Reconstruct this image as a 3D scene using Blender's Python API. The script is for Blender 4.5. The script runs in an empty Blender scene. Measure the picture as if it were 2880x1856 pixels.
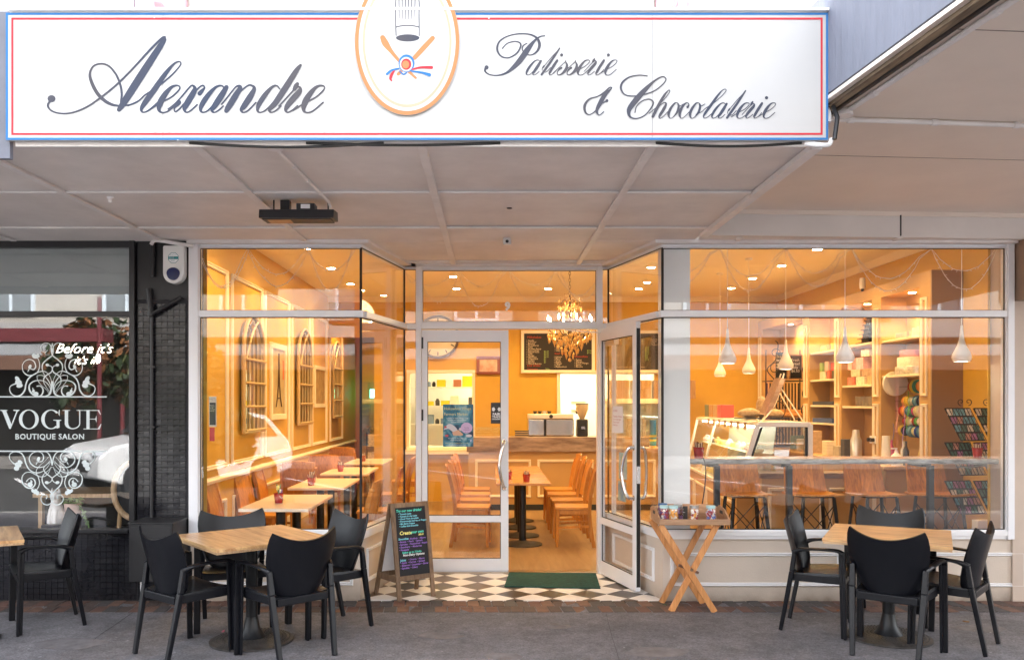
import bpy, bmesh, math, random
from mathutils import Vector, Matrix, noise
random.seed(7)
C = bpy.context.scene
COL = C.collection
R = math.radians
PI = math.pi
# ------------------------------------------------------------------ camera
H = 1.65; F = 2409.0; CX = 1380.0; CY = 1133.0      # eye height, focal length and principal point of the photograph
cam_d = bpy.data.cameras.new('camera'); cam = bpy.data.objects.new('camera', cam_d); COL.objects.link(cam)
cam.location = (0, 0, H); cam.rotation_euler = (R(90), 0, 0)
cam_d.sensor_width = 36; cam_d.lens = F/2880*36
cam_d.shift_x = (1440-CX)/2880; cam_d.shift_y = (CY-928)/2880
cam_d.clip_start = .05; cam_d.clip_end = 400
C.camera = cam
# ------------------------------------------------------------------ sky, sun, exposure
SUN_EL, SUN_AZ = 50, 25      # azimuth the light comes from, clockwise from +Y
W = bpy.data.worlds.new('World'); C.world = W; W.use_nodes = True
wn = W.node_tree.nodes; wl = W.node_tree.links; wn.clear()
sk = wn.new('ShaderNodeTexSky'); sk.sky_type = 'NISHITA'; sk.sun_disc = False
sk.sun_elevation = R(SUN_EL); sk.sun_rotation = R(SUN_AZ); sk.dust_density = 4; sk.air_density = 1.2
hs = wn.new('ShaderNodeHueSaturation'); hs.inputs['Saturation'].default_value = .30
bg = wn.new('ShaderNodeBackground'); bg.inputs['Strength'].default_value = .15
wo = wn.new('ShaderNodeOutputWorld')
wl.new(sk.outputs[0], hs.inputs['Color']); wl.new(hs.outputs[0], bg.inputs[0]); wl.new(bg.outputs[0], wo.inputs[0])
sl = bpy.data.lights.new('sun', 'SUN'); sl.energy = 2.2; sl.angle = R(12); sl.color = (1, .96, .9)
so = bpy.data.objects.new('sun', sl); COL.objects.link(so)
sd = Vector((math.sin(R(SUN_AZ))*math.cos(R(SUN_EL)), math.cos(R(SUN_AZ))*math.cos(R(SUN_EL)), math.sin(R(SUN_EL))))
so.rotation_euler = sd.to_track_quat('Z', 'Y').to_euler()
C.view_settings.view_transform = 'Standard'; C.view_settings.look = 'None'
C.view_settings.gamma = 1; C.view_settings.exposure = 3.25
C.cycles.max_bounces = 9; C.cycles.diffuse_bounces = 5; C.cycles.glossy_bounces = 4
C.cycles.transmission_bounces = 6; C.cycles.transparent_max_bounces = 24
C.cycles.use_denoising = True; C.cycles.sample_clamp_indirect = 6; C.cycles.caustics_reflective = False; C.cycles.caustics_refractive = False
LAMP = (1, .61, .19)

# ------------------------------------------------------------------ helpers
def XX(px, D): return (px-CX)*D/F
def ZZ(py, D): return H-(py-CY)*D/F
def at(px, py, D): return Vector((XX(px, D), D, ZZ(py, D)))

_m = {}
def mat(name, rgb=(.5,.5,.5), rough=.5, metal=0, var=0, scale=6, bump=0, bscale=60, spec=.5, coat=0, emit=0, ecol=None, stretch=None, alpha=1, trans=0, rgb2=None, sheen=0):
    if name in _m: return _m[name]
    m = bpy.data.materials.new(name); m.use_nodes = True; nt = m.node_tree; n = nt.nodes; l = nt.links
    b = n['Principled BSDF']
    b.inputs['Base Color'].default_value = (*rgb, 1); b.inputs['Roughness'].default_value = rough
    b.inputs['Metallic'].default_value = metal; b.inputs['Specular IOR Level'].default_value = spec
    b.inputs['Coat Weight'].default_value = coat; b.inputs['Transmission Weight'].default_value = trans
    if emit: b.inputs['Emission Color'].default_value = (*(ecol or rgb), 1); b.inputs['Emission Strength'].default_value = emit
    if var or bump or rgb2:
        tc = n.new('ShaderNodeTexCoord'); mp = n.new('ShaderNodeMapping'); l.new(tc.outputs['Object'], mp.inputs[0])
        if stretch: mp.inputs['Scale'].default_value = stretch
        if var or rgb2:
            t = n.new('ShaderNodeTexNoise'); t.inputs['Scale'].default_value = scale; t.inputs['Detail'].default_value = 6; t.inputs['Roughness'].default_value = .62
            l.new(mp.outputs[0], t.inputs['Vector'])
            mx = n.new('ShaderNodeMix'); mx.data_type = 'RGBA'
            c2 = rgb2 or tuple(min(1, c*(1+var)) for c in rgb); c1 = rgb if rgb2 else tuple(c*(1-var) for c in rgb)
            mx.inputs[6].default_value = (*c1, 1); mx.inputs[7].default_value = (*c2, 1)
            rp = n.new('ShaderNodeMapRange'); rp.inputs[1].default_value = .32; rp.inputs[2].default_value = .68
            l.new(t.outputs['Fac'], rp.inputs[0]); l.new(rp.outputs[0], mx.inputs[0]); l.new(mx.outputs[2], b.inputs['Base Color'])
            mr = n.new('ShaderNodeMapRange'); mr.inputs[3].default_value = max(0, rough-.07); mr.inputs[4].default_value = min(1, rough+.1)
            l.new(t.outputs['Fac'], mr.inputs[0]); l.new(mr.outputs[0], b.inputs['Roughness'])
        if bump:
            t2 = n.new('ShaderNodeTexNoise'); t2.inputs['Scale'].default_value = bscale; t2.inputs['Detail'].default_value = 4
            l.new(mp.outputs[0], t2.inputs['Vector'])
            bp = n.new('ShaderNodeBump'); bp.inputs['Strength'].default_value = min(1, bump*10); bp.inputs['Distance'].default_value = bump*.02
            l.new(t2.outputs['Fac'], bp.inputs['Height']); l.new(bp.outputs[0], b.inputs['Normal'])
    _m[name] = m
    return m

def wood(name, c1, c2, axis=0, rough=.45, scale=3.0, coat=.15, ring=9, knots=False):
    """grain running along one local axis; each object gets its own offset"""
    if name in _m: return _m[name]
    m = bpy.data.materials.new(name); m.use_nodes = True; nt = m.node_tree; n = nt.nodes; l = nt.links
    b = n['Principled BSDF']; b.inputs['Roughness'].default_value = rough; b.inputs['Coat Weight'].default_value = coat; b.inputs['Coat Roughness'].default_value = .25
    tc = n.new('ShaderNodeTexCoord'); oi = n.new('ShaderNodeObjectInfo')
    ad = n.new('ShaderNodeVectorMath'); ad.operation = 'MULTIPLY_ADD'
    mul = n.new('ShaderNodeMath'); mul.operation = 'MULTIPLY'; mul.inputs[1].default_value = 37
    l.new(oi.outputs['Random'], mul.inputs[0])
    l.new(tc.outputs['Object'], ad.inputs[0]); ad.inputs[1].default_value = (1, 1, 1); l.new(mul.outputs[0], ad.inputs[2])
    mp = n.new('ShaderNodeMapping'); s = [ring, ring, ring]; s[axis] = ring*.09; mp.inputs['Scale'].default_value = s
    l.new(ad.outputs[0], mp.inputs[0])
    t = n.new('ShaderNodeTexNoise'); t.inputs['Scale'].default_value = scale; t.inputs['Detail'].default_value = 7; t.inputs['Roughness'].default_value = .6; t.inputs['Distortion'].default_value = .9
    l.new(mp.outputs[0], t.inputs['Vector'])
    cr = n.new('ShaderNodeValToRGB'); cr.color_ramp.elements[0].position = .34; cr.color_ramp.elements[1].position = .66
    cr.color_ramp.elements[0].color = (*c1, 1); cr.color_ramp.elements[1].color = (*c2, 1)
    l.new(t.outputs['Fac'], cr.inputs[0])
    hv = n.new('ShaderNodeHueSaturation'); mr = n.new('ShaderNodeMapRange'); mr.inputs[3].default_value = .82; mr.inputs[4].default_value = 1.15
    l.new(oi.outputs['Random'], mr.inputs[0]); l.new(mr.outputs[0], hv.inputs['Value'])
    src = cr.outputs[0]
    if knots:
        v = n.new('ShaderNodeTexVoronoi'); v.inputs['Scale'].default_value = 5.5
        mp2 = n.new('ShaderNodeMapping'); s2 = [1.6, 1.6, 1.6]; s2[axis] = .6; mp2.inputs['Scale'].default_value = s2
        l.new(ad.outputs[0], mp2.inputs[0]); l.new(mp2.outputs[0], v.inputs['Vector'])
        kr = n.new('ShaderNodeMapRange'); kr.inputs[1].default_value = .05; kr.inputs[2].default_value = .2; kr.inputs[3].default_value = .75; kr.inputs[4].default_value = 0
        l.new(v.outputs['Distance'], kr.inputs[0])
        mk = n.new('ShaderNodeMix'); mk.data_type = 'RGBA'; mk.inputs[7].default_value = (c1[0]*.45, c1[1]*.35, c1[2]*.3, 1)
        l.new(kr.outputs[0], mk.inputs[0]); l.new(cr.outputs[0], mk.inputs[6]); src = mk.outputs[2]
    l.new(src, hv.inputs['Color']); l.new(hv.outputs[0], b.inputs['Base Color'])
    bp = n.new('ShaderNodeBump'); bp.inputs['Strength'].default_value = .25; bp.inputs['Distance'].default_value = .002
    l.new(t.outputs['Fac'], bp.inputs['Height']); l.new(bp.outputs[0], b.inputs['Normal'])
    _m[name] = m
    return m

def glassmat(name, base=.045, tint=(1,1,1), refl=(1,1,1)):
    """thin pane: straight-through light plus a mirror reflection that grows towards grazing angles"""
    if name in _m: return _m[name]
    m = bpy.data.materials.new(name); m.use_nodes = True; nt = m.node_tree; n = nt.nodes; l = nt.links; n.clear()
    o = n.new('ShaderNodeOutputMaterial'); mx = n.new('ShaderNodeMixShader'); tr = n.new('ShaderNodeBsdfTransparent'); gl = n.new('ShaderNodeBsdfGlossy')
    gl.inputs['Roughness'].default_value = .0; gl.inputs['Color'].default_value = (*refl, 1); tr.inputs['Color'].default_value = (*tint, 1)
    lw = n.new('ShaderNodeLayerWeight'); lw.inputs['Blend'].default_value = .5
    pw = n.new('ShaderNodeMath'); pw.operation = 'POWER'; pw.inputs[1].default_value = 5; l.new(lw.outputs['Facing'], pw.inputs[0])
    ma = n.new('ShaderNodeMath'); ma.operation = 'MULTIPLY_ADD'; ma.inputs[1].default_value = 1-base; ma.inputs[2].default_value = base; l.new(pw.outputs[0], ma.inputs[0])
    l.new(ma.outputs[0], mx.inputs[0]); l.new(tr.outputs[0], mx.inputs[1]); l.new(gl.outputs[0], mx.inputs[2]); l.new(mx.outputs[0], o.inputs[0])
    _m[name] = m
    return m

class MB:
    def __init__(s): s.v = []; s.f = []; s.m = Matrix()
    def _add(s, vs, fs):
        o = len(s.v); s.v += [s.m @ Vector(p) for p in vs]; s.f += [[i+o for i in f] for f in fs]; return s
    def box(s, x0, x1, y0, y1, z0, z1):
        return s._add([(x0,y0,z0),(x1,y0,z0),(x1,y1,z0),(x0,y1,z0),(x0,y0,z1),(x1,y0,z1),(x1,y1,z1),(x0,y1,z1)],
                      [(0,3,2,1),(4,5,6,7),(0,1,5,4),(1,2,6,5),(2,3,7,6),(3,0,4,7)])
    def cbox(s, c, d, rot=None):
        M = rot.to_matrix() if rot is not None else Matrix.Identity(3); h = Vector(d)/2; c = Vector(c)
        vs = [c + M @ Vector((sx*h.x, sy*h.y, sz*h.z)) for sz in (-1,1) for sx, sy in ((-1,-1),(1,-1),(1,1),(-1,1))]
        return s._add(vs, [(0,3,2,1),(4,5,6,7),(0,1,5,4),(1,2,6,5),(2,3,7,6),(3,0,4,7)])
    def bar(s, p0, p1, w, d, up=(0,0,1), w1=None, d1=None):
        """a bar from p0 to p1, w wide across, d along 'up'"""
        p0 = Vector(p0); p1 = Vector(p1); t = (p1-p0).normalized(); u = Vector(up)
        a = t.cross(u)
        if a.length < 1e-4: a = t.cross(Vector((0,1,0)))
        a.normalize(); b = a.cross(t).normalized()
        w1 = w if w1 is None else w1; d1 = d if d1 is None else d1
        vs = [p0+a*sx*w/2+b*sy*d/2 for sx, sy in ((-1,-1),(1,-1),(1,1),(-1,1))]+[p1+a*sx*w1/2+b*sy*d1/2 for sx, sy in ((-1,-1),(1,-1),(1,1),(-1,1))]
        return s._add(vs, [(0,3,2,1),(4,5,6,7),(0,1,5,4),(1,2,6,5),(2,3,7,6),(3,0,4,7)])
    def prism(s, poly, d0, d1, axis='z'):
        """polygon in the two other axes, thick from d0 to d1"""
        def P(a, b, c):
            return {'z': (a,b,c), 'y': (a,c,b), 'x': (c,a,b)}[axis]
        n = len(poly)
        vs = [P(a,b,d0) for a,b in poly]+[P(a,b,d1) for a,b in poly]
        return s._add(vs, [list(range(n))[::-1], list(range(n,2*n))]+[(i,(i+1)%n,(i+1)%n+n,i+n) for i in range(n)])
    def tube(s, pts, r, n=8, closed=False, caps=True):
        pts = [Vector(p) for p in pts]; k = len(pts); vs = []; fs = []
        rs = r if isinstance(r, (list, tuple)) else [r]*k
        prev = None
        for i in range(k):
            t = (pts[(i+1) % k if closed else min(i+1, k-1)]-pts[(i-1) % k if closed else max(i-1, 0)])
            if t.length < 1e-9: t = Vector((0,0,1))
            t.normalize()
            if prev is None:
                a = t.orthogonal().normalized()
            else:
                a = prev - t*prev.dot(t)
                a = a.normalized() if a.length > 1e-6 else t.orthogonal().normalized()
            prev = a; b = t.cross(a)
            for j in range(n):
                an = 2*PI*j/n; vs.append(pts[i]+a*math.cos(an)*rs[i]+b*math.sin(an)*rs[i])
        for i in range(k if closed else k-1):
            for j in range(n):
                q = (i+1) % k
                fs.append((i*n+j, i*n+(j+1)%n, q*n+(j+1)%n, q*n+j))
        if caps and not closed: fs += [list(range(n))[::-1], [(k-1)*n+j for j in range(n)]]
        return s._add(vs, fs)
    def cyl(s, p0, p1, r0, r1=None, n=16): return s.tube([p0, p1], [r0, r0 if r1 is None else r1], n)
    def lathe(s, prof, c=(0,0,0), n=24, caps=True):
        c = Vector(c); vs = []; k = len(prof)
        for r, z in prof:
            for j in range(n): an = 2*PI*j/n; vs.append(c+Vector((r*math.cos(an), r*math.sin(an), z)))
        fs = [(i*n+j, i*n+(j+1)%n, (i+1)*n+(j+1)%n, (i+1)*n+j) for i in range(k-1) for j in range(n)]
        if caps: fs += [list(range(n))[::-1], [(k-1)*n+j for j in range(n)]]
        return s._add(vs, fs)
    def ball(s, c, r, n=10, m=6):
        r = Vector(r) if hasattr(r, '__len__') else Vector((r,r,r)); c = Vector(c)
        vs = [c+Vector((0,0,-r.z))]; fs = []
        for i in range(1, m):
            ph = -PI/2+PI*i/m
            for j in range(n): an = 2*PI*j/n; vs.append(c+Vector((r.x*math.cos(ph)*math.cos(an), r.y*math.cos(ph)*math.sin(an), r.z*math.sin(ph))))
        vs.append(c+Vector((0,0,r.z)))
        for j in range(n): fs.append((0, 1+(j+1)%n, 1+j))
        for i in range(m-2):
            for j in range(n): fs.append((1+i*n+j, 1+i*n+(j+1)%n, 1+(i+1)*n+(j+1)%n, 1+(i+1)*n+j))
        for j in range(n): fs.append((len(vs)-1, 1+(m-2)*n+j, 1+(m-2)*n+(j+1)%n))
        return s._add(vs, fs)
    def surf(s, fn, nu, nv, th=0, tn=None):
        """grid surface fn(u,v), u,v in 0..1, with thickness th along its normal"""
        g = [[Vector(fn(i/nu, j/nv)) for j in range(nv+1)] for i in range(nu+1)]
        def nm(i, j):
            a = g[min(i+1,nu)][j]-g[max(i-1,0)][j]; b = g[i][min(j+1,nv)]-g[i][max(j-1,0)]
            c = a.cross(b); return c.normalized() if c.length > 1e-12 else Vector((0,0,1))
        vs = [g[i][j] for i in range(nu+1) for j in range(nv+1)]; w = nv+1; N = len(vs)
        fs = [(i*w+j, (i+1)*w+j, (i+1)*w+j+1, i*w+j+1) for i in range(nu) for j in range(nv)]
        if th:
            vs += [g[i][j]-nm(i,j)*th for i in range(nu+1) for j in range(nv+1)]
            fs += [(N+i*w+j+1, N+(i+1)*w+j+1, N+(i+1)*w+j, N+i*w+j) for i in range(nu) for j in range(nv)]
            ring = [i*w for i in range(nu+1)]+[nu*w+j for j in range(1,w)]+[i*w+nv for i in range(nu-1,-1,-1)]+[j for j in range(nv-1,0,-1)]
            for a in range(len(ring)):
                p, q = ring[a], ring[(a+1)%len(ring)]; fs.append((q, p, p+N, q+N))
        return s._add(vs, fs)
    def mesh(s, name, m, smooth=True, angle=35):
        me = bpy.data.meshes.new(name); me.from_pydata([tuple(p) for p in s.v], [], [tuple(f) for f in s.f]); me.validate()
        bm = bmesh.new(); bm.from_mesh(me); bmesh.ops.recalc_face_normals(bm, faces=bm.faces); bm.to_mesh(me); bm.free()
        if smooth:
            me.polygons.foreach_set('use_smooth', [True]*len(me.polygons)); me.set_sharp_from_angle(angle=R(angle))
        if m: me.materials.append(m)
        return me
    def build(s, name, m, parent=None, loc=None, rz=0, bevel=0, smooth=True, angle=35, seg=2):
        o = bpy.data.objects.new(name, s.mesh(name, m, smooth, angle)); COL.objects.link(o)
        if parent is not None: o.parent = parent
        if loc is not None: o.location = loc
        o.rotation_euler.z = rz
        if bevel:
            bv = o.modifiers.new('bevel', 'BEVEL'); bv.width = bevel; bv.segments = seg; bv.limit_method = 'ANGLE'; bv.angle_limit = R(40); bv.harden_normals = True
        return o

def flat(verts, faces, name, m, parent=None):
    me = bpy.data.meshes.new(name); me.from_pydata([tuple(v) for v in verts], [], faces); me.validate(); me.materials.append(m)
    o = bpy.data.objects.new(name, me); COL.objects.link(o)
    if parent is not None: o.parent = parent
    return o
def empty(name, loc=(0,0,0), rz=0, parent=None):
    o = bpy.data.objects.new(name, None); o.location = loc; o.rotation_euler.z = rz; COL.objects.link(o); o.empty_display_size = .1
    if parent is not None: o.parent = parent
    return o
def tag(o, label=None, cat=None, group=None, kind=None):
    if label: o['label'] = label
    if cat: o['category'] = cat
    if group: o['group'] = group
    if kind: o['kind'] = kind
    return o
def thing(name, label, cat, loc=(0,0,0), rz=0, group=None): return tag(empty(name, loc, rz), label, cat, group)
def copy_tree(o, parent=None):
    c = o.copy(); COL.objects.link(c)
    if parent is not None: c.parent = parent
    for ch in list(o.children): copy_tree(ch, c)
    return c
def struct(o): o['kind'] = 'structure'; return o
def cr(pts, n=8, closed=False):
    """Catmull-Rom through tuples of any length"""
    out = []; k = len(pts)
    for i in range(k if closed else k-1):
        p0 = pts[(i-1) % k] if closed or i > 0 else pts[0]; p1 = pts[i]; p2 = pts[(i+1) % k]
        p3 = pts[(i+2) % k] if closed or i+2 < k else pts[-1]
        for j in range(n):
            t = j/n; out.append(tuple(.5*((2*b)+(-a+c)*t+(2*a-5*b+4*c-d)*t*t+(-a+3*b-3*c+d)*t**3) for a, b, c, d in zip(p0, p1, p2, p3)))
    if not closed: out.append(tuple(pts[-1]))
    return out
class Flat:
    """flat printed shapes: collected as polygons in a 2-D frame, laid a hair above a surface"""
    def __init__(s, fn): s.fn = fn; s.v = []; s.f = []; s.k = 0
    def poly(s, pts):
        o = len(s.v); s.k += 1; s.v += [s.fn(x, y, s.k*2e-5) for x, y in pts]; s.f.append(list(range(o, o+len(pts)))); return s
    def stroke(s, pts, n=7, cap=True):
        """pts of (x, y, width)"""
        c = cr(pts, n); o = len(s.v); m = len(c); s.k += 1
        for i, (x, y, w) in enumerate(c):
            a = c[max(i-1, 0)]; b = c[min(i+1, m-1)]; dx, dy = b[0]-a[0], b[1]-a[1]; L = math.hypot(dx, dy) or 1
            nx, ny = -dy/L*w/2, dx/L*w/2; e = s.k*2e-5+i*1e-6
            s.v += [s.fn(x+nx, y+ny, e), s.fn(x-nx, y-ny, e)]
        s.f += [(o+2*i, o+2*i+1, o+2*i+3, o+2*i+2) for i in range(m-1)]
        if cap:
            for x, y, w in (c[0], c[-1]):
                if w > 5: s.disc(x, y, w/2, w/2, 12)
        return s
    def disc(s, x, y, rx, ry=None, n=24, rot=0):
        ry = rx if ry is None else ry; ca, sa = math.cos(rot), math.sin(rot)
        return s.poly([(x+rx*math.cos(t)*ca-ry*math.sin(t)*sa, y+rx*math.cos(t)*sa+ry*math.sin(t)*ca) for t in [2*PI*i/n for i in range(n)]])
    def ring(s, x, y, rx, ry, w, wy=None, a0=0, a1=2*PI, n=72):
        wy = w if wy is None else wy; o = len(s.v); s.k += 1
        for i in range(n+1):
            t = a0+(a1-a0)*i/n; c_, s_ = math.cos(t), math.sin(t)
            s.v += [s.fn(x+rx*c_, y+ry*s_, s.k*2e-5), s.fn(x+(rx-w)*c_, y+(ry-wy)*s_, s.k*2e-5)]
        s.f += [(o+2*i, o+2*i+1, o+2*i+3, o+2*i+2) for i in range(n)]
        return s
    def build(s, name, m, parent=None): return flat(s.v, s.f, name, m, parent)
def text(name, s, m, origin, ux, uy, size, parent=None, align='LEFT', shear=0, space=1, off=0, line=1, wide=1):
    """built-in font, laid in the frame ux, uy at origin"""
    cu = bpy.data.curves.new(name, 'FONT'); cu.body = s; cu.size = size; cu.align_x = align; cu.shear = shear
    cu.space_character = space; cu.offset = off; cu.space_line = line; cu.resolution_u = 2; cu.fill_mode = 'BOTH'
    t = bpy.data.objects.new('t', cu); COL.objects.link(t); dg = bpy.context.evaluated_depsgraph_get()
    me = bpy.data.meshes.new_from_object(t.evaluated_get(dg)); bpy.data.objects.remove(t); bpy.data.curves.remove(cu)
    ux = Vector(ux)*wide; uy = Vector(uy); o0 = Vector(origin)
    for v in me.vertices: v.co = o0+ux*v.co.x+uy*v.co.y
    me.materials.clear(); me.materials.append(m); me.name = name
    o = bpy.data.objects.new(name, me); COL.objects.link(o)
    if parent is not None: o.parent = parent
    return o
def clip_poly(poly, clipper):
    """Sutherland-Hodgman against a convex counter-clockwise polygon"""
    out = list(poly)
    for i in range(len(clipper)):
        a, b = clipper[i], clipper[(i+1) % len(clipper)]; inp = out; out = []
        ins = lambda p: (b[0]-a[0])*(p[1]-a[1])-(b[1]-a[1])*(p[0]-a[0]) >= -1e-9
        for j in range(len(inp)):
            p, q = inp[j], inp[(j+1) % len(inp)]
            def cut():
                d1 = (b[0]-a[0])*(p[1]-a[1])-(b[1]-a[1])*(p[0]-a[0]); d2 = (b[0]-a[0])*(q[1]-a[1])-(b[1]-a[1])*(q[0]-a[0]); t = d1/(d1-d2)
                return (p[0]+(q[0]-p[0])*t, p[1]+(q[1]-p[1])*t)
            if ins(p):
                out.append(p)
                if not ins(q): out.append(cut())
            elif ins(q): out.append(cut())
        if len(out) < 3: return []
    return out
def rect_frame(mb, x0, x1, z0, z1, y0, y1, w, wz=None):
    wz = w if wz is None else wz
    mb.box(x0, x1, y0, y1, z1-wz, z1); mb.box(x0, x1, y0, y1, z0, z0+wz); mb.box(x0, x0+w, y0, y1, z0+wz, z1-wz); mb.box(x1-w, x1, y0, y1, z0+wz, z1-wz)
    return mb
def moulding(name, p, u, v, w, h, m, parent, t=.02, d=.018):
    """picture-frame moulding: corner p, unit directions u (w long), v (h high), standing off the wall along u x v"""
    u = Vector(u); v = Vector(v); n = u.cross(v).normalized(); p = Vector(p)
    mb = MB()
    prof = [(0, 0), (0, d*.7), (t*.25, d), (t*.55, d*.55), (t*.8, d*.75), (t, d*.35), (t, 0)]
    k = len(prof); vs = []
    for ca, cb, sa, sb in ((0,0,1,1), (w,0,-1,1), (w,h,-1,-1), (0,h,1,-1)):
        for a, b in prof: vs.append(p+u*(ca+sa*a)+v*(cb+sb*a)+n*b)
    fs = [(c*k+i, ((c+1)%4)*k+i, ((c+1)%4)*k+i+1, c*k+i+1) for c in range(4) for i in range(k-1)]
    mb._add(vs, fs)
    return mb.build(name, m, parent, smooth=False)
# ------------------------------------------------------------------ materials
M_asph = mat('asphalt', (.205,.195,.207), .85, var=.26, scale=1.7, bump=.9, bscale=240)
def speckle(m, sc, lo, hi):
    nt = m.node_tree; n = nt.nodes; l = nt.links; b = n['Principled BSDF']; src = b.inputs['Base Color'].links[0].from_socket
    tc = [x for x in n if x.type == 'TEX_COORD'][0]; t = n.new('ShaderNodeTexNoise'); t.inputs['Scale'].default_value = sc; t.inputs['Detail'].default_value = 3; t.inputs['Roughness'].default_value = .8
    l.new(tc.outputs['Object'], t.inputs['Vector']); r = n.new('ShaderNodeMapRange'); r.inputs[1].default_value = .3; r.inputs[2].default_value = .7; r.inputs[3].default_value = lo; r.inputs[4].default_value = hi; l.new(t.outputs['Fac'], r.inputs[0])
    h = n.new('ShaderNodeHueSaturation'); l.new(r.outputs[0], h.inputs['Value']); l.new(src, h.inputs['Color']); l.new(h.outputs[0], b.inputs['Base Color'])
speckle(M_asph, 80, .6, 1.45); speckle(M_asph, 9, .8, 1.2)
M_asph2 = mat('road_asphalt', (.05,.05,.05), .85, var=.2, scale=1.5, bump=.5, bscale=150)
M_conc = mat('kerb_concrete', (.32,.31,.29), .8, var=.15, scale=5)
M_white = mat('white_paint', (.84,.84,.85), .35, var=.03, scale=3)
M_alu = mat('white_aluminium', (.82,.83,.86), .32, spec=.5)
M_trim = mat('white_moulding', (.80,.80,.80), .4)
M_tan = mat('beige_wall_paint', (.64,.55,.46), .6, var=.05, scale=2.5, bump=.08, bscale=90)
def grime(m, z1, col, amt):
    nt = m.node_tree; n = nt.nodes; l = nt.links; b = n['Principled BSDF']; src = b.inputs['Base Color'].links[0].from_socket
    tc = [x for x in n if x.type == 'TEX_COORD'][0]; sp = n.new('ShaderNodeSeparateXYZ'); l.new(tc.outputs['Object'], sp.inputs[0])
    t = n.new('ShaderNodeTexNoise'); t.inputs['Scale'].default_value = 7; t.inputs['Detail'].default_value = 8; l.new(tc.outputs['Object'], t.inputs['Vector'])
    r = n.new('ShaderNodeMapRange'); r.inputs[1].default_value = z1; r.inputs[2].default_value = 0; l.new(sp.outputs[2], r.inputs[0])
    p = n.new('ShaderNodeMath'); p.operation = 'POWER'; p.inputs[1].default_value = 2.2; l.new(r.outputs[0], p.inputs[0])
    q = n.new('ShaderNodeMath'); q.operation = 'MULTIPLY'; l.new(p.outputs[0], q.inputs[0]); l.new(t.outputs['Fac'], q.inputs[1])
    k = n.new('ShaderNodeMath'); k.operation = 'MULTIPLY'; k.use_clamp = True; k.inputs[1].default_value = amt; l.new(q.outputs[0], k.inputs[0])
    x = n.new('ShaderNodeMix'); x.data_type = 'RGBA'; x.inputs[7].default_value = (*col, 1); l.new(k.outputs[0], x.inputs[0]); l.new(src, x.inputs[6]); l.new(x.outputs[2], b.inputs['Base Color'])
grime(M_tan, .22, (.20,.15,.11), 1.3)
M_tan2 = mat('tan_wall_paint', (.55,.45,.37), .6, var=.06, scale=2.5)
M_soff = mat('soffit_board', (.72,.68,.66), .6, var=.10, scale=2.1, bump=.05, bscale=40)
M_soff2 = mat('soffit_board_tan', (.76,.67,.59), .65, var=.045, scale=1.6, bump=.05, bscale=40)
M_batt = mat('soffit_batten', (.74,.71,.70), .55, var=.08, scale=4)
M_blackp = mat('black_paint', (.012,.012,.014), .38)
M_tile_b = mat('black_glazed_tile', (.013,.013,.017), .2, var=.3, scale=3)
M_grout = mat('black_grout', (.035,.035,.04), .8)
M_glass = glassmat('shop_glass', .033)
M_glass_d = glassmat('salon_glass', .055)
M_seal = mat('black_rubber_seal', (.01,.01,.01), .6)
M_chrome = mat('brushed_steel', (.72,.71,.70), .22, metal=1)
M_wall_i = mat('interior_ochre_wall', (.60,.345,.045), .6, var=.05, scale=3, bump=.15, bscale=120)
M_ceil_i = mat('interior_ceiling', (.82,.74,.57), .7)
M_floor_i = wood('vinyl_floor_oak', (.22,.13,.065), (.33,.21,.11), axis=1, rough=.38, scale=2.2, ring=5)
M_cream = mat('cream_moulding', (.82,.72,.55), .4)
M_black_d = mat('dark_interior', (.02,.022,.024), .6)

# ------------------------------------------------------------------ ground
g = MB(); g.surf(lambda u, v: (-60+120*u, -60+120*v, -.16), 4, 4); struct(g.build('ground', M_asph2, smooth=False))
g = MB(); g.box(-60, 60, -9, 1.2, -.158, -.14); struct(g.build('road', M_asph2, smooth=False))
g = MB(); g.box(-60, 60, 1.35, 7.1, -.15, -.006); pav = struct(g.build('pavement', M_asph, smooth=False))
g = MB(); g.box(-60, 60, 1.2, 1.35, -.15, -.004); struct(g.build('kerb', M_conc, bevel=.015))
g = MB(); g.box(-60, 60, -12.6, -9, -.15, -.02); struct(g.build('pavement', mat('far_pavement', (.2,.19,.18), .8, var=.2), smooth=False))
# parking bay lines on the road
for i in range(6):
    a = MB(); a.m = Matrix.Translation((-10+3.2*i, -4.2, -.138)) @ Matrix.Rotation(R(-35), 4, 'Z'); a.box(-.05, .05, -2.2, 2.2, 0, .002)
    tag(a.build('road_marking', M_white), kind='structure')

DF, DD = 7.175, 8.356
XL0, XLC, XRC, XR1 = XX(536, DF), XX(1014, DF), XX(1864, DF), XX(2844, DF)     # front windows: outer left, left corner, right corner, outer right
LC2, RC2 = -.845, 1.150                                                         # where the splayed panes meet the door wall
DPL, DPR = (XX(1171, DD), XX(1186, DD)), (XX(1679, DD), XX(1693, DD))           # posts each side of the doors
ZH, ZT1, ZT0, ZS, ZB = 2.95, 2.420, 2.366, .585, .515                           # head, transom top and bottom, glass foot, sill underside
SOF = 2.993

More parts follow.
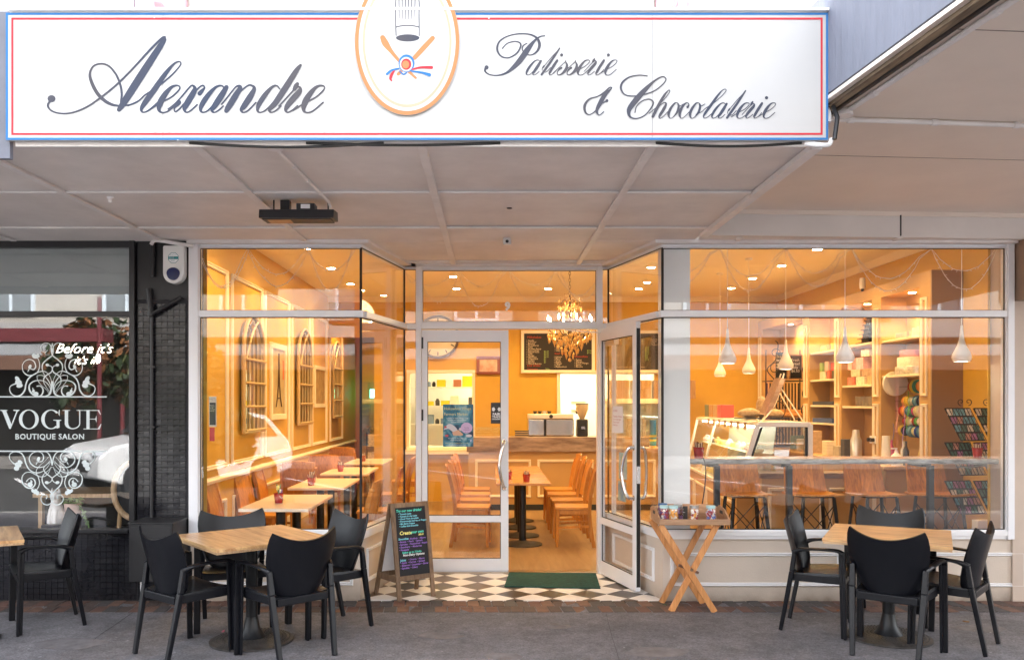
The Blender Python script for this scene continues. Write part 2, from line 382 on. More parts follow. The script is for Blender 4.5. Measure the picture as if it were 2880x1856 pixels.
# brick edging: two courses laid end-on
be = struct(MB().box(-7.4, 7.6, 6.78, DF-.01, -.03, -.014).build('brick_edging', mat('brick_joint', (.20,.185,.175), .9)))
bm_ = [mat('paver_brick_'+n, c, .8, var=.25, scale=9, bump=.4, bscale=70) for n, c in (('red', (.15,.078,.058)), ('brown', (.10,.068,.056)), ('grey', (.085,.075,.072)), ('rust', (.18,.10,.07)))]
bmesh_ = []
for m_ in bm_: bmesh_.append(MB().box(-.0465, .0465, -.093, .093, -.02, 0).mesh('brick', m_, smooth=False))
for r_ in range(2):
    for i in range(146):
        x = -7.3+i*.1015+(0.05 if r_ else 0)
        if x > 7.5: continue
        if abs(x) > 6.2: continue
        o = bpy.data.objects.new('brick', random.choice(bmesh_)); COL.objects.link(o); o.parent = be
        o.location = (x+random.uniform(-.002,.002), 6.78+.097+r_*.195, -.003+random.uniform(-.003, .002)); o.rotation_euler = (random.uniform(-.01,.01), random.uniform(-.015,.015), R(4)+random.uniform(-.012,.012))

# porch floor of black and white tiles laid on the diagonal
reg = [(XLC-.02, DF-.005), (XRC+.02, DF-.005), (RC2+.01, DD+.01), (LC2-.01, DD+.01)]
pf = MB(); pf.prism(reg, -.06, -.012); pf = struct(pf.build('porch_floor', mat('tile_grout', (.25,.23,.21), .85)))
Mtw = mat('white_floor_tile', (.80,.78,.75), .35, var=.05, scale=6); Mtk = [mat('black_floor_tile', (.045,.042,.042), .3, var=.3, scale=5), mat('brown_floor_tile', (.10,.065,.045), .3, var=.3, scale=5)]
dg_ = .320; cx0 = XX(1200+455*.426, 7.25)
for i in range(-12, 13):
    for j in range(-2, 12):
        x = cx0+i*dg_/2; y = 7.245+j*dg_/2
        if (i+j) % 2: continue
        e = dg_/2-.0025
        q = clip_poly([(x-e,y),(x,y-e),(x+e,y),(x,y+e)], reg)
        if len(q) < 3: continue
        area = abs(sum(q[k][0]*q[(k+1)%len(q)][1]-q[(k+1)%len(q)][0]*q[k][1] for k in range(len(q))))/2
        if area < .0015: continue
        MB().prism(q, -.014, random.uniform(-.0006,.0008)).build('tile', Mtw if j % 2 == 0 else random.choice([Mtk[0], Mtk[0], Mtk[1]]), pf, smooth=False)

# ------------------------------------------------------------------ the patisserie building
bld = thing('shop_building', 'beige and white patisserie shopfront with splayed glass entrance under the canopy', 'shop', (0,0,0))
def panewin(name, p, ang, L, z0, z1, fr=.02, fm=None, gm=None, parent=None, depth=.06, sides=(1,1,1,1)):
    """glazed opening of length L from p along direction ang; frame bars kept inside; sides = left, right, bottom, top"""
    f = MB(); f.m = Matrix.Translation((p[0], p[1], 0)) @ Matrix.Rotation(ang, 4, 'Z')
    d = depth/2
    if sides[3]: f.box(0, L, -d, d, z1-fr, z1)
    if sides[2]: f.box(0, L, -d, d, z0, z0+fr)
    if sides[0]: f.box(0, fr, -d, d, z0+fr*sides[2], z1-fr*sides[3])
    if sides[1]: f.box(L-fr, L, -d, d, z0+fr*sides[2], z1-fr*sides[3])
    o = f.build(name, fm or M_alu, parent if parent is not None else bld, smooth=False)
    g = MB(); g.m = f.m
    g.box(fr*sides[0]*.8, L-fr*sides[1]*.8, -.004, .004, z0+fr*sides[2]*.8, z1-fr*sides[3]*.8)
    g.build('pane', gm or M_glass, o, smooth=False)
    s = MB(); s.m = f.m; w = .006
    if 1:
        a0, a1, b0, b1 = fr*sides[0], L-fr*sides[1], z0+fr*sides[2], z1-fr*sides[3]
        s.box(a0, a1, -.012, -.0045, b1-w, b1); s.box(a0, a1, -.012, -.0045, b0, b0+w); s.box(a0, a0+w, -.012, -.0045, b0+w, b1-w); s.box(a1-w, a1, -.012, -.0045, b0+w, b1-w)
        s.build('seal', M_seal, o, smooth=False)
    return o
fl = .006
LL = math.hypot(LC2-XLC, DD-DF); AL = math.atan2(DD-DF, LC2-XLC)
LR = math.hypot(RC2-XRC, DD-DF); AR = math.atan2(DF-DD, XRC-RC2)
pw = .078   # outer post width
# upper and lower lights of the front
for (x0, x1) in ((XL0+pw, XLC), (XRC, XR1-.055)):
    panewin('window', (x0, DF), 0, x1-x0, ZT1, ZH, .008, sides=(1,0,0,1) if x0 < 0 else (0,1,0,1))
    panewin('window', (x0, DF), 0, x1-x0, ZS, ZT0, .008, sides=(1,0,1,0) if x0 < 0 else (0,1,1,0))
for z0, z1 in ((ZT1, ZH), (ZS, ZT0)):
    panewin('window', (XLC, DF), AL, LL, z0, z1, .008, sides=(0,0,0,0))
    panewin('window', (RC2, DD), AR, LR, z0, z1, .008, sides=(0,0,0,0))
    panewin('window', (LC2, DD), 0, DPL[0]-LC2, z0, z1, .008, sides=(0,0,0,0))
    panewin('window', (DPR[1], DD), 0, RC2-DPR[1], z0, z1, .008, sides=(0,0,0,0))
panewin('window', (DPL[1], DD), 0, DPR[0]-DPL[1], ZT1+.01, ZH, .01)
# frame bars
b = MB()
b.box(XL0, XL0+pw, DF-.05, DF+.06, ZB, ZH+.03); b.build('post', M_alu, bld, bevel=.003); b = MB(); b.box(XR1-.055, XR1, DF-.05, DF+.06, ZB, ZH+.03)
b.build('post', M_alu, bld, bevel=.003)
for x0, x1 in (DPL, DPR): MB().box(x0, x1, DD-.06, DD+.06, 0, ZH+.02).build('post', M_alu, bld, bevel=.003)
b = MB()
b.box(XL0+pw, XLC+.03, DF-.045, DF+.05, ZT0, ZT1); b.box(XRC-.03, XR1-.055, DF-.045, DF+.05, ZT0, ZT1)
b.m = Matrix.Translation((XLC, DF, 0)) @ Matrix.Rotation(AL, 4, 'Z'); b.box(.03, LL, -.045, .05, ZT0+.001, ZT1-.001)
b.m = Matrix.Translation((RC2, DD, 0)) @ Matrix.Rotation(AR, 4, 'Z'); b.box(0, LR-.03, -.045, .05, ZT0+.001, ZT1-.001)
b.m = Matrix(); b.box(LC2, DPL[0], DD-.045, DD+.05, ZT0, ZT1); b.box(DPR[1], RC2, DD-.045, DD+.05, ZT0, ZT1)
b.box(DPL[1], DPR[0], DD-.055, DD+.055, ZT0+.003, ZT1+.01)
b.build('transom', M_alu, bld, bevel=.003)
# corner beads (thin glass-to-glass joints)
for x, y in ((XLC, DF), (LC2, DD), (RC2, DD)):
    MB().cyl((x, y-.003, ZS), (x, y-.003, ZH), .007, n=8).build('corner_bead', M_seal, bld)
MB().cyl((XRC, DF-.003, ZS), (XRC, DF-.003, ZH), .008, n=8).build('corner_bead', M_seal, bld)
MB().box(RC2+.02, RC2+.06, DD-.10, DD-.06, ZS, ZT0).build('corner_post', M_white, bld)
# sills
def run(mb, pts, y0, y1, z0, z1):
    for (p, q) in zip(pts, pts[1:]):
        p = Vector((*p, 0)); q = Vector((*q, 0)); d = (q-p).normalized(); n = Vector((d.y, -d.x, 0))
        vs = [(p+n*y0)+Vector((0,0,z0)), (q+n*y0)+Vector((0,0,z0)), (q+n*y1)+Vector((0,0,z0)), (p+n*y1)+Vector((0,0,z0))]
        vs += [v+Vector((0,0,z1-z0)) for v in vs]
        mb._add(vs, [(0,3,2,1),(4,5,6,7),(0,1,5,4),(1,2,6,5),(2,3,7,6),(3,0,4,7)])
    return mb
lp = [(XL0, DF), (XLC, DF), (LC2, DD), (DPL[0], DD)]; rp = [(DPR[1], DD), (RC2, DD), (XRC, DF), (XR1, DF)]
def mitre(mb, pts, off0, off1, z0, z1):
    """strip along a polyline, from off0 to off1 towards the street, mitred"""
    P = [Vector((*p, 0)) for p in pts]; N = []
    for i in range(len(P)):
        ns = []
        if i > 0: d = (P[i]-P[i-1]).normalized(); ns.append(Vector((d.y, -d.x, 0)))
        if i < len(P)-1: d = (P[i+1]-P[i]).normalized(); ns.append(Vector((d.y, -d.x, 0)))
        n = sum(ns, Vector((0,0,0))); n.normalize(); N.append(n/max(.3, n.dot(ns[0])))
    vs = []
    for p, n in zip(P, N): vs += [p+n*off0+Vector((0,0,z0)), p+n*off1+Vector((0,0,z0)), p+n*off1+Vector((0,0,z1)), p+n*off0+Vector((0,0,z1))]
    fs = []
    for i in range(len(P)-1):
        for k in range(4): fs.append((4*i+k, 4*i+(k+1)%4, 4*i+4+(k+1)%4, 4*i+4+k))
    fs += [(0,1,2,3), tuple(4*(len(P)-1)+k for k in (3,2,1,0))]
    return mb._add(vs, fs)
for pts in (lp, rp):
    mitre(mitre(MB(), pts, -.09, .045, ZB+.03, ZS), pts, -.09, .03, ZB, ZB+.029).build('sill', M_white, bld, smooth=False)
    mitre(MB(), pts, -.12, 0, -.02, ZB).build('dado_wall', M_tan, bld, smooth=False)
    mitre(MB(), pts, -.05, .018, ZH, SOF+.02).build('head_trim', M_alu, bld, smooth=False)
    mitre(MB(), pts, .019, .10, SOF-.022, SOF+.02).build('cornice', M_batt, bld, smooth=False)
MB().box(DPL[0], DPR[1], DD-.03, DD+.05, ZH, SOF+.03).build('head_trim', M_alu, bld, smooth=False)
MB().box(LC2-.02, RC2+.02, DD-.10, DD-.031, SOF-.022, SOF+.02).build('cornice', M_batt, bld, smooth=False)
MB().box(DPL[1], DPR[0], DD-.06, DD+.06, -.02, .012).build('threshold', mat('threshold_metal', (.5,.4,.3), .3, metal=1), bld, bevel=.003)
# dado mouldings
e = 1e-3
moulding('moulding', (1.504, DF-e, .119), (1,0,0), (0,0,1), 1.426, .28, M_trim, bld, .03, .02)
moulding('moulding', (3.10, DF-e, .115), (1,0,0), (0,0,1), 1.36, .285, M_trim, bld, .03, .02)
moulding('moulding', (-2.36, DF-e, .125), (1,0,0), (0,0,1), 1.21, .285, M_trim, bld, .03, .02)
dl = Vector((math.cos(AL), math.sin(AL), 0)); moulding('moulding', Vector((XLC, DF, .125))+dl*.14, dl, (0,0,1), LL-.3, .285, M_trim, bld, .03, .02)
dr = Vector((math.cos(AR), math.sin(AR), 0)); moulding('moulding', Vector((RC2, DD, .125))+dr*.14, dr, (0,0,1), LR-.3, .285, M_trim, bld, .03, .02)
# inside column behind the right-hand glass
MB().box(XRC+.02, XRC+.245, DF+.07, DF+.30, 0, SOF).build('column', mat('column_paint', (.80,.83,.83), .5), bld)
# wall right of the window and upper storey
MB().box(XR1+.001, 9, DF-.02, DF+.3, -.02, 3.4).build('wall', M_tan2, bld)
MB().box(XR1+.012, 9, DF-.20, DF-.021, 2.50, 2.992).build('bulkhead', mat('brown_boxing', (.30,.20,.14), .6, var=.1), bld)
MB().box(-9, 9, 7.5, 7.7, 3.5, 6.2).build('upper_wall', mat('cream_render', (.80,.76,.68), .7, var=.04, scale=2), bld)
Mpk = mat('pink_paint', (.72,.44,.48), .5); Mbl = mat('pale_blue_paint', (.60,.68,.76), .5)
for px in (XX(450, 7.4), XX(1916, 7.4)):
    MB().box(px-.21, px+.21, 7.38, 7.499, 3.5, 8).build('pilaster', Mpk, bld, bevel=.01)
    q = MB(); q.tube([(px-.03, 7.30, 4.9), (px-.02, 7.2, 5.12), (px+.02, 7.1, 5.3)], .035, 8); q.box(px-.06, px+.06, 7.28, 7.379, 5.05, 5.5); q.build('bracket', Mpk, bld)
for xa, xb in ((XX(530,7.4), XX(1840,7.4)), (XX(-1200,7.4), XX(370,7.4)), (XX(1990,7.4), XX(3300,7.4))):
    arc = [((1-t)*xa+t*xb, 5.03+.42*math.sin(PI*t)**.8) for t in [i/24 for i in range(25)]]
    MB().prism([(x, z-.0) for x, z in arc]+[(xb, 5.6), (xa, 5.6)][::1], 7.44, 7.499, 'y').build('spandrel', Mbl, bld, smooth=False)
    MB().tube([(x, 7.43, z) for x, z in arc], .018, 6).build('arch_moulding', mat('grey_moulding', (.5,.55,.58), .5), bld)

# ------------------------------------------------------------------ doors
def make_door(x0, x1, z0=.012, z1=None, hinge='L'):
    """leaf lying along +x from 0 to w"""
    w = x1-x0; z1 = z1 or ZT0-.008
    st = .075
    f = MB()
    f.box(0, st*.72, -.022, .022, z0, z1); f.box(w-st, w, -.022, .022, z0, z1)
    f.box(st*.72, w-st, -.0215, .0215, z1-.112, z1); f.box(st*.72, w-st, -.0215, .0215, z0, z0+.125)
    f.box(st*.72, w-st, -.0215, .0215, ZZ(1467, DD), ZZ(1449, DD))
    d = f.build('door', M_alu, bld, bevel=.002)
    for a, c in ((z0+.12, ZZ(1466, DD)), (ZZ(1450, DD), z1-.11)):
        MB().box(st*.7, w-st+.005, -.003, .003, a, c).build('pane', M_glass, d, smooth=False)
        s = MB(); rect_frame(s, st*.72, w-st, a+.005, c-.002, -.011, -.0035, .006); s.build('seal', M_seal, d, smooth=False)
    return d
def handle(d, x, side, zc=1.05, h=.46):
    y = side*.022
    pts = [(x, y, zc-h/2), (x, y+side*.05, zc-h/2)]
    pts = cr([(x, y, zc-h/2), (x-.006, y+side*.055, zc-h/2+.01), (x-.035, y+side*.085, zc-h/4), (x-.05, y+side*.095, zc), (x-.035, y+side*.085, zc+h/4), (x-.006, y+side*.055, zc+h/2-.01), (x, y, zc+h/2)], 6)
    hm = MB().tube(pts, .0155, 10); hm.cyl((x, y, zc-h/2), (x, y+side*.006, zc-h/2), .024); hm.cyl((x, y, zc+h/2), (x, y+side*.006, zc+h/2), .024)
    return hm.build('handle', M_chrome, d)
xm = XX(1430, DD)
d1 = make_door(DPL[1]+.004, xm); d1.location = (DPL[1]+.004, DD-.005, 0); tag(d1, 'closed white door leaf with posters on its glass'); handle(d1, xm-DPL[1]-.045, -1)
for z in (ZZ(1167, DD), ZZ(965, DD), 0.3): MB().box(-.006, .014, -.032, -.022, z-.055, z+.055).build('hinge', M_blackp, d1)
d2 = make_door(0, .868); tag(d2, 'open white door leaf swung out over the tiles')
d2.location = (DPR[0]+.028, DD-.07, 0); d2.rotation_euler.z = -math.acos((XX(1772, 7.53)-DPR[0]-.03)/.868) if False else -R(75.5)
handle(d2, .868-.04, -1, 1.04, .44); handle(d2, .868-.04, 1, 1.04, .44)
MB().box(.80, .88, -.018, .018, .95, 1.10).build('lock', M_chrome, d2)
MB().box(.8685, .874, -.016, .016, .05, 2.3).build('seal', M_seal, d2)
dc = MB(); dc.box(.03, .27, .024, .075, 2.20, 2.285); dc.cyl((.05, .05, 2.285), (.05, .05, 2.31), .012); dc.build('door_closer', mat('silver_paint', (.5,.48,.45), .35, metal=.6), d2, bevel=.006)
arm = MB(); arm.bar((DPR[0]-.32, DD-.03, 2.36), (DPR[0]+.10, DD-.14, 2.315), .02, .008); arm.build('closer_arm', mat('silver_paint'), bld)

# ------------------------------------------------------------------ salon next door
sal = thing('salon_building', 'black tiled boutique salon frontage left of the patisserie', 'shop', (0,0,0))
XPL, XPR = XX(384, 7.15), XL0-.001
ZSB = .60
MB().box(XPL, XPR, 7.165, 7.5, -.02, 3.0).build('pillar', M_grout, sal)
MB().box(-8, XPL-.001, 7.17, 7.3, -.02, ZSB-.03).build('dado_wall', M_grout, sal)
MB().box(XPL+.01, XPR-.003, 7.150, 7.1649, ZZ(843, 7.15), 3.0).build('pillar_cap', M_blackp, sal)
tm = MB().box(-.0232, .0232, -.007, .004, -.0232, .0232).mesh('tile', M_tile_b, smooth=False)
cells = []
nc = int((XPR-XPL-.01)/.0505)
z = .03
while z < ZZ(848, 7.15):
    for i in range(nc): cells.append((XPL+.03+i*.0505, 7.159, z))
    z += .0505
for k in range(11):
    for i in range(int((XPL+6.6)/.0505)): cells.append((XPL-.03-i*.0505, 7.164, .03+k*.0505))
cells.sort(key=lambda c: (c[0]-0)**2+(c[2]-1.65)**2+c[1]**2)
vis = [c for c in cells if c[0] > -4.35]; rest = [c for c in cells if c[0] <= -4.35]
for c in vis[:296]:
    o = bpy.data.objects.new('tile', tm); COL.objects.link(o); o.parent = sal
    o.location = (c[0], c[1]+random.uniform(-.0006,.0006), c[2]); o.rotation_euler = (random.uniform(-.02,.02), 0, random.uniform(-.02,.02))
mm = MB()
for c in vis[296:]+rest: mm.cbox((c[0], c[1]-.0015, c[2]), (.0464, .011, .0464), Matrix.Rotation(random.uniform(-.02,.02), 3, 'X').to_quaternion())
tag(mm.build('tiling', M_tile_b, sal, smooth=False), kind='stuff')
fb = MB(); fb.box(XX(368, 7.15), XPL-.002, 7.11, 7.20, ZSB-.03, 3.0); fb.box(-8, XX(368,7.15)-.001, 7.12, 7.19, ZZ(891,7.15), ZZ(876,7.15)); fb.box(-8, XX(368,7.15)-.001, 7.09, 7.20, ZSB-.029, ZSB); fb.box(-8, XX(368,7.15)-.001, 7.12, 7.19, ZZ(698,7.15), 3.0)
fb.build('window_frame', M_blackp, sal, bevel=.004)
sp = XX(368, 7.15)-.001
for nm_, z0, z1 in (('pane', ZSB, ZZ(891,7.15)), ('pane', ZZ(876,7.15), ZZ(698,7.15))):
    MB().box(-8, sp, 7.15, 7.157, z0, z1).build('pane', M_glass_d, sal, smooth=False)
MB().box(-8, sp-.02, 7.21, 7.225, ZZ(880,7.15)-.02, 2.99).build('blind', mat('grey_film', (.30,.34,.34), .7, var=.1, scale=1), sal)
# salon room
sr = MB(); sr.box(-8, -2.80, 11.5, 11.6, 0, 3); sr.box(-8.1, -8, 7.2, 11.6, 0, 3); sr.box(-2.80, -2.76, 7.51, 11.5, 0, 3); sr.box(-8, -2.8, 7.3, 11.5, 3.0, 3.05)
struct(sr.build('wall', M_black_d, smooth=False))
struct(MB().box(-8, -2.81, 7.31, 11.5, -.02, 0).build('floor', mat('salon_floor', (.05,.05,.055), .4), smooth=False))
MB().box(-8, -2.82, 7.31, 7.75, .40, .44).build('window_ledge', M_blackp, sal)

# ------------------------------------------------------------------ canopy
can = thing('canopy', 'pale boarded street canopy soffit with battens behind the shop sign', 'canopy', (0,0,0))
xr = [-6.3, -5.12, -3.93, -2.72, -1.535, -.36, .84, 1.69]
ys = [4.43, 5.45, 6.55, 7.14]
for i in range(len(xr)-1):
    for j in range(len(ys)-1):
        MB().box(xr[i]+.003, xr[i+1]-.003, ys[j]+.003, ys[j+1]-.003, SOF+.002, SOF+.012).build('soffit_panel', M_soff, can, loc=(0,0,random.uniform(0,.003)), smooth=False)
for j in (0,):
    MB().prism([(XLC-.1, 7.143), (XRC+.1, 7.143), (RC2+.02, DD-.02), (LC2-.02, DD-.02)], SOF+.002, SOF+.012).build('soffit_panel', M_soff, can, smooth=False)
for i, x in enumerate(xr[:-1]):
    y1 = DD-.1 if x in (-.36, .84) else 7.06
    MB().box(x-.024, x+.024, 4.44, y1, SOF-.014, SOF+.001).build('batten', M_batt, can, bevel=.003)
MB().box(1.66, 1.72, 4.44, 6.84, SOF-.03, SOF+.001).build('batten', M_batt, can, bevel=.003)
for y in ys[1:3]+[DD-.24]:
    segs = [(a+.025, b-.025) for a, b in zip(xr, xr[1:])] if y < 7.1 else [(XLC+.28, -.385), (-.335, .815), (.865, XRC-.36)]
    for a, c in segs: MB().box(a, c-(.01 if c > 1.6 else 0), y-.022, y+.022, SOF-.0135, SOF+.001).build('batten', M_batt, can, bevel=.003)
MB().box(-7, 1.712, 4.43, 7.49, 3.30, 3.34).build('roof', mat('roof_iron', (.5,.5,.5), .5), can)
MB().box(-2.45, 1.70, 4.415, 4.43, 2.97, 3.60).build('fascia', M_batt, can)
MB().box(-7, -2.47, 4.40, 4.43, 2.905, 3.66).build('fascia', mat('blue_grey_fascia', (.16,.17,.21), .6, var=.12, scale=4), can)
tr_ = MB()
for (a, c, dip) in ((-1.55, -.55, .022), (-.95, .05, .012), (.85, 1.6, .018)):
    tr_ = MB(); tr_.tube([(a+(c-a)*t, 4.408, 2.987-dip*math.sin(PI*t)) for t in [i/10 for i in range(11)]], .007, 6).build('flashing', M_seal, can)
gt = MB(); gt.box(-2.46, 1.745, 4.36, 4.42, 3.648, 3.662); gt.build('gutter', M_white, can)
gl_ = MB()
for i in range(420):
    x = random.choice([random.gauss(-1.45,.06), random.uniform(-1.0,-.2), random.uniform(-.1,1.2), random.gauss(.75,.2)]); 
    gl_.ball((x, 4.375+random.uniform(-.01,.03), 3.664), random.uniform(.002,.006), 5, 3)
tag(gl_.build('moss', mat('dry_moss', (.22,.21,.16), .9), can), kind='stuff')

# right-hand canopy, turned a few degrees, a step higher
rc = thing('canopy', 'higher tan canopy with blue-grey fascia running out to the street, right of the sign', 'canopy', (0,0,0))
ZR = 3.20
fl0, fl1 = (1.70, 4.62), (2.02, 1.2)
MB().prism([(1.70, 4.62), (2.02, 1.2), (7, .6), (7, 7.35), (1.70, 6.86)], ZR, ZR+.02).build('soffit_panel', M_soff2, rc, smooth=False)
def prismline(p, q, th, z0, z1):
    p = Vector((*p,0)); q = Vector((*q,0)); d = (q-p).normalized(); n = Vector((-d.y, d.x, 0))*th
    v = [p, q, q+n, p+n]; return MB()._add([a+Vector((0,0,z0)) for a in v]+[a+Vector((0,0,z1)) for a in v], [(0,3,2,1),(4,5,6,7),(0,1,5,4),(1,2,6,5),(2,3,7,6),(3,0,4,7)])
prismline(fl0, fl1, .03, ZR+.03, 3.76).build('fascia', mat('blue_grey_boards', (.17,.185,.235), .65, var=.10, scale=5, stretch=(2,2,.25), bump=.3, bscale=20), rc, smooth=False)
prismline((fl0[0]+.03, fl0[1]), (fl1[0]+.03, fl1[1]), .045, ZR-.02, ZR+.029).build('fascia_rail', wood('rough_brown_timber', (.10,.07,.045), (.30,.22,.14), 1, .8, 3, 0), rc, smooth=False)
def lp_(t, off=0, z=0): return (fl0[0]+(fl1[0]-fl0[0])*t+off, fl0[1]+(fl1[1]-fl0[1])*t, z)
MB().tube([lp_(t/8, .10, ZR-.012) for t in range(9)], .013, 8).build('black_conduit', M_blackp, rc)
cm = MB().tube([lp_(t/8, .17, ZR-.014) for t in range(9)], .014, 8)
for t in (.1,.22,.36,.5,.66,.8): cm.tube([lp_(t, .17, ZR-.014), lp_(t+.012, .17, ZR-.014)], .019, 8)
cm.build('conduit', M_batt, rc)
cm = MB(); a, c = Vector((1.80, 4.63, ZR-.016)), Vector((5.2, 4.95, ZR-.016)); cm.tube([a, c], .014, 8)
for t in (.04,.18,.32,.46): cm.tube([a.lerp(c, t), a.lerp(c, t+.01)], .019, 8)
cm.build('conduit', M_batt, rc)
MB().lathe([(.05,0),(.05,.02),(.03,.04)], (1.86, 4.52, ZR-.04), 16).build('junction_box', M_batt, rc)
MB().tube([(1.76, 4.40, 3.17), (1.765, 4.36, 3.1), (1.75, 4.36, 2.99)], .012, 8).build('black_pipe', M_blackp, rc)
sag = cr([(1.75,4.47,3.19),(1.74,4.41,3.14),(1.735,4.40,3.09)], 6); MB().tube(sag, .013, 8).build('flexible_conduit', M_white, rc)
MB().tube(cr([(1.62,4.41,2.985),(1.68,4.37,2.965),(1.73,4.38,2.97),(1.745,4.39,3.0)], 6), .012, 8).build('flexible_conduit', M_white, rc)
MB().box(1.745, 1.80, 4.30, 4.36, 3.62, 3.75).build('fascia_end', M_white, rc, bevel=.004)
ln = MB()
for y in (3.55, 5.35): ln.bar((1.9, y, ZR-.001), (6.8, y+.4, ZR-.001), .004, .003)
ln.build('board_joint', mat('joint_brown', (.25,.2,.17), .8), rc)  # thin dark brown lines for the joints between the boards
bl = MB(); bl.prism([(1.715, 6.86), (4.0, 7.0), (7, 7.2), (7, 7.26), (1.715, 6.93)], SOF-.0, ZR-.001); bl.build('beam', mat('beam_paint', (.68,.64,.61), .6, var=.05, scale=2), rc, smooth=False)
MB().prism([(1.715, 6.84), (7, 7.18), (7, 7.21), (1.715, 6.87)], ZR-.035, ZR+.0).build('beam_trim', M_soff2, rc, smooth=False)
xj = XX(2532, 6.9); MB().box(xj-.003, xj+.003, 6.885, 6.90, SOF, ZR-.04).build('beam_joint', M_seal, rc, smooth=False)
MB().prism([(1.715, 6.935), (7, 7.27), (7, 7.4), (1.715, 7.14)], SOF+.002, SOF+.012).build('soffit_panel', M_soff, rc, smooth=False)
for x in (2.02, 3.32, 4.6): MB().bar((x, 6.95, SOF-.005), (x+.02, 7.09, SOF-.005), .04, .012).build('batten', M_batt, rc)

# ------------------------------------------------------------------ street side seen in the glass
opp = thing('building', 'cream two-storey shop row with blue window frames mirrored in the shop glass', 'building', (0,0,0))
Mcr = mat('cream_facade', (.40,.37,.33), .8, var=.05, scale=1); Mtc = mat('terracotta_facade', (.17,.09,.06), .8)
MB().box(-40, 40, -16.2, -16, 3.9, 9.5).build('upper_wall', Mcr, opp, smooth=False)
MB().box(-40, 40, -16, -15.6, 3.95, 4.45).build('cornice', mat('weathered_cornice', (.36,.35,.34), .8), opp, smooth=False)
MB().box(-40, 40, -16.2, -16, 0, 3.9).build('shopfront', mat('shaded_shopfront', (.05,.045,.04), .5), opp, smooth=False)  # shade under the verandah is put into this dark wall colour
MB().prism([(-16, 3.75), (-12.8, 3.2), (-12.8, 3.1), (-16, 3.6)], -40, 40, 'x').build('verandah', mat('verandah_iron', (.26,.27,.28), .6), opp, smooth=False)
MB().box(-40, 40, -12.85, -12.75, 2.7, 3.15).build('verandah_fascia', Mtc, opp, smooth=False)
for i in range(13):
    x = -26+i*4.1
    w = MB(); rect_frame(w, x, x+1.7, 4.75, 6.9, -16, -15.9, .12); w.box(x+.8, x+.9, -16, -15.92, 4.87, 6.78); wf = w.build('window', Mbl, opp, smooth=False)
    MB().box(x+.1, x+1.6, -15.99, -15.97, 4.85, 6.8).build('pane', mat('window_dark', (.12,.14,.16), .1), wf, smooth=False)
    if i % 3 == 0: MB().box(x+2.3, x+3.2, -16, -15.85, 4.45, 9).build('pilaster', Mtc, opp, smooth=False)
    MB().cyl((x+2, -12.9, -.02), (x+2, -12.9, 3.1), .07).build('verandah_post', mat('maroon_paint', (.16,.03,.035), .45), opp)
Mleaf = [mat('leaf_'+n, c, .6) for n, c in (('green', (.05,.09,.025)), ('dark', (.03,.055,.018)), ('autumn', (.22,.09,.03)), ('olive', (.10,.11,.03)))]
def street_tree(x, y, h, r, label, seed, mix):
    random.seed(seed); t = thing('street_tree', label, 'tree', (x, y, -.02), 0, 'street trees across the road')
    k = MB(); k.tube([(0,0,0), (.05,0,h*.3), (.0,.05,h*.55)], [.16,.12,.08], 8)
    for a in range(5): an = a*1.3; k.tube([(0,.03,h*.5), (math.cos(an)*r*.5, math.sin(an)*r*.5, h*.8)], [.06,.02], 6)
    k.build('trunk', mat('bark', (.10,.08,.06), .9, var=.2), t)
    for ci in range(2):
        c = MB()
        for i in range(900):
            a = random.uniform(0, 2*PI); ph = random.uniform(-.9, 1.5); rr = r*random.uniform(.35, 1)**.5*(1+.25*math.sin(3*a+seed))
            p = Vector((math.cos(a)*math.cos(ph)*rr, math.sin(a)*math.cos(ph)*rr, h*.68+math.sin(ph)*rr*.8))
            q = Matrix.Rotation(random.uniform(0, 6), 3, Vector((random.random(), random.random(), random.random()+.01)).normalized())
            s_ = random.uniform(.10, .2); c._add([p+q@Vector((-s_,0,0)), p+q@Vector((0,-s_*.6,0)), p+q@Vector((s_,0,0)), p+q@Vector((0,s_*.6,s_*.2))], [(0,1,2,3)])
        c.build('crown', Mleaf[mix[ci]], t, smooth=False)
street_tree(-10.6, -8.6, 3.7, 1.5, 'dark leafy street tree mirrored in the salon window', 3, (1, 2))
street_tree(-7.9, -7.6, 3.3, 1.3, 'olive bushy street tree mirrored beside the salon window post', 5, (3, 1))
street_tree(-4.2, 1.6, 1.75, .55, 'low leafy kerbside shrub mirrored over the white car in the left cafe window', 8, (0, 3))
random.seed(21)
# parked car
car = thing('parked_car', 'white hatchback parked nose-in across the road, mirrored in the windows', 'car', (-6.45, -3.6, -.14), math.atan2(3.1, -2.8))
Mcar = mat('white_car_paint', (.80,.81,.82), .2, coat=1); Mcg = mat('car_glass', (.02,.025,.03), .05); Mty = mat('tyre_rubber', (.02,.02,.02), .8)
prof = [(-2.1,.35),(-2.12,.75),(-2.0,1.0),(-1.55,1.52),(-.9,1.64),(.25,1.62),(.95,1.12),(1.85,.98),(2.12,.78),(2.14,.38),(1.75,.25),(-1.75,.25)]
def carsec(w, inset):
    vs = []
    for x, z in prof: ww = w*(1-.22*max(0, (z-.9)/.75))-inset; vs.append((x, ww, z))
    return vs
cb = MB(); A = carsec(.92, 0); n_ = len(A); cb._add([(x,-y,z) for x,y,z in A]+A, [tuple(range(n_)), tuple(range(2*n_-1, n_-1, -1))]+[(i, (i+1)%n_, (i+1)%n_+n_, i+n_) for i in range(n_)])
cb.build('body', Mcar, car, bevel=.06, seg=3)
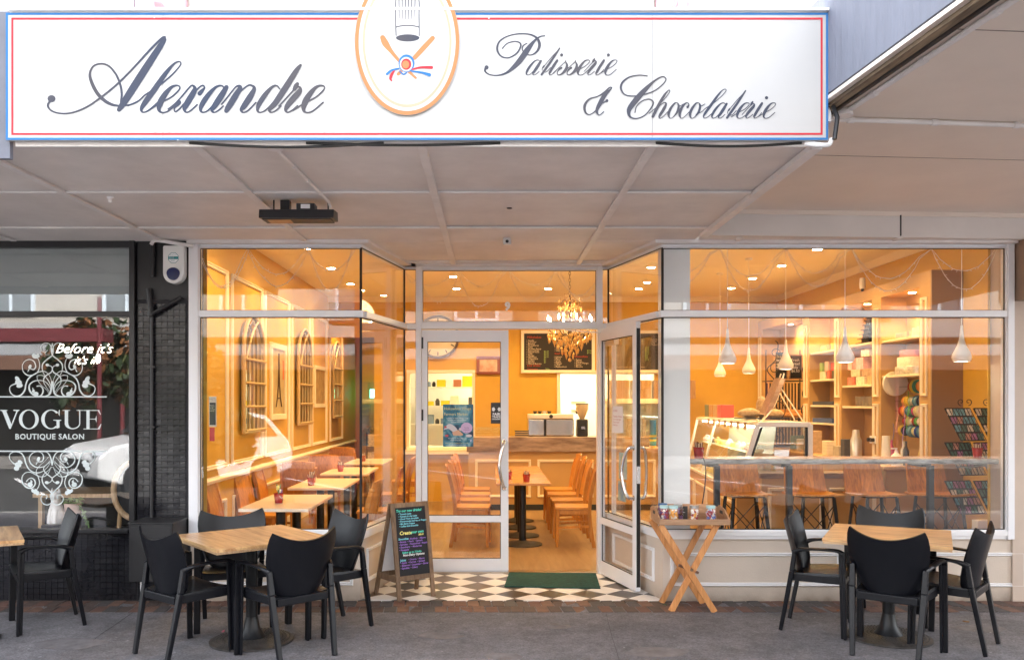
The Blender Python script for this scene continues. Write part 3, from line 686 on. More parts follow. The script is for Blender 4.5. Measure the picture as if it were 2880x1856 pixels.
for s in (-1, 1):
    w_ = MB(); w_._add([(-1.75, s*.865, 1.08), (.78, s*.885, 1.08), (.2, s*.775, 1.52), (-.9, s*.765, 1.55), (-1.45, s*.785, 1.45)], [(0,1,2,3,4)]); w_.build('window', Mcg, car, smooth=False)
    for x in (-1.35, 1.35): q = MB(); q.cyl((x, s*.78, .33), (x, s*.94, .33), .33, n=24); wh = q.build('wheel', Mty, car); MB().cyl((x, s*.93, .33), (x, s*.95, .33), .2, n=20).build('rim', M_chrome, wh)
    MB().ball((2.0, s*.66, .82), (.14,.2,.09)).build('headlight', mat('headlight_lens', (.7,.75,.8), .1, metal=.3), car)
w_ = MB(); w_._add([(.32,-.70,1.585), (.32,.70,1.585), (.93,.80,1.16), (.93,-.80,1.16)], [(0,1,2,3)]); w_.v = [v+Vector((.03,0,.03)) for v in w_.v]; w_.build('windscreen', Mcg, car, smooth=False)
MB().box(2.13, 2.17, -.5, .5, .50, .72).build('grille', M_blackp, car)
MB().box(2.17, 2.18, -.18, .18, .42, .54).build('number_plate', M_white, car)
# pergola posts in maroon
for x, y, lb in ((XX(1005, 15.2), 14.35-15.2, 'maroon street post mirrored between the left cafe panes'), (XX(282, 19.7), 14.35-19.7, 'maroon street post mirrored in the salon window')):
    p = thing('street_post', lb, 'post', (x, y, -.14), 0); MB().cyl((0,0,0), (0,0,4.2), .05).build('shaft', mat('maroon_paint'), p); MB().box(-2.4 if x < -5 else -.5, .1, -.5, .03, 3.2, 3.5 if x < -5 else 3.25).build('arm', mat('maroon_paint'), p)
# ------------------------------------------------------------------ shop interior
XWL, XWR, YB, ZC = -2.714, 4.80, 14.34, 3.42
def room(name, mb, m): return struct(mb.build(name, m, smooth=False))
wall_l = room('wall_left', MB().box(XWL-.1, XWL, DF+.33, 17.2, 0, ZC), M_wall_i)
wall_r = room('wall_right', MB().box(XWR, XWR+.1, DF+.31, YB, 0, ZC), M_wall_i)
# back wall with serving hatch, kitchen doorway and the passage at the left
hx0, hx1, hz0, hz1 = XX(1152, YB), XX(1328, YB), ZZ(1257, YB), ZZ(1049, YB)
dx0, dx1, dz1 = 1.167, 2.75, 2.135
bw = MB(); y0, y1 = YB, YB+.12
bw.box(-1.95, hx0, y0, y1, 0, ZC); bw.box(hx0, hx1, y0, y1, 0, hz0); bw.box(hx0, hx1, y0, y1, hz1, ZC); bw.box(hx1, dx0, y0, y1, 0, ZC)
bw.box(dx0, dx1, y0, y1, dz1, ZC); bw.box(dx1, XWR, y0, y1, 0, ZC); bw.box(XWL, -1.95, y0, y1, 2.75, ZC)
wall_b = room('wall_back', bw, M_wall_i)
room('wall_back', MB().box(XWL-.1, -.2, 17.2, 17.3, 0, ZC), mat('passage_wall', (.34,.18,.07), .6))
room('wall_passage', MB().box(-1.96, -1.9, YB+.121, 17.2, 0, ZC), M_wall_i)
cl = MB(); cl.box(XWL-.1, XWR+.1, DF+.30, 17.3, ZC, ZC+.05); ceil_ = room('ceiling', cl, M_ceil_i)
# front returns of the ceiling above the window heads
room('wall_front', MB().box(XWL-.1, XLC+.1, DF+.06, DF+.3, ZH+.04, ZC), M_ceil_i); room('wall_front', MB().box(XRC-.1, XWR+.1, DF+.06, DF+.3, ZH+.04, ZC), M_ceil_i)
room('wall_front', MB().prism([(XLC, DF+.301), (XRC, DF+.301), (RC2, DD+.1), (LC2, DD+.1)], SOF+.03, ZC-.001), M_ceil_i)
room('wall_front', MB().box(XR1-.02, XWR+.1, DF+.305-.005, DF+.31, 0, ZC), M_wall_i)
room('wall_front', MB().box(XWL-.1, XL0+.03, DF+.325, DF+.329, 0, ZC), M_wall_i)
fl = MB(); fl.prism([(XWL, DF+.1), (XLC-.1, DF+.1), (LC2-.1, DD+.0)]+[(LC2, DD+.03), (RC2, DD+.03), (RC2+.1, DD), (XRC+.1, DF+.1), (XWR, DF+.1), (XWR, 17.2), (XWL, 17.2)], -.01, .006)
room('floor', fl, M_floor_i)
# crown mouldings
cm = MB(); cm.prism([(YB-.07, ZC), (YB, ZC), (YB, ZC-.085), (YB-.02, ZC-.08), (YB-.05, ZC-.03)], XWL, XWR, 'x'); cm.build('crown_moulding', M_cream, wall_b)
cm = MB(); cm.prism([(XWR-.07, ZC), (XWR, ZC), (XWR, ZC-.085), (XWR-.02, ZC-.08), (XWR-.05, ZC-.03)], 7.5, YB-.07, 'y'); cm.build('crown_moulding', M_cream, wall_r)
# left wall mouldings
pan = [(7.6, 8.80), (8.94, 10.14), (10.25, 11.49), (11.64, 12.80), (12.95, 14.1), (14.4, 15.6)]
for a, c in pan:
    moulding('moulding', (XWL+e, a, 1.0), (0,1,0), (0,0,1), c-a, 2.0, M_cream, wall_l, .045, .03)
    moulding('moulding', (XWL+e, a+.05, .22), (0,1,0), (0,0,1), c-a-.1, .46, M_cream, wall_l, .035, .025)
MB().prism([(XWL, .86), (XWL+.035, .875), (XWL+.04, .90), (XWL+.015, .92), (XWL, .93)], 7.55, 17.1, 'y').build('chair_rail', M_cream, wall_l)
MB().box(XWL, XWL+.02, 7.55, 17.1, 0, .14).build('skirting', M_cream, wall_l)
# kitchen behind hatch and doorway
Mk = mat('kitchen_white', (.82,.82,.78), .5)
kx = MB(); kx.box(hx0-.6, 2.9, 16.6, 16.7, 0, 3.2); kx.box(2.9, 3.0, YB+.121, 16.7, 0, 3.2); kx.box(-1.89, 2.9, YB+.121, 16.6, 3.2, 3.25); kx.box(-1.899, -1.88, YB+.121, 16.6, 0, 3.2)
kitchen_wall = room('wall_kitchen', kx, Mk)
for x0, x1, z0, z1 in ((1.75, 2.0, 1.68, 1.73), (1.75, 2.0, 1.52, 1.57)): MB().box(x0-.2, x1-.2, 16.56, 16.6, z0, z1).build('switch_panel', M_white, kitchen_wall)
hf = MB(); rect_frame(hf, hx0-.05, hx1+.05, hz0-.05, hz1+.05, YB-.03, YB+.125, .052); tag(hf.build('hatch_frame', M_cream, wall_b, bevel=.004))
df_ = MB(); df_.box(dx0-.06, dx0, YB-.03, YB+.125, 0, dz1+.06); df_.box(dx0+.001, dx1+.06, YB-.03, YB+.125, dz1, dz1+.06); df_.build('door_frame', M_cream, wall_b, bevel=.004)
MB().box(hx0-.1, hx1+.35, YB-.12, YB-.031, .80, .87).build('shelf_rail', M_cream, wall_b)

# lamps: recessed downlights over the whole ceiling
Mlamp = mat('lamp_glow', (1,.86,.62), .5, emit=26, ecol=(1,.80,.52)); Mring = mat('lamp_ring', (.85,.80,.7), .4)
dls = [(-2.107,9.82),(-2.10,11.28),(-2.09,12.77),(-2.13,14.8),(-2.1,8.35),(-.53,12.03),(-.53,13.3),(.89,13.3),(-.53,10.7),(.6,9.3),
       (3.77,9.886),(3.76,11.07),(3.73,12.2),(3.72,13.24),(2.3,12.6),(2.3,13.3),(3.77,8.6),(2.1,11.2)]
def downlight(x, y, z, energy, r=.05, label=None, group='recessed downlights in the shop ceiling'):
    t = thing('downlight', label, 'downlight', (x, y, z), 0, group)
    MB().lathe([(r, 0), (r+.012, -.004), (r+.014, .0)], n=20, caps=False).build('rim', Mring, t)
    MB().lathe([(r*.95, -.003), (r*.95, .006)], n=20).build('lamp', Mlamp, t)
    ld = bpy.data.lights.new('downlight_lamp', 'AREA'); ld.shape = 'DISK'; ld.size = r*2; ld.energy = energy; ld.color = LAMP; ld.spread = R(125)
    lo = bpy.data.objects.new('lamp_light', ld); COL.objects.link(lo); lo.parent = t; lo.location = (0,0,-.012)
    return t
side = lambda x: 'left' if x < -1 else 'middle' if x < 1.5 else 'right'
ordn = ['nearest', 'second', 'third', 'fourth', 'fifth', 'sixth', 'seventh']
from collections import defaultdict
rows = defaultdict(list)
for x, y in dls: rows[side(x) if x < 3 else 'far right'].append((y, x))
for k_, v_ in rows.items():
    for i, (y, x) in enumerate(sorted(v_)):
        downlight(x, y, ZC, 2.35, label='%s round warm downlight from the window in the %s ceiling row' % (ordn[i], k_))

# shelving wall at the right
XS = 4.48; ZTOP = 3.0
su = thing('shelving_unit', 'ochre built-in shelving wall with white moulded pilasters and lit bays', 'shelving', (0,0,0))
Msh = mat('shelf_ochre', (.50,.30,.11), .55, var=.04, scale=3); Mshl = mat('shelf_white', (.80,.70,.52), .45)
pil = [8.86, 9.97, 11.08, 12.18, 14.25]
MB().box(XS, XWR-.001, 8.70, 8.72, 0, ZTOP).build('end_panel', mat('end_panel_brown', (.30,.19,.11), .55), su)
MB().box(XS-.002, XWR-.001, 8.721, YB-.001, 2.86, ZTOP).build('bulkhead', Msh, su)
MB().box(XWR-.03, XWR-.001, 8.721, YB-.001, 0, 2.859).build('back_panel', Msh, su)
for i, y in enumerate(pil):
    q = MB().box(XS-.002, XWR-.031, y-.14 if i else y-.138, y+.09 if i < 4 else y+.085, 0, 2.859).build('pilaster', Msh, su)
    moulding('moulding', (XS-.003, y+.045, 1.72), (0,-1,0), (0,0,1), .13, 1.02, M_cream, q, .03, .02)
    q.data = q.data
    moulding('moulding', (XS-.003, y+.045, 1.02), (0,-1,0), (0,0,1), .13, .62, M_cream, q, .03, .02)
bays = [(8.95, 9.83), (10.06, 10.94), (11.17, 12.04), (12.27, 14.11)]
shl = {0: [2.36, 1.96], 1: [2.37, 1.87, 1.61], 2: [2.35, 1.97, 1.62, 1.38], 3: []}
for i, (a, c) in enumerate(bays):
    for z in shl[i]: MB().box(XS+.01, XWR-.031, a+.002, c-.002, z-.025, z).build('shelf', Mshl, su, bevel=.003)
    downlight(XS+.14, (a+c)/2, 2.858, .8, .035, '%s downlight from the window set in the top of the shelving bays' % ordn[i].replace('nearest','first'), 'downlights in the shelving bays')
# work bench under the shelves
wb = thing('work_bench', 'timber topped bench running below the shelving bays', 'bench', (0,0,0))
MB().box(4.02, XS-.004, 8.75, 13.6, .96, 1.0).build('top', wood('bench_wood', (.42,.24,.10), (.60,.38,.18), 1), wb, bevel=.004)
MB().box(4.06, XS-.006, 8.8, 13.55, .02, .958).build('cabinet', Msh, wb)

# front counter with dado facing the window
Mstone = mat('dark_live_edge', (.10,.06,.045), .35, var=0, scale=7, rgb2=(.30,.20,.15), stretch=(1,1,5))
fc = thing('counter', 'low ochre counter with dark edge and white mouldings behind the window stools', 'counter', (0,0,0))
MB().box(2.74, 3.98, 8.70, 8.975, .885, .938).build('top', Mstone, fc, bevel=.006)
MB().box(2.76, 3.96, 8.72, 8.97, .02, .884).build('front_panel', Msh, fc)
moulding('moulding', (2.82, 8.719, .22), (1,0,0), (0,0,1), .56, .57, M_cream, fc, .035, .02); moulding('moulding', (3.44, 8.719, .22), (1,0,0), (0,0,1), .48, .57, M_cream, fc, .035, .02)
# side counter carrying the display case
a0, a1 = Vector((2.585, 9.0, 0)), Vector((2.86, 12.5, 0)); dv = (a1-a0).normalized(); nv = Vector((dv.y, -dv.x, 0))
MB()._add([v+Vector((0,0,z)) for z in (.02,.70) for v in (a0, a0+nv*.6, a1+nv*.6, a1)], [(0,3,2,1),(4,5,6,7),(0,1,5,4),(1,2,6,5),(2,3,7,6),(3,0,4,7)]).build('side_panel', Msh, fc)
for k in range(4): moulding('moulding', a0+dv*(.12+k*.9+.78)-nv*.001+Vector((0,0,.16)), -dv, (0,0,1), .78, .44, M_cream, fc, .035, .02)
# back service counter
sc_ = thing('counter', 'long service counter with marbled dark timber edge below the menu boards', 'counter', (0,0,0))
Mmar = mat('marbled_timber', (.13,.08,.055), .3, scale=5, rgb2=(.42,.31,.24), stretch=(.6,1,3.2))
MB().box(XX(1318,13.2)-.03, 2.64, 13.15, 13.75, .90, 1.124).build('top', Mmar, sc_, bevel=.008)
MB().box(XX(1318,13.2), 2.62, 13.2, 13.72, .02, .899).build('front_panel', Msh, sc_)
for x in (-.24, .72, 1.68): moulding('moulding', (x, 13.199, .2), (1,0,0), (0,0,1), .86, .58, M_cream, sc_, .04, .025)
MB().box(XX(1318,13.2)-.02, 2.6, 13.17, 13.199, 0, .09).build('plinth', M_black_d, sc_)

# ------------------------------------------------------------------ glazed cake display case
Mcf = mat('case_frame_ivory', (.78,.72,.64), .35); Mcg2 = glassmat('case_glass', .05, (.97,1,.97))
dcz = thing('display_case', 'long slanted glass cake display case with ivory frame', 'display case', (0,0,0))
t0, t1 = Vector((2.80, 9.0, 1.425)), Vector((3.02, 12.5, 1.425)); b0, b1 = a0+Vector((0,0,.73)), a1+Vector((0,0,.73))
def qb(p, q, w=.032): MB().bar(p, q, w, w).build('frame', Mcf, dcz, bevel=.004)
for p, q in ((t0, t1), (b0, b1), (t0, b0), (t1, b1), (t0.lerp(t1,.62), b0.lerp(b1,.62)), (t0+Vector((.55,0,0)), t1+Vector((.5,0,0))), (t0, t0+Vector((.55,0,0))), (t0+Vector((.55,0,0)), Vector((3.34,9.0,.75)))): qb(p, q)
for p, q in ((t0, t0+Vector((.545,0,0))), (t0, b0), (t0+Vector((.545,0,0)), Vector((3.345,9.0,.75)))): MB().bar(p+Vector((0,-.03,0)), q+Vector((0,-.03,0)), .05, .03, (0,1,0)).build('end_frame', M_white, dcz, bevel=.003)
for o_ in (.036,): MB().bar(t0+Vector((o_,-.03,-.03)), b0+Vector((o_,-.03,0)), .02, .02).build('gasket', M_seal, dcz); MB().bar(t0+Vector((.505,-.03,-.03)), Vector((3.305,8.97,.75)), .024, .02).build('gasket', M_seal, dcz)
MB()._add([b0, b1, t1, t0], [(0,1,2,3)]).build('pane', Mcg2, dcz, smooth=False)
MB()._add([b0+Vector((0,-.012,0)), t0+Vector((0,-.012,0)), t0+Vector((.54,-.012,0)), Vector((3.34,8.988,.75))], [(0,1,2,3)]).build('end_pane', glassmat('dark_end_glass', .30, (.55,.58,.62)), dcz, smooth=False)
Mcin = mat('case_lining', (.50,.50,.42), .35)
MB()._add([a0+Vector((.04,.05,.72)), a1+Vector((.04,-.05,.72)), a1+Vector((.6,-.05,.72)), a0+Vector((.6,.05,.72))], [(0,1,2,3)]).build('base_tray', Mcin, dcz, smooth=False)
MB()._add([Vector((3.22,9.9,.73)), Vector((3.42,12.4,.73)), Vector((3.46,12.4,1.40)), Vector((3.30,9.9,1.40))], [(0,1,2,3)]).build('back_lining', Mcin, dcz, smooth=False)
MB()._add([b0.lerp(t0,.55)+Vector((.05,.12,0)), b1.lerp(t1,.55)+Vector((.05,-.1,0)), b1.lerp(t1,.55)+Vector((.42,-.1,0)), b0.lerp(t0,.55)+Vector((.42,.12,0))], [(0,1,2,3)]).build('glass_shelf', mat('glass_shelf', (.75,.85,.78), .1, spec=.8), dcz, smooth=False)
MB()._add([t0+Vector((0,0,.024)), t1+Vector((0,0,.024)), t1+Vector((.5,0,.024)), t0+Vector((.55,0,.024))], [(0,1,2,3)]).build('case_top', Mcf, dcz, smooth=False)
tb = MB().bar(t0+Vector((.06,.1,-.035)), t1+Vector((.06,-.1,-.035)), .03, .02).build('tube_light', mat('tube_glow', (1,1,.9), .5, emit=3, ecol=(1,.95,.75)), dcz)
ld = bpy.data.lights.new('case_lamp', 'AREA'); ld.shape = 'RECTANGLE'; ld.size = .04; ld.size_y = 3.2; ld.energy = .5; ld.color = (1,.9,.62)
lo = bpy.data.objects.new('tube_lamp', ld); COL.objects.link(lo); lo.parent = tb; lo.location = t0.lerp(t1,.5)+Vector((.06,0,-.06)); lo.rotation_euler = (0,0,-math.atan2(dv.x, dv.y))
for k in range(7):
    p = t0.lerp(t1, .12+k*.1); tg = MB().box(p.x-.035, p.x-.026, p.y-.05, p.y+.03, 1.355, 1.44); tag(tg.build('price_ticket', mat('kraft_card', (.45,.28,.14), .8)), '%s small kraft price ticket along the top rail of the cake display' % ordn[k], 'price ticket', 'price tickets on the display case')
Mpas = [mat('pastry_'+n, c, .6, var=.3, scale=30) for n, c in (('cream', (.85,.78,.62)), ('golden', (.62,.38,.12)), ('yellow', (.80,.62,.20)), ('chocolate', (.12,.05,.025)), ('pink', (.75,.35,.35)))]
pn = ['cream bun', 'golden pastry', 'lemon tart', 'chocolate cake', 'pink iced cake']
dn = ['top shelf', 'bottom tray']; pc_ = defaultdict(int)
for lvl in range(2):
    for k in range(13):
        f_ = .06+k*.072; 
        base = (b0.lerp(b1,f_)*(1-.55*(1-lvl))+t0.lerp(t1,f_)*.55*(1-lvl)) if lvl == 0 else b0.lerp(b1, f_)
        base = (b0.lerp(b1,f_).lerp(t0.lerp(t1,f_), .55)+Vector((.17,0,.002))) if lvl == 0 else (b0.lerp(b1,f_)+Vector((.2,0,-.008)))
        c_ = random.choice([0,0,1,2,2,3,4]); r_ = random.uniform(.045,.07)
        q = MB()
        if c_ in (2, 3): q.lathe([(r_*.9, 0), (r_, .035), (r_*.95, .05), (.01, .055)], n=14)
        else: q.ball((0,0,.03), (r_, r_*.8, .035), 12, 6); q.ball((0,0,.06), (r_*.5, r_*.5, .025), 10, 5)
        o = q.build('pastry', Mpas[c_], None, base); o.rotation_euler.z = random.random()*6
        tag(o, '%s %s, counted from the street, on the %s of the cake display' % (ordn[min(6,pc_[(lvl,c_)])], pn[c_], dn[lvl]), 'pastry', 'pastries in the display case'); pc_[(lvl,c_)] += 1
# ------------------------------------------------------------------ outdoor armchairs
Mres = mat('black_resin', (.0045,.005,.0075), .34, bump=.06, bscale=300, spec=.33)
def make_armchair():
    t = empty('armchair')
    # seat: dished panel with a rolled front edge
    def seat(u, v):
        y = -.15+.375*v; hw = .195+.035*v; x = (u*2-1)*hw
        z = .425-.018*math.sin(PI*min(1,v*1.05))*math.cos((u-.5)*PI)-.012*(1-v)+(.012*v if v < .9 else .012*v-.10*(v-.9)**1*1.2)
        return (x, y, z+.012*abs(u*2-1)**3)
    MB().surf(seat, 14, 14, .016).build('seat', Mres, t, smooth=True, angle=60)
    ap = MB()
    for s in (-1, 1): ap.bar((s*.188, -.16, .395), (s*.222, .19, .40), .02, .055)
    ap.bar((-.225, .205, .398), (.225, .205, .398), .02, .05); ap.bar((-.185, -.165, .39), (.185, -.165, .39), .02, .05)
    ap.build('seat_rail', Mres, t, bevel=.006)
    # back shell: winged upper corners, narrow rounded foot
    def half(v):
        pts = [(0,.150),(.05,.178),(.15,.203),(.35,.228),(.55,.246),(.75,.252),(.9,.246),(1,.230)]
        for (a, p), (b, q) in zip(pts, pts[1:]):
            if v <= b: f = (v-a)/(b-a); f = f*f*(3-2*f)*.5+f*.5; return p+(q-p)*f
        return .230
    def back(u, v):
        s = u*2-1; top = .772+.066*abs(s)**2.0; bot = .425-.045*(1-s*s)**.5
        z = bot+(top-bot)*v; x = s*half(v)
        y = -.150-.085*v**1.3+.075*abs(s)**2.4*(1-.35*v)
        return (x, y, z)
    MB().surf(back, 22, 18, .013).build('backrest', Mres, t, smooth=True, angle=60)
    for s in (-1, 1):
        a = MB()   # arm: flat bar sweeping out of the shell and turning down into the front leg
        c = cr([(s*.222,-.135,.575,.03,.05),(s*.238,-.095,.600,.034,.032),(s*.250,-.03,.612,.040,.022),(s*.258,.09,.618,.044,.022),(s*.262,.165,.614,.046,.026),(s*.264,.198,.595,.046,.036)], 5)
        for p, q in zip(c, c[1:]): pass
        vs = []; fs = []
        for i, (x, y, z, w, h) in enumerate(c):
            P = Vector(c[max(i-1,0)][:3]); Q = Vector(c[min(i+1,len(c)-1)][:3]); d = (Q-P).normalized(); n = Vector((s,0,0)); n = (n-d*n.dot(d)).normalized(); m_ = d.cross(n)
            for k in range(8):
                an = 2*PI*(k+.5)/8; ca, sa = math.cos(an), math.sin(an); f_ = 1/max(abs(ca), abs(sa))**.6
                vs.append(Vector((x,y,z))+n*ca*w/2*f_+m_*sa*h/2*f_)
        for i in range(len(c)-1):
            for k in range(8): fs.append((i*8+k, i*8+(k+1)%8, i*8+8+(k+1)%8, i*8+8+k))
        fs += [tuple(range(8)), tuple((len(c)-1)*8+k for k in range(8))]
        a._add(vs, fs); a.build('armrest', Mres, t, smooth=True, angle=50)
        l = MB(); l.bar((s*.264, .203, .612), (s*.268, .215, 0), .044, .022, (0,1,0), .040, .020); l.bar((s*.247, .190, .60), (s*.251, .203, 0), .018, .046, (0,1,0), .016, .040)
        l.build('leg', Mres, t, bevel=.005)
        l = MB(); c2 = [(s*.222,-.130,.59),(s*.218,-.150,.44),(s*.196,-.232,0)]
        l.bar(c2[0], c2[1], .034, .028, (0,1,0), .040, .034); l.bar(c2[1], c2[2], .040, .034, (0,1,0), .032, .028)
        l.build('leg', Mres, t, bevel=.006)
    return t
AC = make_armchair()
chairs = [  # x, y, facing dx, dy, label
 (2.67, 5.68, .62, .79, 'black resin armchair with its back to the street at the right pavement table'),
 (3.185, 5.89, -.755, .656, 'black resin armchair on the right-hand side of the right pavement table'),
 (2.415, 6.32, .86, -.46, 'black resin armchair at the left side of the right pavement table, seen side-on'),
 (3.07, 6.62, -.50, -.86, 'black resin armchair between the right pavement table and the shop window'),
 (-1.325, 5.655, -.68, .73, 'black resin armchair with its back to the street, right front of the left table'),
 (-2.05, 5.71, .63, .77, 'black resin armchair in front of the meter box, left front of the left table'),
 (-1.93, 6.43, .35, -.94, 'black resin armchair behind the left pavement table, before the cafe window'),
 (-1.19, 6.36, -.75, -.66, 'black resin armchair beside the chalkboard at the left pavement table'),
 (-3.33, 6.42, -.82, -.56, 'black resin armchair at the cut-off table before the salon window')]
for i, (x, y, dx, dy, lb) in enumerate(chairs):
    o = AC if i == 0 else copy_tree(AC)
    o.location = (x, y, -.004); o.rotation_euler.z = math.atan2(dy, dx)-PI/2; tag(o, lb, 'chair', 'black armchairs round the pavement tables')

Mply = wood('knotty_table_top', (.40,.19,.065), (.78,.50,.23), 0, .32, 2.8, .35, 7, knots=True); Mply2 = wood('table_edge', (.30,.17,.08), (.55,.36,.2), 0, .6, 6)
Miron = mat('black_cast_iron', (.010,.011,.013), .42, metal=.2); Mbase = mat('weathered_cast_iron', (.05,.045,.042), .55, metal=.3, var=.5, scale=14)
def make_table(w, d, tm, em, h=.73):
    t = empty('pedestal_table')
    MB().box(-w/2, w/2, -d/2, d/2, h-.022, h).build('tabletop', tm, t, bevel=.003)
    MB().box(-w/2+.004, w/2-.004, -d/2+.004, d/2-.004, h-.036, h-.0225).build('under_board', em, t)
    MB().box(-.2, .2, -.2, .2, h-.05, h-.0365).build('bracket', Miron, t)
    MB().lathe([(.04, .16), (.04, h-.05)], n=20).build('column', Miron, t)
    MB().lathe([(.10, .028), (.085, .045), (.058, .09), (.046, .15), (.042, .17)], n=24).build('collar', Miron, t)
    MB().lathe([(.285, 0), (.285, .012), (.27, .018), (.12, .030), (.05, .032)], n=40).build('base', Mbase, t, angle=20)
    s_ = MB()
    for k in range(7):
        r_ = .115+k*.024; n_ = int(2*PI*r_/.024)
        for j in range(n_): an = 2*PI*j/n_+k*.3; s_.ball((r_*math.cos(an), r_*math.sin(an), .030-.012*(r_-.12)/.15), (.006,.006,.005), 4, 2)
    tag(s_.build('studs', Mbase, t, smooth=False), kind='stuff')
    return t
T = make_table(.79, .82, Mply, Mply2)
for i, (x, y, a, lb) in enumerate([(2.81, 6.05, -27.5, 'knotty pine pedestal table at the right between four black armchairs'), (-1.665, 5.97, -50.5, 'knotty pine pedestal table at the left between four black armchairs'), (-3.72, 5.93, -58, 'knotty pine pedestal table cut off at the left edge of the photo')]):
    o = T if i == 0 else copy_tree(T); o.location = (x, y, -.005); o.rotation_euler.z = R(a); tag(o, lb, 'table', 'pedestal tables on the pavement')

# ------------------------------------------------------------------ A-frame chalkboard
Mdw = wood('weathered_frame_wood', (.13,.075,.04), (.27,.17,.10), 2, .7, 4, 0); Mchalk = mat('chalkboard', (.010,.010,.012), .7)
ab = thing('chalkboard_sign', 'freestanding wooden A-frame chalkboard listing drinks in coloured chalk at the entrance', 'sign', (0,0,0))
f0, f1 = Vector((-.775, 7.125, 0)), Vector((-.475, 7.33, 0)); dx_ = (f1-f0).normalized(); nn = Vector((dx_.y, -dx_.x, 0)); wd = (f1-f0).length
topz = .80; lean = -nn*.13
upv = (lean+Vector((0,0,topz))).normalized(); hl = (lean+Vector((0,0,topz))).length
ff = -dx_.cross(upv).normalized()
if ff.dot(nn) < 0: ff = -ff
def bp_(u, v, o=0): return f0+dx_*u+upv*v+ff*o
for u in (.018, wd-.018): MB().bar(bp_(u, 0), bp_(u, hl), .036, .022, ff).build('leg', Mdw, ab, bevel=.002)
for v in (.18, hl-.02): MB().bar(bp_(.037, v), bp_(wd-.037, v), .022, .040, upv).build('rail', Mdw, ab, bevel=.002)
MB()._add([bp_(.036, .2, .002), bp_(wd-.036, .2, .002), bp_(wd-.036, hl-.04, .002), bp_(.036, hl-.04, .002), bp_(.036, .2, -.006), bp_(wd-.036, .2, -.006), bp_(wd-.036, hl-.04, -.006), bp_(.036, hl-.04, -.006)], [(0,1,2,3),(7,6,5,4),(0,4,5,1),(1,5,6,2),(2,6,7,3),(3,7,4,0)]).build('board', Mchalk, ab, smooth=False)
r0 = f0-nn*.33+Vector((-.03,0,0)); r1 = f1-nn*.33
for a_, c_ in ((r0, bp_(.018, hl, -.03)), (r1, bp_(wd-.018, hl, -.03))): MB().bar(a_, c_, .034, .022, ff).build('leg', Mdw, ab, bevel=.002)
MB().bar(r0.lerp(bp_(0, hl, -.03), .23), r1.lerp(bp_(wd, hl, -.03), .23), .02, .04).build('rail', Mdw, ab)
q0, q1 = bp_(.02, hl, -.03), bp_(wd-.02, hl, -.03)
MB()._add([r0.lerp(q0,.24), r1.lerp(q1,.24), q1, q0], [(0,1,2,3)]).build('back_board', M_white, ab, smooth=False)
MB().bar(f0.lerp(bp_(0,hl),.22)-ff*.01, r0.lerp(q0,.22), .012, .05).build('side_brace', Mdw, ab)
ck = {n: mat('chalk_'+n, c, .9) for n, c in (('white', (.85,.85,.82)), ('mint', (.12,.75,.55)), ('blue', (.25,.70,.80)), ('yellow', (.95,.85,.25)), ('purple', (.32,.16,.55)))}
def bt(u, v, s, sz, c, sh=.15, **k): return text('chalk_lettering', s, ck[c], bp_(.036+u*(wd-.072), .2+v*(hl-.24), .003), dx_, upv, sz, ab, shear=sh, off=.0006*sz/.02, **k)
bt(.04,.935,'Try our new drinks!',.030,'mint')
bt(.03,.555,' • Tumeric Latte\n • Tumeric & chai Latte\n • Cloud 9 hot chocolate\n • Pomegranate iced tea or Frappe\n • Mix Berry Frappe\n • Coffee kick Smoothie',.0195,'blue',line=1.05).location.z = .195
bt(.1,.60,'Create',.042,'yellow'); bt(.47,.61,'your own',.032,'mint'); bt(.72,.572,'$8.60',.022,'yellow')
bt(.05,.525,'Smoothie:',.024,'blue')
bt(.38,.52,'• Kiwifruit  • Mango',.021,'purple')
bt(.05,.485,'• Banana  • Peach  • Spinach\n• Spirulina  • Passionfruit • Raspberry\n• Strawberry  • Mixberries\n• Pineapple',.0205,'purple',line=1.1)
bt(.14,.325,'Select up to 3 fruits.',.023,'mint'); bt(.16,.285,'Non-Dairy Options',.026,'white')
bt(.06,.215,'Juice:',.026,'blue'); bt(.33,.218,'• Orange  • Mango',.0205,'purple')
bt(.05,.18,'• Apple  • Carrots  • Spinach\n• Beetroot • Cucumber • Ginger\n• Spirulina  • Celery',.0205,'purple',line=1.1)

# door mat
MB()._add([tuple(Vector((XX(x, 3974.85/(y-CY)), 3974.85/(y-CY), z))) for z in (.002,.012) for x, y in ((1418,1651),(1689,1656),(1676,1614),(1432,1611))], [(3,2,1,0),(4,5,6,7),(0,1,5,4),(1,2,6,5),(2,3,7,6),(3,0,4,7)]).build('door_mat', mat('green_mat', (.016,.105,.085), .95, var=.3, scale=25, bump=1, bscale=400), None, bevel=.003)
tag(bpy.data.objects['door_mat'], 'dark green ribbed door mat lying before the open door', 'door mat')

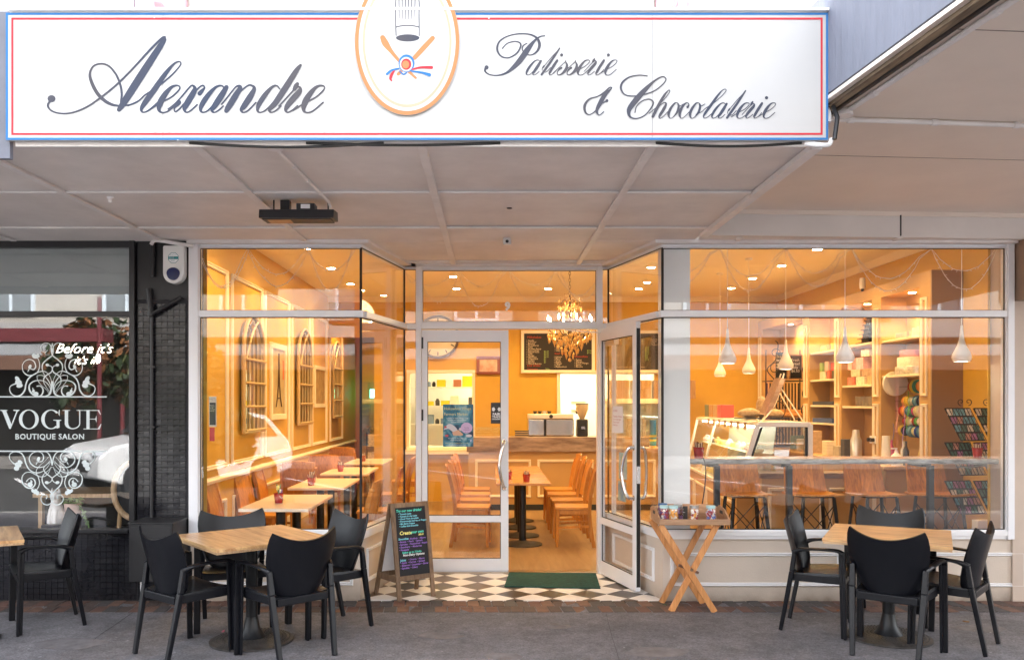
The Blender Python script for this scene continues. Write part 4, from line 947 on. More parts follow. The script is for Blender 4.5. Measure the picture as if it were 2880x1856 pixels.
# ------------------------------------------------------------------ butler tray table with sweet jars
Mor = wood('orange_timber', (.48,.19,.055), (.70,.33,.12), 2, .4, 4, .3); Mtray = wood('tray_timber', (.36,.19,.10), (.58,.35,.20), 0, .5, 4, .1)
tt = thing('tray_table', 'orange timber crossed-leg stand carrying a wooden tray under the white column', 'table', (0,0,-.004))
for y, xo in ((6.80, 0), (7.09, -.02)):
    yy = y+.0; d = .022
    MB().bar((1.345+xo, yy-d/2, .69), (1.775+xo, yy-d/2, 0), d, .048, (1,0,0)).build('leg', Mor, tt, bevel=.002)
    MB().bar((1.80+xo, yy+d/2+.001, .69), (1.435+xo, yy+d/2+.001, 0), d, .048, (1,0,0)).build('leg', Mor, tt, bevel=.002)
MB().cyl((1.59, 6.77, .335), (1.58, 7.12, .335), .012).build('pivot', Mdw, tt)
MB().bar((1.50, 6.84, .36), (1.66, 6.84, .30), .03, .02).build('brace', wood('dark_brace', (.12,.05,.03), (.22,.10,.06), 0), tt, bevel=.003)
tr = MB(); tr.box(1.33, 1.89, 6.76, 7.12, .690, .700); tr.build('tray_base', Mtray, tt)
MB().box(1.33, 1.89, 6.748, 6.762, .692, .738).build('tray_rim', Mtray, tt, bevel=.003)
MB().prism([(1.33,.692),(1.89,.692),(1.89,.79),(1.80,.815),(1.42,.815),(1.33,.79)], 7.118, 7.132, 'y').build('tray_rim', Mtray, tt, bevel=.002)
for x in (1.33, 1.877):
    hx = MB(); hx.prism([(6.763,.70),(7.117,.70),(7.117,.79),(7.05,.815),(6.90,.80),(6.763,.738)], x, x+.013, 'x'); o = hx.build('tray_rim', Mtray, tt, bevel=.002)
    MB().box(x-.001, x+.014, 6.93, 7.02, .755, .78).build('hand_slot', M_black_d, o)
Mjg = glassmat('jar_glass', .06); Mlidb = mat('pale_blue_lid', (.45,.66,.66), .35); Mlids = mat('steel_lid', (.5,.5,.5), .3, metal=1)
sweets = [mat('sweet_'+n, c, .35) for n, c in (('red', (.35,.04,.06)), ('orange', (.80,.38,.06)), ('purple', (.22,.12,.30)), ('white', (.80,.75,.70)), ('brown', (.14,.06,.03)), ('blue', (.12,.2,.5)))]
def jar(x, y, lid, mix, label, z=.6965, s=1):
    t = thing('sweet_jar', label, 'jar', (x, y, z), random.random()*6, 'glass jars of sweets on the tray')
    MB().lathe([(.036*s,0),(.040*s,.006),(.041*s,.10),(.036*s,.118),(.033*s,.122)], n=20).build('jar_body', Mjg, t)
    MB().lathe([(.036*s,.116),(.036*s,.136),(.032*s,.138)], n=20).build('lid', lid, t)
    for c_ in mix:
        q = MB()
        for k in range(30): 
            a_ = random.random()*6.28; rr = .026*s*random.random()**.5; q.cbox((rr*math.cos(a_), rr*math.sin(a_), random.uniform(.012,.10)), (.026,.014,.017), Matrix.Rotation(random.random()*3, 3, 'Y').to_quaternion())
        tag(q.build('sweets', sweets[c_], t, smooth=False), kind='stuff')
jar(1.385, 6.84, Mlidb, (0,3,2), 'sweet jar with pale lid at the left end of the tray')
jar(1.455, 6.82, Mlidb, (1,1,3), 'sweet jar full of orange wrappers beside the leftmost jar')
jar(1.515, 6.92, Mlids, (2,4), 'sweet jar with steel lid tucked behind the orange one')
jar(1.625, 6.84, Mlids, (0,1,3), 'sweet jar of mixed brown and red wrappers in the middle of the tray')
jar(1.755, 6.83, Mlidb, (5,3,0), 'sweet jar with pale lid at the right end of the tray')
jar(1.40, 6.97, mat('blue_lid', (.03,.14,.35), .4), (2,3), 'sweet jar with deep blue lid at the back of the tray')
sb = thing('slate_plaque', 'dark slate plaque with white snowflake print leaning between the sweet jars', 'plaque', (1.555, 6.98, .70), 0)
MB().box(-.05, .05, 0, .008, 0, .11).build('slab', mat('slate', (.06,.055,.05), .6), sb)
q = Flat(lambda x, y, e_: (x, -.001-e_, y))
for k in range(6):
    an = k*PI/3; q.stroke([(0,.06,.003),(.03*math.cos(an),.06+.03*math.sin(an),.003)], 2); q.stroke([(.015*math.cos(an+.3),.06+.015*math.sin(an+.3),.002),(.022*math.cos(an),.06+.022*math.sin(an),.002),(.015*math.cos(an-.3),.06+.015*math.sin(an-.3),.002)], 2)
q.build('print', M_white, sb)

# ------------------------------------------------------------------ things fixed outside
al = thing('alarm_box', 'white alarm siren box with blue lens high on the black pillar', 'alarm', (XX(491, 7.1), 7.148, ZZ(746, 7.1)))
w_, h_ = .087, .15
pr = [(-w_, h_), (-w_*.9, h_+.008), (w_*.9, h_+.008), (w_, h_), (w_, -h_*.45)]+[(w_*math.cos(a), -h_*.45-h_*.58*math.sin(a)) for a in [PI*i/14 for i in range(1, 14)]]+[(-w_, -h_*.45)]
MB().prism(pr, -.075, 0, 'y').build('case', mat('alarm_white', (.78,.78,.76), .35), al, bevel=.014, seg=3)
MB().prism([(.055*math.cos(a), -.068+(.045*math.sin(a) if math.sin(a) > 0 else .062*math.sin(a))) for a in [2*PI*i/22 for i in range(22)]], -.086, -.074, 'y').build('lens', mat('blue_lens', (.01,.02,.10), .1, coat=1), al, bevel=.005)
st_ = Flat(lambda x, y, e_: (x, -.0765-e_, y)); Mgt = mat('teal_print', (.02,.22,.24), .5)
oc = lambda r_: [(r_*math.cos(PI/8+k*PI/4), .056+r_*math.sin(PI/8+k*PI/4)) for k in range(8)]
s2 = Flat(lambda x, y, e_: (x, -.0764-e_, y)); s2.poly(oc(.047)); s2.build('sticker', Mgt, al)
st_.poly(oc(.043)); st_.build('sticker', M_white, al)
s3 = Flat(lambda x, y, e_: (x, -.0767-e_, y)); s3.poly([(-.042,.045),(.042,.045),(.042,.068),(-.042,.068)]); s3.build('sticker', Mgt, al)
text('sticker_lettering', 'Security Patrol', Mgt, (-.030,-.0768,.078), (1,0,0), (0,0,1), .009, al); text('sticker_lettering', 'Monitored\nalarm 24 hr', M_white, (-.036,-.0770,.058), (1,0,0), (0,0,1), .009, al); text('sticker_lettering', 'PATROLS\nRESPONSE', Mgt, (-.022,-.0768,.034), (1,0,0), (0,0,1), .008, al)
pp = thing('drain_pipe', 'thin black pipe running down the tiled pillar into the meter box', 'pipe', (0,0,0))
px_ = XX(424, 7.1)
MB().tube([(px_, 7.12, 2.47), (px_, 7.12, 1.0), (px_, 7.12, .70)], .014, 10).build('pipe', M_blackp, pp)
MB().tube([(XX(416,7.1), 7.115, 2.60), (px_, 7.10, 2.42), (px_-.005, 7.10, 2.37)], .022, 10).build('bend', M_blackp, pp)
MB().tube([(px_-.01, 7.10, 2.375), (XX(508,7.1), 7.12, ZZ(836,7.1))], .018, 10).build('branch', M_blackp, pp)
MB().cyl((XX(427,7.1), 7.12, 2.99), (XX(427,7.1), 7.12, 2.70), .017).build('pipe', M_blackp, pp)
for z in (1.45, 1.95): MB().box(px_-.03, px_+.03, 7.10, 7.148, z-.008, z+.008).build('clip', M_blackp, pp)
cw = thing('cable', 'pale grey cable loom under the soffit above the alarm box', 'cable', (0,0,0))
MB().tube(cr([(XX(424,7.05), 7.06, 2.955), (XX(434,7.05),7.05,2.985), (XX(460,7.05),7.04,2.98),(XX(490,7.05),7.05,2.965),(XX(540,7.05),7.08,2.945)], 6), .016, 8).build('cable', M_batt, cw)
mb_ = thing('meter_box', 'black metal meter box standing out from the foot of the black pillar', 'box', (0,0,0))
y0 = 6.80; x0, x1 = XX(362, y0), XX(485, y0); z0, z1 = ZZ(1636, y0), ZZ(1474, y0)
MB().box(x0, x1, y0, 7.15, z0, z1).build('case', mat('matt_black_metal', (.013,.013,.015), .5, bump=.05), mb_, bevel=.006)
MB().box(x0-.008, x1+.008, y0-.008, 7.148, z1, z1+.012).build('lid', M_blackp, mb_, bevel=.004)
MB().box(x0+.012, x1-.012, y0-.005, y0+.001, z0+.02, z1-.02).build('door', mat('matt_black_metal'), mb_, bevel=.002)
MB().cyl((XX(395,6.85), 6.87, z0), (XX(402,6.85), 6.84, -.01), .011).build('pipe', M_white, mb_)
# radiant heater under the soffit
ht = thing('patio_heater', 'dark grey radiant strip heater hung below the canopy soffit', 'heater', (0,0,0))
yh = 5.60; hx0_, hx1_ = XX(727, yh), XX(938, yh); zh0, zh1 = ZZ(615, yh), ZZ(588, yh)
Mht = mat('heater_grey', (.045,.045,.05), .4, metal=.5)
hb = MB(); hb.prism([(yh, zh0+.005), (yh+.17, zh0+.012), (yh+.16, zh1+.012), (yh+.01, zh1)], hx0_, hx1_, 'x'); hb.build('body', Mht, ht, bevel=.004)
MB().box(hx0_+.05, hx0_+.20, yh+.03, yh+.13, zh0-.004, zh0+.004).build('element', mat('heater_element', (.35,.22,.12), .4, metal=.8), ht)
MB().box(hx0_+.02, hx1_-.02, yh+.012, yh+.15, zh0-.001, zh0+.006).build('grille', mat('heater_grille', (.02,.02,.02), .5), ht)
MB().box(hx0_+.24, hx0_+.36, yh+.03, yh+.12, zh1+.002, zh1+.045).build('control_box', Mht, ht, bevel=.003)
MB().box(hx0_+.27, hx0_+.33, yh+.028, yh+.03, zh1+.010, zh1+.038).build('rating_label', M_white, ht)
for x in (hx0_+.08, hx0_+.16, hx1_-.05): MB().cyl((x, yh+.08, zh1), (x, yh+.08, SOF), .005).build('hanger', M_blackp, ht)
MB().box(hx0_+.13, hx0_+.19, yh+.05, yh+.11, zh1, zh1+.07).build('mounting', M_blackp, ht)
cd = thing('conduit', 'thin pale conduit running across the soffit to the patio heater', 'conduit', (0,0,0))
a_, c_ = Vector((XX(771,4.46), 4.46, SOF-.012)), Vector((hx1_-.04, yh+.05, SOF-.02))
q = MB().tube([a_, c_, Vector((hx1_-.03, yh+.06, zh1+.02))], .009, 8)
for t_ in (.3,.55,.8): q.tube([a_.lerp(c_, t_), a_.lerp(c_, t_+.015)], .013, 8)
q.build('pipe', M_batt, cd); MB().lathe([(.04,0),(.045,.015)], (a_.x, a_.y+.02, SOF-.02), 16).build('cap', M_batt, cd)
s = thing('ceiling_sensor', 'small round white sensor on the soffit left of the heater', 'sensor', at(310, 577, 5.6)*1)
MB().lathe([(.012,-.022),(.012,.0),(.018,.004),(.022,.012)], n=16).build('sensor_body', M_white, s); s.location.z = SOF-.012
s = thing('security_camera', 'small square white camera under the soffit over the doors', 'camera', (XX(1426,7.0), 7.0, SOF))
MB().box(-.032, .032, -.03, .03, -.055, 0).build('housing', mat('camera_white', (.7,.7,.68), .4), s, bevel=.006); MB().cyl((0,-.031,-.03), (0,-.036,-.03), .013).build('lens', M_blackp, s)
tag(MB().ball((XX(1433,5.9), 5.9, SOF-.004), (.02,.012,.006)).build('moth', mat('moth_grey', (.12,.10,.09), .9)), 'small dark moth resting on the middle soffit panel', 'moth')
ck_ = MB(); pc = [at(px, py, 1) for px, py in ((265,1795),(300,1768),(340,1741),(372,1719))]
pts_ = [Vector((XX(px, 3974.85/(py-CY)), 3974.85/(py-CY), -.0055)) for px, py in ((262,1797),(285,1779),(312,1762),(345,1739),(374,1719))]
ck_.tube(pts_, .0016, 5); ck_.build('crack', mat('crack_dark', (.05,.045,.045), .9), pav)
ck_ = MB().tube([Vector((XX(px, 3974.85/(py-CY)), 3974.85/(py-CY), -.0055)) for px, py in ((1705,1722),(1712,1752),(1722,1790),(1735,1830),(1742,1856))], .0012, 5); ck_.build('crack', mat('crack_dark'), pav)
for sx_, sy_, sr_ in ((-.35,6.1,.16),(.5,6.35,.10),(1.1,5.7,.2),(-2.9,5.9,.25),(.1,5.6,.13),(3.6,6.3,.18)):
    n_s = 18; flat([Vector((sx_+sr_*(1+.35*noise.noise(Vector((math.cos(a)*1.3+sx_, math.sin(a)*1.3, sy_))))*math.cos(a), sy_+sr_*.6*(1+.35*noise.noise(Vector((math.sin(a), math.cos(a)+sy_, sx_))))*math.sin(a), -.0050)) for a in [2*PI*i/n_s for i in range(n_s)]], [tuple(range(n_s))], 'stain', mat('pavement_stain', (.15,.14,.145), .8, var=.3, scale=12), pav)
# litter: fallen leaves and pale specks
for i, (px, py, lb) in enumerate([(2205,1697,'curled brown leaf on the bricks beside the leftmost chair of the right table'), (2357,1718,'orange leaf fragment on the pavement under the right table'), (2717,1750,'tiny tan leaf on the pavement under the right-most chair'), (1870,1702,'dark leaf scrap at the foot of the tray table'), (628,1785,'pink petal lying on the base of the left table')]):
    D = 3974.85/(py-CY); q = MB(); q.surf(lambda u, v: ((u-.5)*.045, (v-.5)*.022*math.sin(PI*min(.98,u+.05)), .006+.008*math.sin(PI*v)), 5, 3, .001)
    tag(q.build('fallen_leaf', mat(['leaf_rust','leaf_rust','leaf_tan','leaf_dark','petal_pink'][i], [(.28,.10,.03),(.4,.13,.03),(.35,.2,.08),(.06,.03,.02),(.75,.2,.3)][i], .7), None, (XX(px, D), D, .0 if i < 4 else .02), random.random()*3), lb, 'leaf')
sp_ = MB()
for i in range(150):
    x, y = random.uniform(-4.3, 4.3), random.uniform(5.2, 6.75); r_ = random.choice([.003,.004,.004,.007]); k = [random.uniform(.5,1.3) for _ in range(7)]; a0_ = random.random()*6
    sp_._add([(x+r_*k[j]*math.cos(a0_+j*.9)*1.3, y+r_*k[j]*math.sin(a0_+j*.9), -.0048) for j in range(7)], [tuple(range(7))])
tag(sp_.build('paint_specks', mat('pale_specks', (.42,.41,.42), .8), None, smooth=False), 'tiny pale specks and gum spots scattered over the asphalt pavement', 'specks', kind='stuff')
# ------------------------------------------------------------------ the big shop sign
sg = thing('shop_sign', 'long white patisserie fascia sign with dark script lettering and red and blue border lines', 'sign', (0,0,0))
YS = 4.37
Mink = mat('sign_ink', (.055,.070,.110), .9, spec=.08, rgb2=(.115,.105,.105), scale=1.3, stretch=(1,1,.6)); Msb = mat('sign_blue', (.05,.19,.46), .9, spec=.1); Msr = mat('sign_red', (.60,.055,.07), .9, spec=.1); Msw = mat('sign_white', (.52,.515,.505), .5, var=.02, scale=1.5)
sx0, sx1, sz0, sz1 = XX(18,4.38), XX(2328,4.38), ZZ(395,4.38), ZZ(38,4.38)
seams = [XX(459,4.38), XX(1146,4.38), XX(1834,4.38)]
xs = [sx0, seams[0], seams[2], sx1]
for a, c in zip(xs, xs[1:]): MB().box(a+.0008, c-.0008, YS+.006, YS+.035, sz0, sz1).build('sign_panel', Msw, sg, bevel=.001)
def SP(x, y, e_): return at(x/2.39, y/2.39, YS+.004-e_)
def SP2(x, y, e_): return at(940+x/2.39, y/2.39, YS+.004-e_)
def SP3(x, y, e_): return at(1880+x/2.39, y/2.39, YS+.004-e_)
def border(name, i0, w, m):
    f = Flat(lambda x, y, e_: Vector((x, YS+.0045-e_, y)))
    a, b, c, d = sx0+i0, sx1-i0, sz0+i0*.9, sz1-i0*.9
    for r in ((a,b,d-w,d),(a,b,c,c+w),(a,a+w,c+w,d-w),(b-w,b,c+w,d-w)): f.poly([(r[0],r[2]),(r[1],r[2]),(r[1],r[3]),(r[0],r[3])])
    return f.build(name, m, sg)
border('border_line', .0, .0115, Msb); border('border_line', .028, .0105, Msr)
rv = MB()
for px, py in ((436,370),(475,370),(1812,366),(1855,366),(1373,370),(912,370),(434,50),(470,48),(1795,48),(1375,52),(500,395)): rv.ball(at(px, py, YS+.004), (.004,.003,.004), 6, 4)
tag(rv.build('rivets', M_white, sg), kind='stuff')
# script letters: normalised so that x-height is 1 and the baseline 0, hairline about .06, stems about .24
def gl(raw, x0, sc=180, base=755): return [[((x-x0)/sc, (base-y)/sc, w/sc) for x, y, w in st] for st in raw]
h_, t_ = 11, 40
G = {
 'l': gl([[(860,712,h_),(930,680,h_),(975,640,h_),(1060,585,h_),(1150,510,h_),(1205,450,9),(1215,425,9),(1200,416,10),(1165,435,16),(1110,500,30),(1040,600,38),(975,690,36),(950,735,22),(962,756,10),(1000,742,h_),(1060,690,h_)]], 950),
 'e': gl([[(1000,742,h_),(1080,692,h_),(1150,655,h_),(1200,610,h_),(1208,585,10),(1185,576,12),(1150,590,22),(1110,635,36),(1078,690,42),(1068,735,26),(1085,757,12),(1130,748,h_),(1200,690,h_)]], 1068),
 'x': gl([[(1130,735,h_),(1175,700,h_),(1230,640,h_),(1272,590,h_),(1292,576,12),(1308,590,22),(1305,615,36),(1276,665,42),(1248,712,38),(1240,740,22),(1254,757,10),(1285,742,h_),(1325,705,h_)],[(1203,690,30),(1195,702,26),(1172,730,11),(1178,752,10),(1205,735,h_),(1240,695,h_)],[(1308,622,h_),(1340,588,h_),(1364,576,11),(1374,592,12),(1358,612,24),(1342,630,30)]], 1168),
 'a': gl([[(1510,600,10),(1490,578,12),(1450,588,18),(1400,640,32),(1360,700,34),(1348,740,20),(1364,757,10),(1400,742,h_),(1450,685,h_),(1512,598,h_)],[(1522,588,30),(1485,650,42),(1445,710,38),(1425,742,22),(1440,757,10),(1470,742,h_),(1500,715,h_)]], 1348),
 'n': gl([[(1490,702,h_),(1525,660,h_),(1560,615,h_),(1590,582,12),(1615,590,28),(1580,650,42),(1540,715,42),(1522,745,32)],[(1535,725,h_),(1590,645,h_),(1660,580,11),(1695,578,14),(1708,600,26),(1680,655,42),(1640,715,38),(1622,740,24),(1635,757,10),(1670,742,h_),(1720,690,h_)]], 1522),
 'd': gl([[(1880,600,10),(1860,578,12),(1830,586,18),(1785,635,32),(1745,695,34),(1730,738,20),(1745,757,10),(1785,742,h_),(1840,685,h_),(1900,600,h_)],[(2020,440,18),(1990,480,34),(1920,590,42),(1850,695,38),(1812,740,22),(1825,757,10),(1858,742,h_),(1888,714,h_)]], 1730),
 'r': gl([[(1875,715,h_),(1930,655,h_),(1977,604,h_)],[(1979,600,26),(1990,580,32),(1999,566,24)],[(1990,598,10),(2006,584,10),(2018,596,22),(2010,620,36),(1975,660,42),(1937,706,38),(1921,738,24),(1932,757,10),(1965,742,h_),(2000,712,h_)]], 1922),
}
def sc_pts(sts): return [[(x, y, w) for x, y, w in st] for st in sts]
G['i'] = [G['n'][1][4:]] ; G['i'] = [[(.0,.0,.0)]]
_st = [(.50,.98,.14),(.48,.92,.20),(.24,.55,.22),(.04,.2,.20),(-.02,.08,.12),(.05,-.01,.06),(.26,.1,.055),(.5,.36,.055)]
G['i'] = [_st, [(.80,1.32,.17),(.81,1.33,.17)]]
G['u'] = [_st]
G['t'] = [[(1.24,1.80,.07),(1.15,1.66,.13),(.62,.86,.19),(.02,.02,.18)], [(1.18,1.70,.04),(.75,1.25,.035),(.27,.68,.04)], [(.24,.66,.05),(.15,.54,.14),(.06,.42,.06),(.06,.30,.04)], [(.12,.24,.05),(.24,.18,.06),(.40,.24,.05),(.62,.48,.045)]]
G['s'] = [[(-.30,.10,.04),(.10,.48,.04),(.54,.88,.05)], [(.56,.92,.07),(.69,1.05,.15)], [(.55,.86,.07),(.64,.66,.17),(.58,.38,.24),(.38,.14,.18),(.15,.0,.09),(.0,.05,.07),(.02,.22,.08),(.14,.38,.14),(.26,.46,.18)]]
G['o'] = [[(.52,1.0,.06),(.36,.95,.12),(.10,.6,.20),(-.02,.25,.20),(.06,.0,.07),(.26,.05,.06),(.54,.4,.17),(.64,.78,.17),(.56,.98,.07)], [(.58,.86,.05),(.74,.8,.05),(.95,.92,.05)]]
G['c'] = [[(.50,.72,.20),(.58,.86,.10),(.50,1.0,.06),(.32,.93,.12),(.08,.6,.21),(-.02,.25,.2),(.08,-.01,.07),(.32,.1,.055),(.62,.42,.055)]]
G['h'] = [[(-.25,.3,.05),(.4,.85,.05),(1.0,1.55,.06),(1.10,1.78,.06),(1.0,1.80,.07),(.72,1.45,.18),(.35,.8,.23),(.0,.1,.22)], [(.06,.2,.05),(.4,.75,.055),(.72,1.0,.07),(.86,.92,.14),(.72,.6,.23),(.46,.18,.2),(.42,.04,.1),(.52,-.01,.055),(.78,.2,.055),(.95,.4,.05)]]
def put(fl, g, x, base, s, wf=1.0):
    for st in G[g]:
        if len(st) == 2: fl.disc(x+st[0][0]*s, base-st[0][1]*s, st[0][2]*s*.62); continue
        fl.stroke([(x+a*s, base-b*s, max(w*s*wf, 5.2)) for a, b, w in st], 7)
ft = Flat(SP)
# capital A
ft.stroke([(352,672,16),(330,690,16),(322,715,14),(345,745,12),(400,763,11),(480,760,12),(580,722,13),(680,655,14),(790,565,14),(900,455,14),(1010,335,16),(1085,262,16),(1108,252,16)], 9)
ft.disc(346, 665, 27, 24)
ft.stroke([(1106,268,26),(1085,300,38),(1000,430,50),(900,585,52),(830,695,44),(800,738,30)], 8)
ft.stroke([(960,655,h_),(915,690,h_),(860,708,11),(790,712,14),(720,690,22),(655,630,24),(612,545,22),(605,490,16),(630,445,12),(680,430,12),(730,445,13),(775,495,14),(805,560,15),(818,630,15),(812,690,14)], 9)
for g_, x in (('l',950),('e',1068),('x',1168),('a',1348),('n',1522),('d',1730),('r',1922),('e',2040)): put(ft, g_, x, 755, 180)
ft.build('lettering', Mink, sg)
ft = Flat(SP2)
ft.stroke([(1415,243,8),(1385,248,9),(1345,278,18),(1300,335,36),(1255,400,38),(1215,445,30),(1160,490,16),(1100,508,9),(1045,503,8),(1014,480,12),(1020,455,18)], 8); ft.disc(1024, 455, 14)
ft.stroke([(1130,328,7),(1160,296,7),(1210,280,7),(1248,290,9),(1252,318,12),(1225,362,11),(1170,390,8),(1120,378,10),(1096,335,14),(1108,285,11),(1155,250,8),(1230,230,8),(1310,232,9),(1362,258,15),(1380,302,20),(1365,345,15),(1328,370,8),(1288,364,7),(1266,340,8),(1270,310,8),(1296,293,7)], 8)
for g_, x in (('a',1292),('t',1392),('i',1448),('s',1500),('s',1566),('e',1638),('r',1706),('i',1762),('e',1822)): put(ft, g_, x, 505, 101, .84)
ft.stroke([(2104,512,8),(2050,507,8),(1985,520,10),(1938,555,14),(1928,600,14),(1960,640,8),(2040,645,8),(2140,618,8),(2205,572,8),(2230,535,8),(2205,517,8),(2150,548,14),(2075,620,34),(2015,690,38),(1982,740,30),(1988,785,14),(2030,798,8),(2085,778,8),(2130,728,10),(2145,690,10),(2118,668,7),(2070,680,7),(2032,718,7),(2022,758,7)], 8)
# ampersand
ft.stroke([(1812,752,7),(1780,775,8),(1765,745,20),(1790,690,30),(1820,640,26),(1860,600,8),(1864,590,8),(1848,592,9),(1815,625,16),(1770,650,8),(1715,668,12),(1684,710,18),(1688,755,14),(1715,772,8),(1755,748,8),(1795,700,7),(1835,680,10)], 7); ft.disc(1833, 678, 10)
for g_, x in (('h',2142),('o',2250),('c',2324),('o',2394)): put(ft, g_, x, 795, 103, .84)
ft.build('lettering', Mink, sg)
ft = Flat(SP3)
for g_, x in (('l',236),('a',292),('t',392),('e',462),('r',522),('i',577),('e',640)): put(ft, g_, x, 795, 103, .84)
ft.build('lettering', Mink, sg)
# oval badge rising above the sign
ov = thing('oval_badge', 'oval white badge with orange rim, chef hat, crossed spoons and tricolour rosette', 'badge', (0,0,0))
def ell(cx, cy, rx, ry, n=64): return [(cx+rx*math.cos(2*PI*i/n), cy+ry*math.sin(2*PI*i/n)) for i in range(n)]
cxo, cyo, rxo, ryo = 490, 282, 352, 494
vs = [SP2(x, y, .012) for x, y in ell(cxo, cyo, rxo, ryo)]+[SP2(x, y, -.001) for x, y in ell(cxo, cyo, rxo, ryo)]
MB()._add(vs, [tuple(range(64)), tuple(range(127, 63, -1))]+[(i, (i+1)%64, (i+1)%64+64, i+64) for i in range(64)]).build('plate', Msw, ov)
OP = lambda x, y, e_: SP2(x, y, .0125+e_)
Mor2 = mat('badge_orange', (.50,.23,.105), .9, spec=.1); Mpy = mat('badge_pale_yellow', (.46,.42,.30), .9, spec=.1)
f = Flat(OP); f.ring(cxo, cyo, rxo-1, ryo-1, 25, 27); f.build('rim', Mor2, ov)
f = Flat(OP); f.ring(cxo, cyo, 300, 442, 16, 20); f.build('inner_ring', Mpy, ov)
f = Flat(OP)
for x in (437, 458, 480, 500, 521, 543): f.stroke([(x, 135-abs(x-490)*.15, 3),(x-1, 60, 5),(x-(490-x)*.05, -60, 7)], 3)
f.stroke([(416,242,6),(414,185,6),(412,100,6),(413,20,6),(420,-20,7),(445,-70,8)], 4); f.stroke([(571,242,6),(571,185,6),(570,100,6),(571,20,6),(562,-20,7),(540,-70,8)], 4)
f.stroke([(415,185,6),(450,176,6),(490,173,6),(535,176,6),(571,185,6)], 5)
f.disc(494, 257, 79, 24); f.build('chef_hat', Mink, ov)
f = Flat(OP); f.stroke([(325,255,34),(345,295,44),(385,350,26),(440,415,22),(480,460,26),(520,500,18),(548,526,16)], 6); f.stroke([(662,258,30),(600,325,34),(540,390,30)], 4); f.stroke([(430,500,22),(450,480,22)], 3); f.build('crossed_spoons', Mor2, ov)
f = Flat(lambda x,y,e_: OP(x,y,e_+.0008)); f.disc(486, 428, 54, 60); f.build('rosette', Msb, ov)
f = Flat(lambda x,y,e_: OP(x,y,e_+.0014)); f.disc(484, 434, 44, 49); f.build('rosette', Msw, ov)
f = Flat(lambda x,y,e_: OP(x,y,e_+.0020)); f.disc(484, 434, 34, 38); f.build('rosette', Msr, ov); f = Flat(lambda x,y,e_: OP(x,y,e_+.0020)); f.stroke([(405,475,8),(388,500,18),(378,530,18),(390,550,3)], 4); f.build('ribbon', Msr, ov); f = Flat(lambda x,y,e_: OP(x,y,e_+.0020)); f.stroke([(525,468,10),(580,455,14),(655,455,20)], 4); f.build('ribbon', Msr, ov)
f = Flat(lambda x,y,e_: OP(x,y,e_+.0026)); f.disc(480, 436, 24, 27); f.build('rosette_button', Mor2, ov)
f = Flat(lambda x,y,e_: OP(x,y,e_+.0026)); f.stroke([(355,500,16),(385,475,14),(435,462,10)], 4); f.build('ribbon', Msb, ov)
for s_ in ([(520,480,10),(590,490,14),(640,505,22)], [(440,480,8),(465,502,9),(485,490,8)]): f = Flat(lambda x,y,e_: OP(x,y,e_+.0026)); f.stroke(s_, 4); f.build('ribbon', Msb, ov)

# ------------------------------------------------------------------ salon window lettering and scrollwork (vinyl film on the glass)
Mvin = mat('pale_vinyl', (.62,.70,.71), .5)
vn = thing('window_lettering', 'pale blue scrollwork and boutique lettering film on the salon window', 'lettering', (0,0,0))
VP = lambda x, y, e_: at(x*.20779, 940+y*.20779, 7.147-e_)
f = Flat(VP)
f.poly([(5,1022),(100,1022),(100,1032),(84,1040),(155,1215),(145,1278),(125,1278),(30,1040),(5,1032)]); f.poly([(182,1022),(262,1022),(262,1032),(240,1040),(145,1278),(137,1262),(222,1040),(182,1032)])
def vring(cx, cy, rx, ry, tx, ty, a0, a1, n=60):
    pts = []; o = len(f.v); f.k += 1
    for i in range(n+1):
        t = a0+(a1-a0)*i/n; f.v += [f.fn(cx+rx*math.cos(t), cy+ry*math.sin(t), f.k*2e-5), f.fn(cx+(rx-tx)*math.cos(t), cy+(ry-ty)*math.sin(t), f.k*2e-5)]
    f.f += [(o+2*i, o+2*i+1, o+2*i+3, o+2*i+2) for i in range(n)]
vring(390,1150,134,132,46,12,0,2*PI); vring(692,1150,134,132,46,12,R(48),R(318))
f.poly([(765,1165),(806,1165),(806,1262),(765,1275)]); f.poly([(722,1156),(830,1156),(830,1164),(806,1172),(765,1172),(722,1164)]); f.poly([(790,1075),(806,1110),(808,1022),(800,1022),(795,1040)])
f.poly([(847,1025),(950,1025),(950,1033),(847,1033)]); f.poly([(1035,1025),(1125,1025),(1125,1033),(1035,1033)])
f.poly([(877,1033),(922,1033),(922,1205),(877,1205)]); f.poly([(1072,1033),(1086,1033),(1086,1205),(1072,1205)])
vring(981,1203,105,80,48,14,R(90),R(180),24); vring(981,1203,105,80,14,14,R(0),R(90),24)
f.poly([(1130,1025),(1345,1025),(1345,1034),(1130,1034)]); f.poly([(1170,1034),(1212,1034),(1212,1275),(1170,1275)]); f.poly([(1130,1275),(1350,1275),(1350,1284),(1130,1284)])
f.poly([(1212,1142),(1290,1142),(1290,1150),(1212,1150)]); f.poly([(1290,1150),(1306,1195),(1306,1095),(1290,1142)]); f.poly([(1325,1034),(1345,1034),(1365,1085),(1358,1088)]); f.poly([(1325,1275),(1350,1275),(1372,1215),(1364,1212)])
f.poly([(-60,838),(1443,838),(1443,854),(-60,854)])
def mir(sts, ax):
    for st in sts:
        f.stroke(st, 8); f.stroke([(2*ax-x, y, w) for x, y, w in st], 8)
def mdisc(x, y, a, b, rot, ax): f.disc(x, y, a, b, 20, rot); f.disc(2*ax-x, y, a, b, 20, -rot)
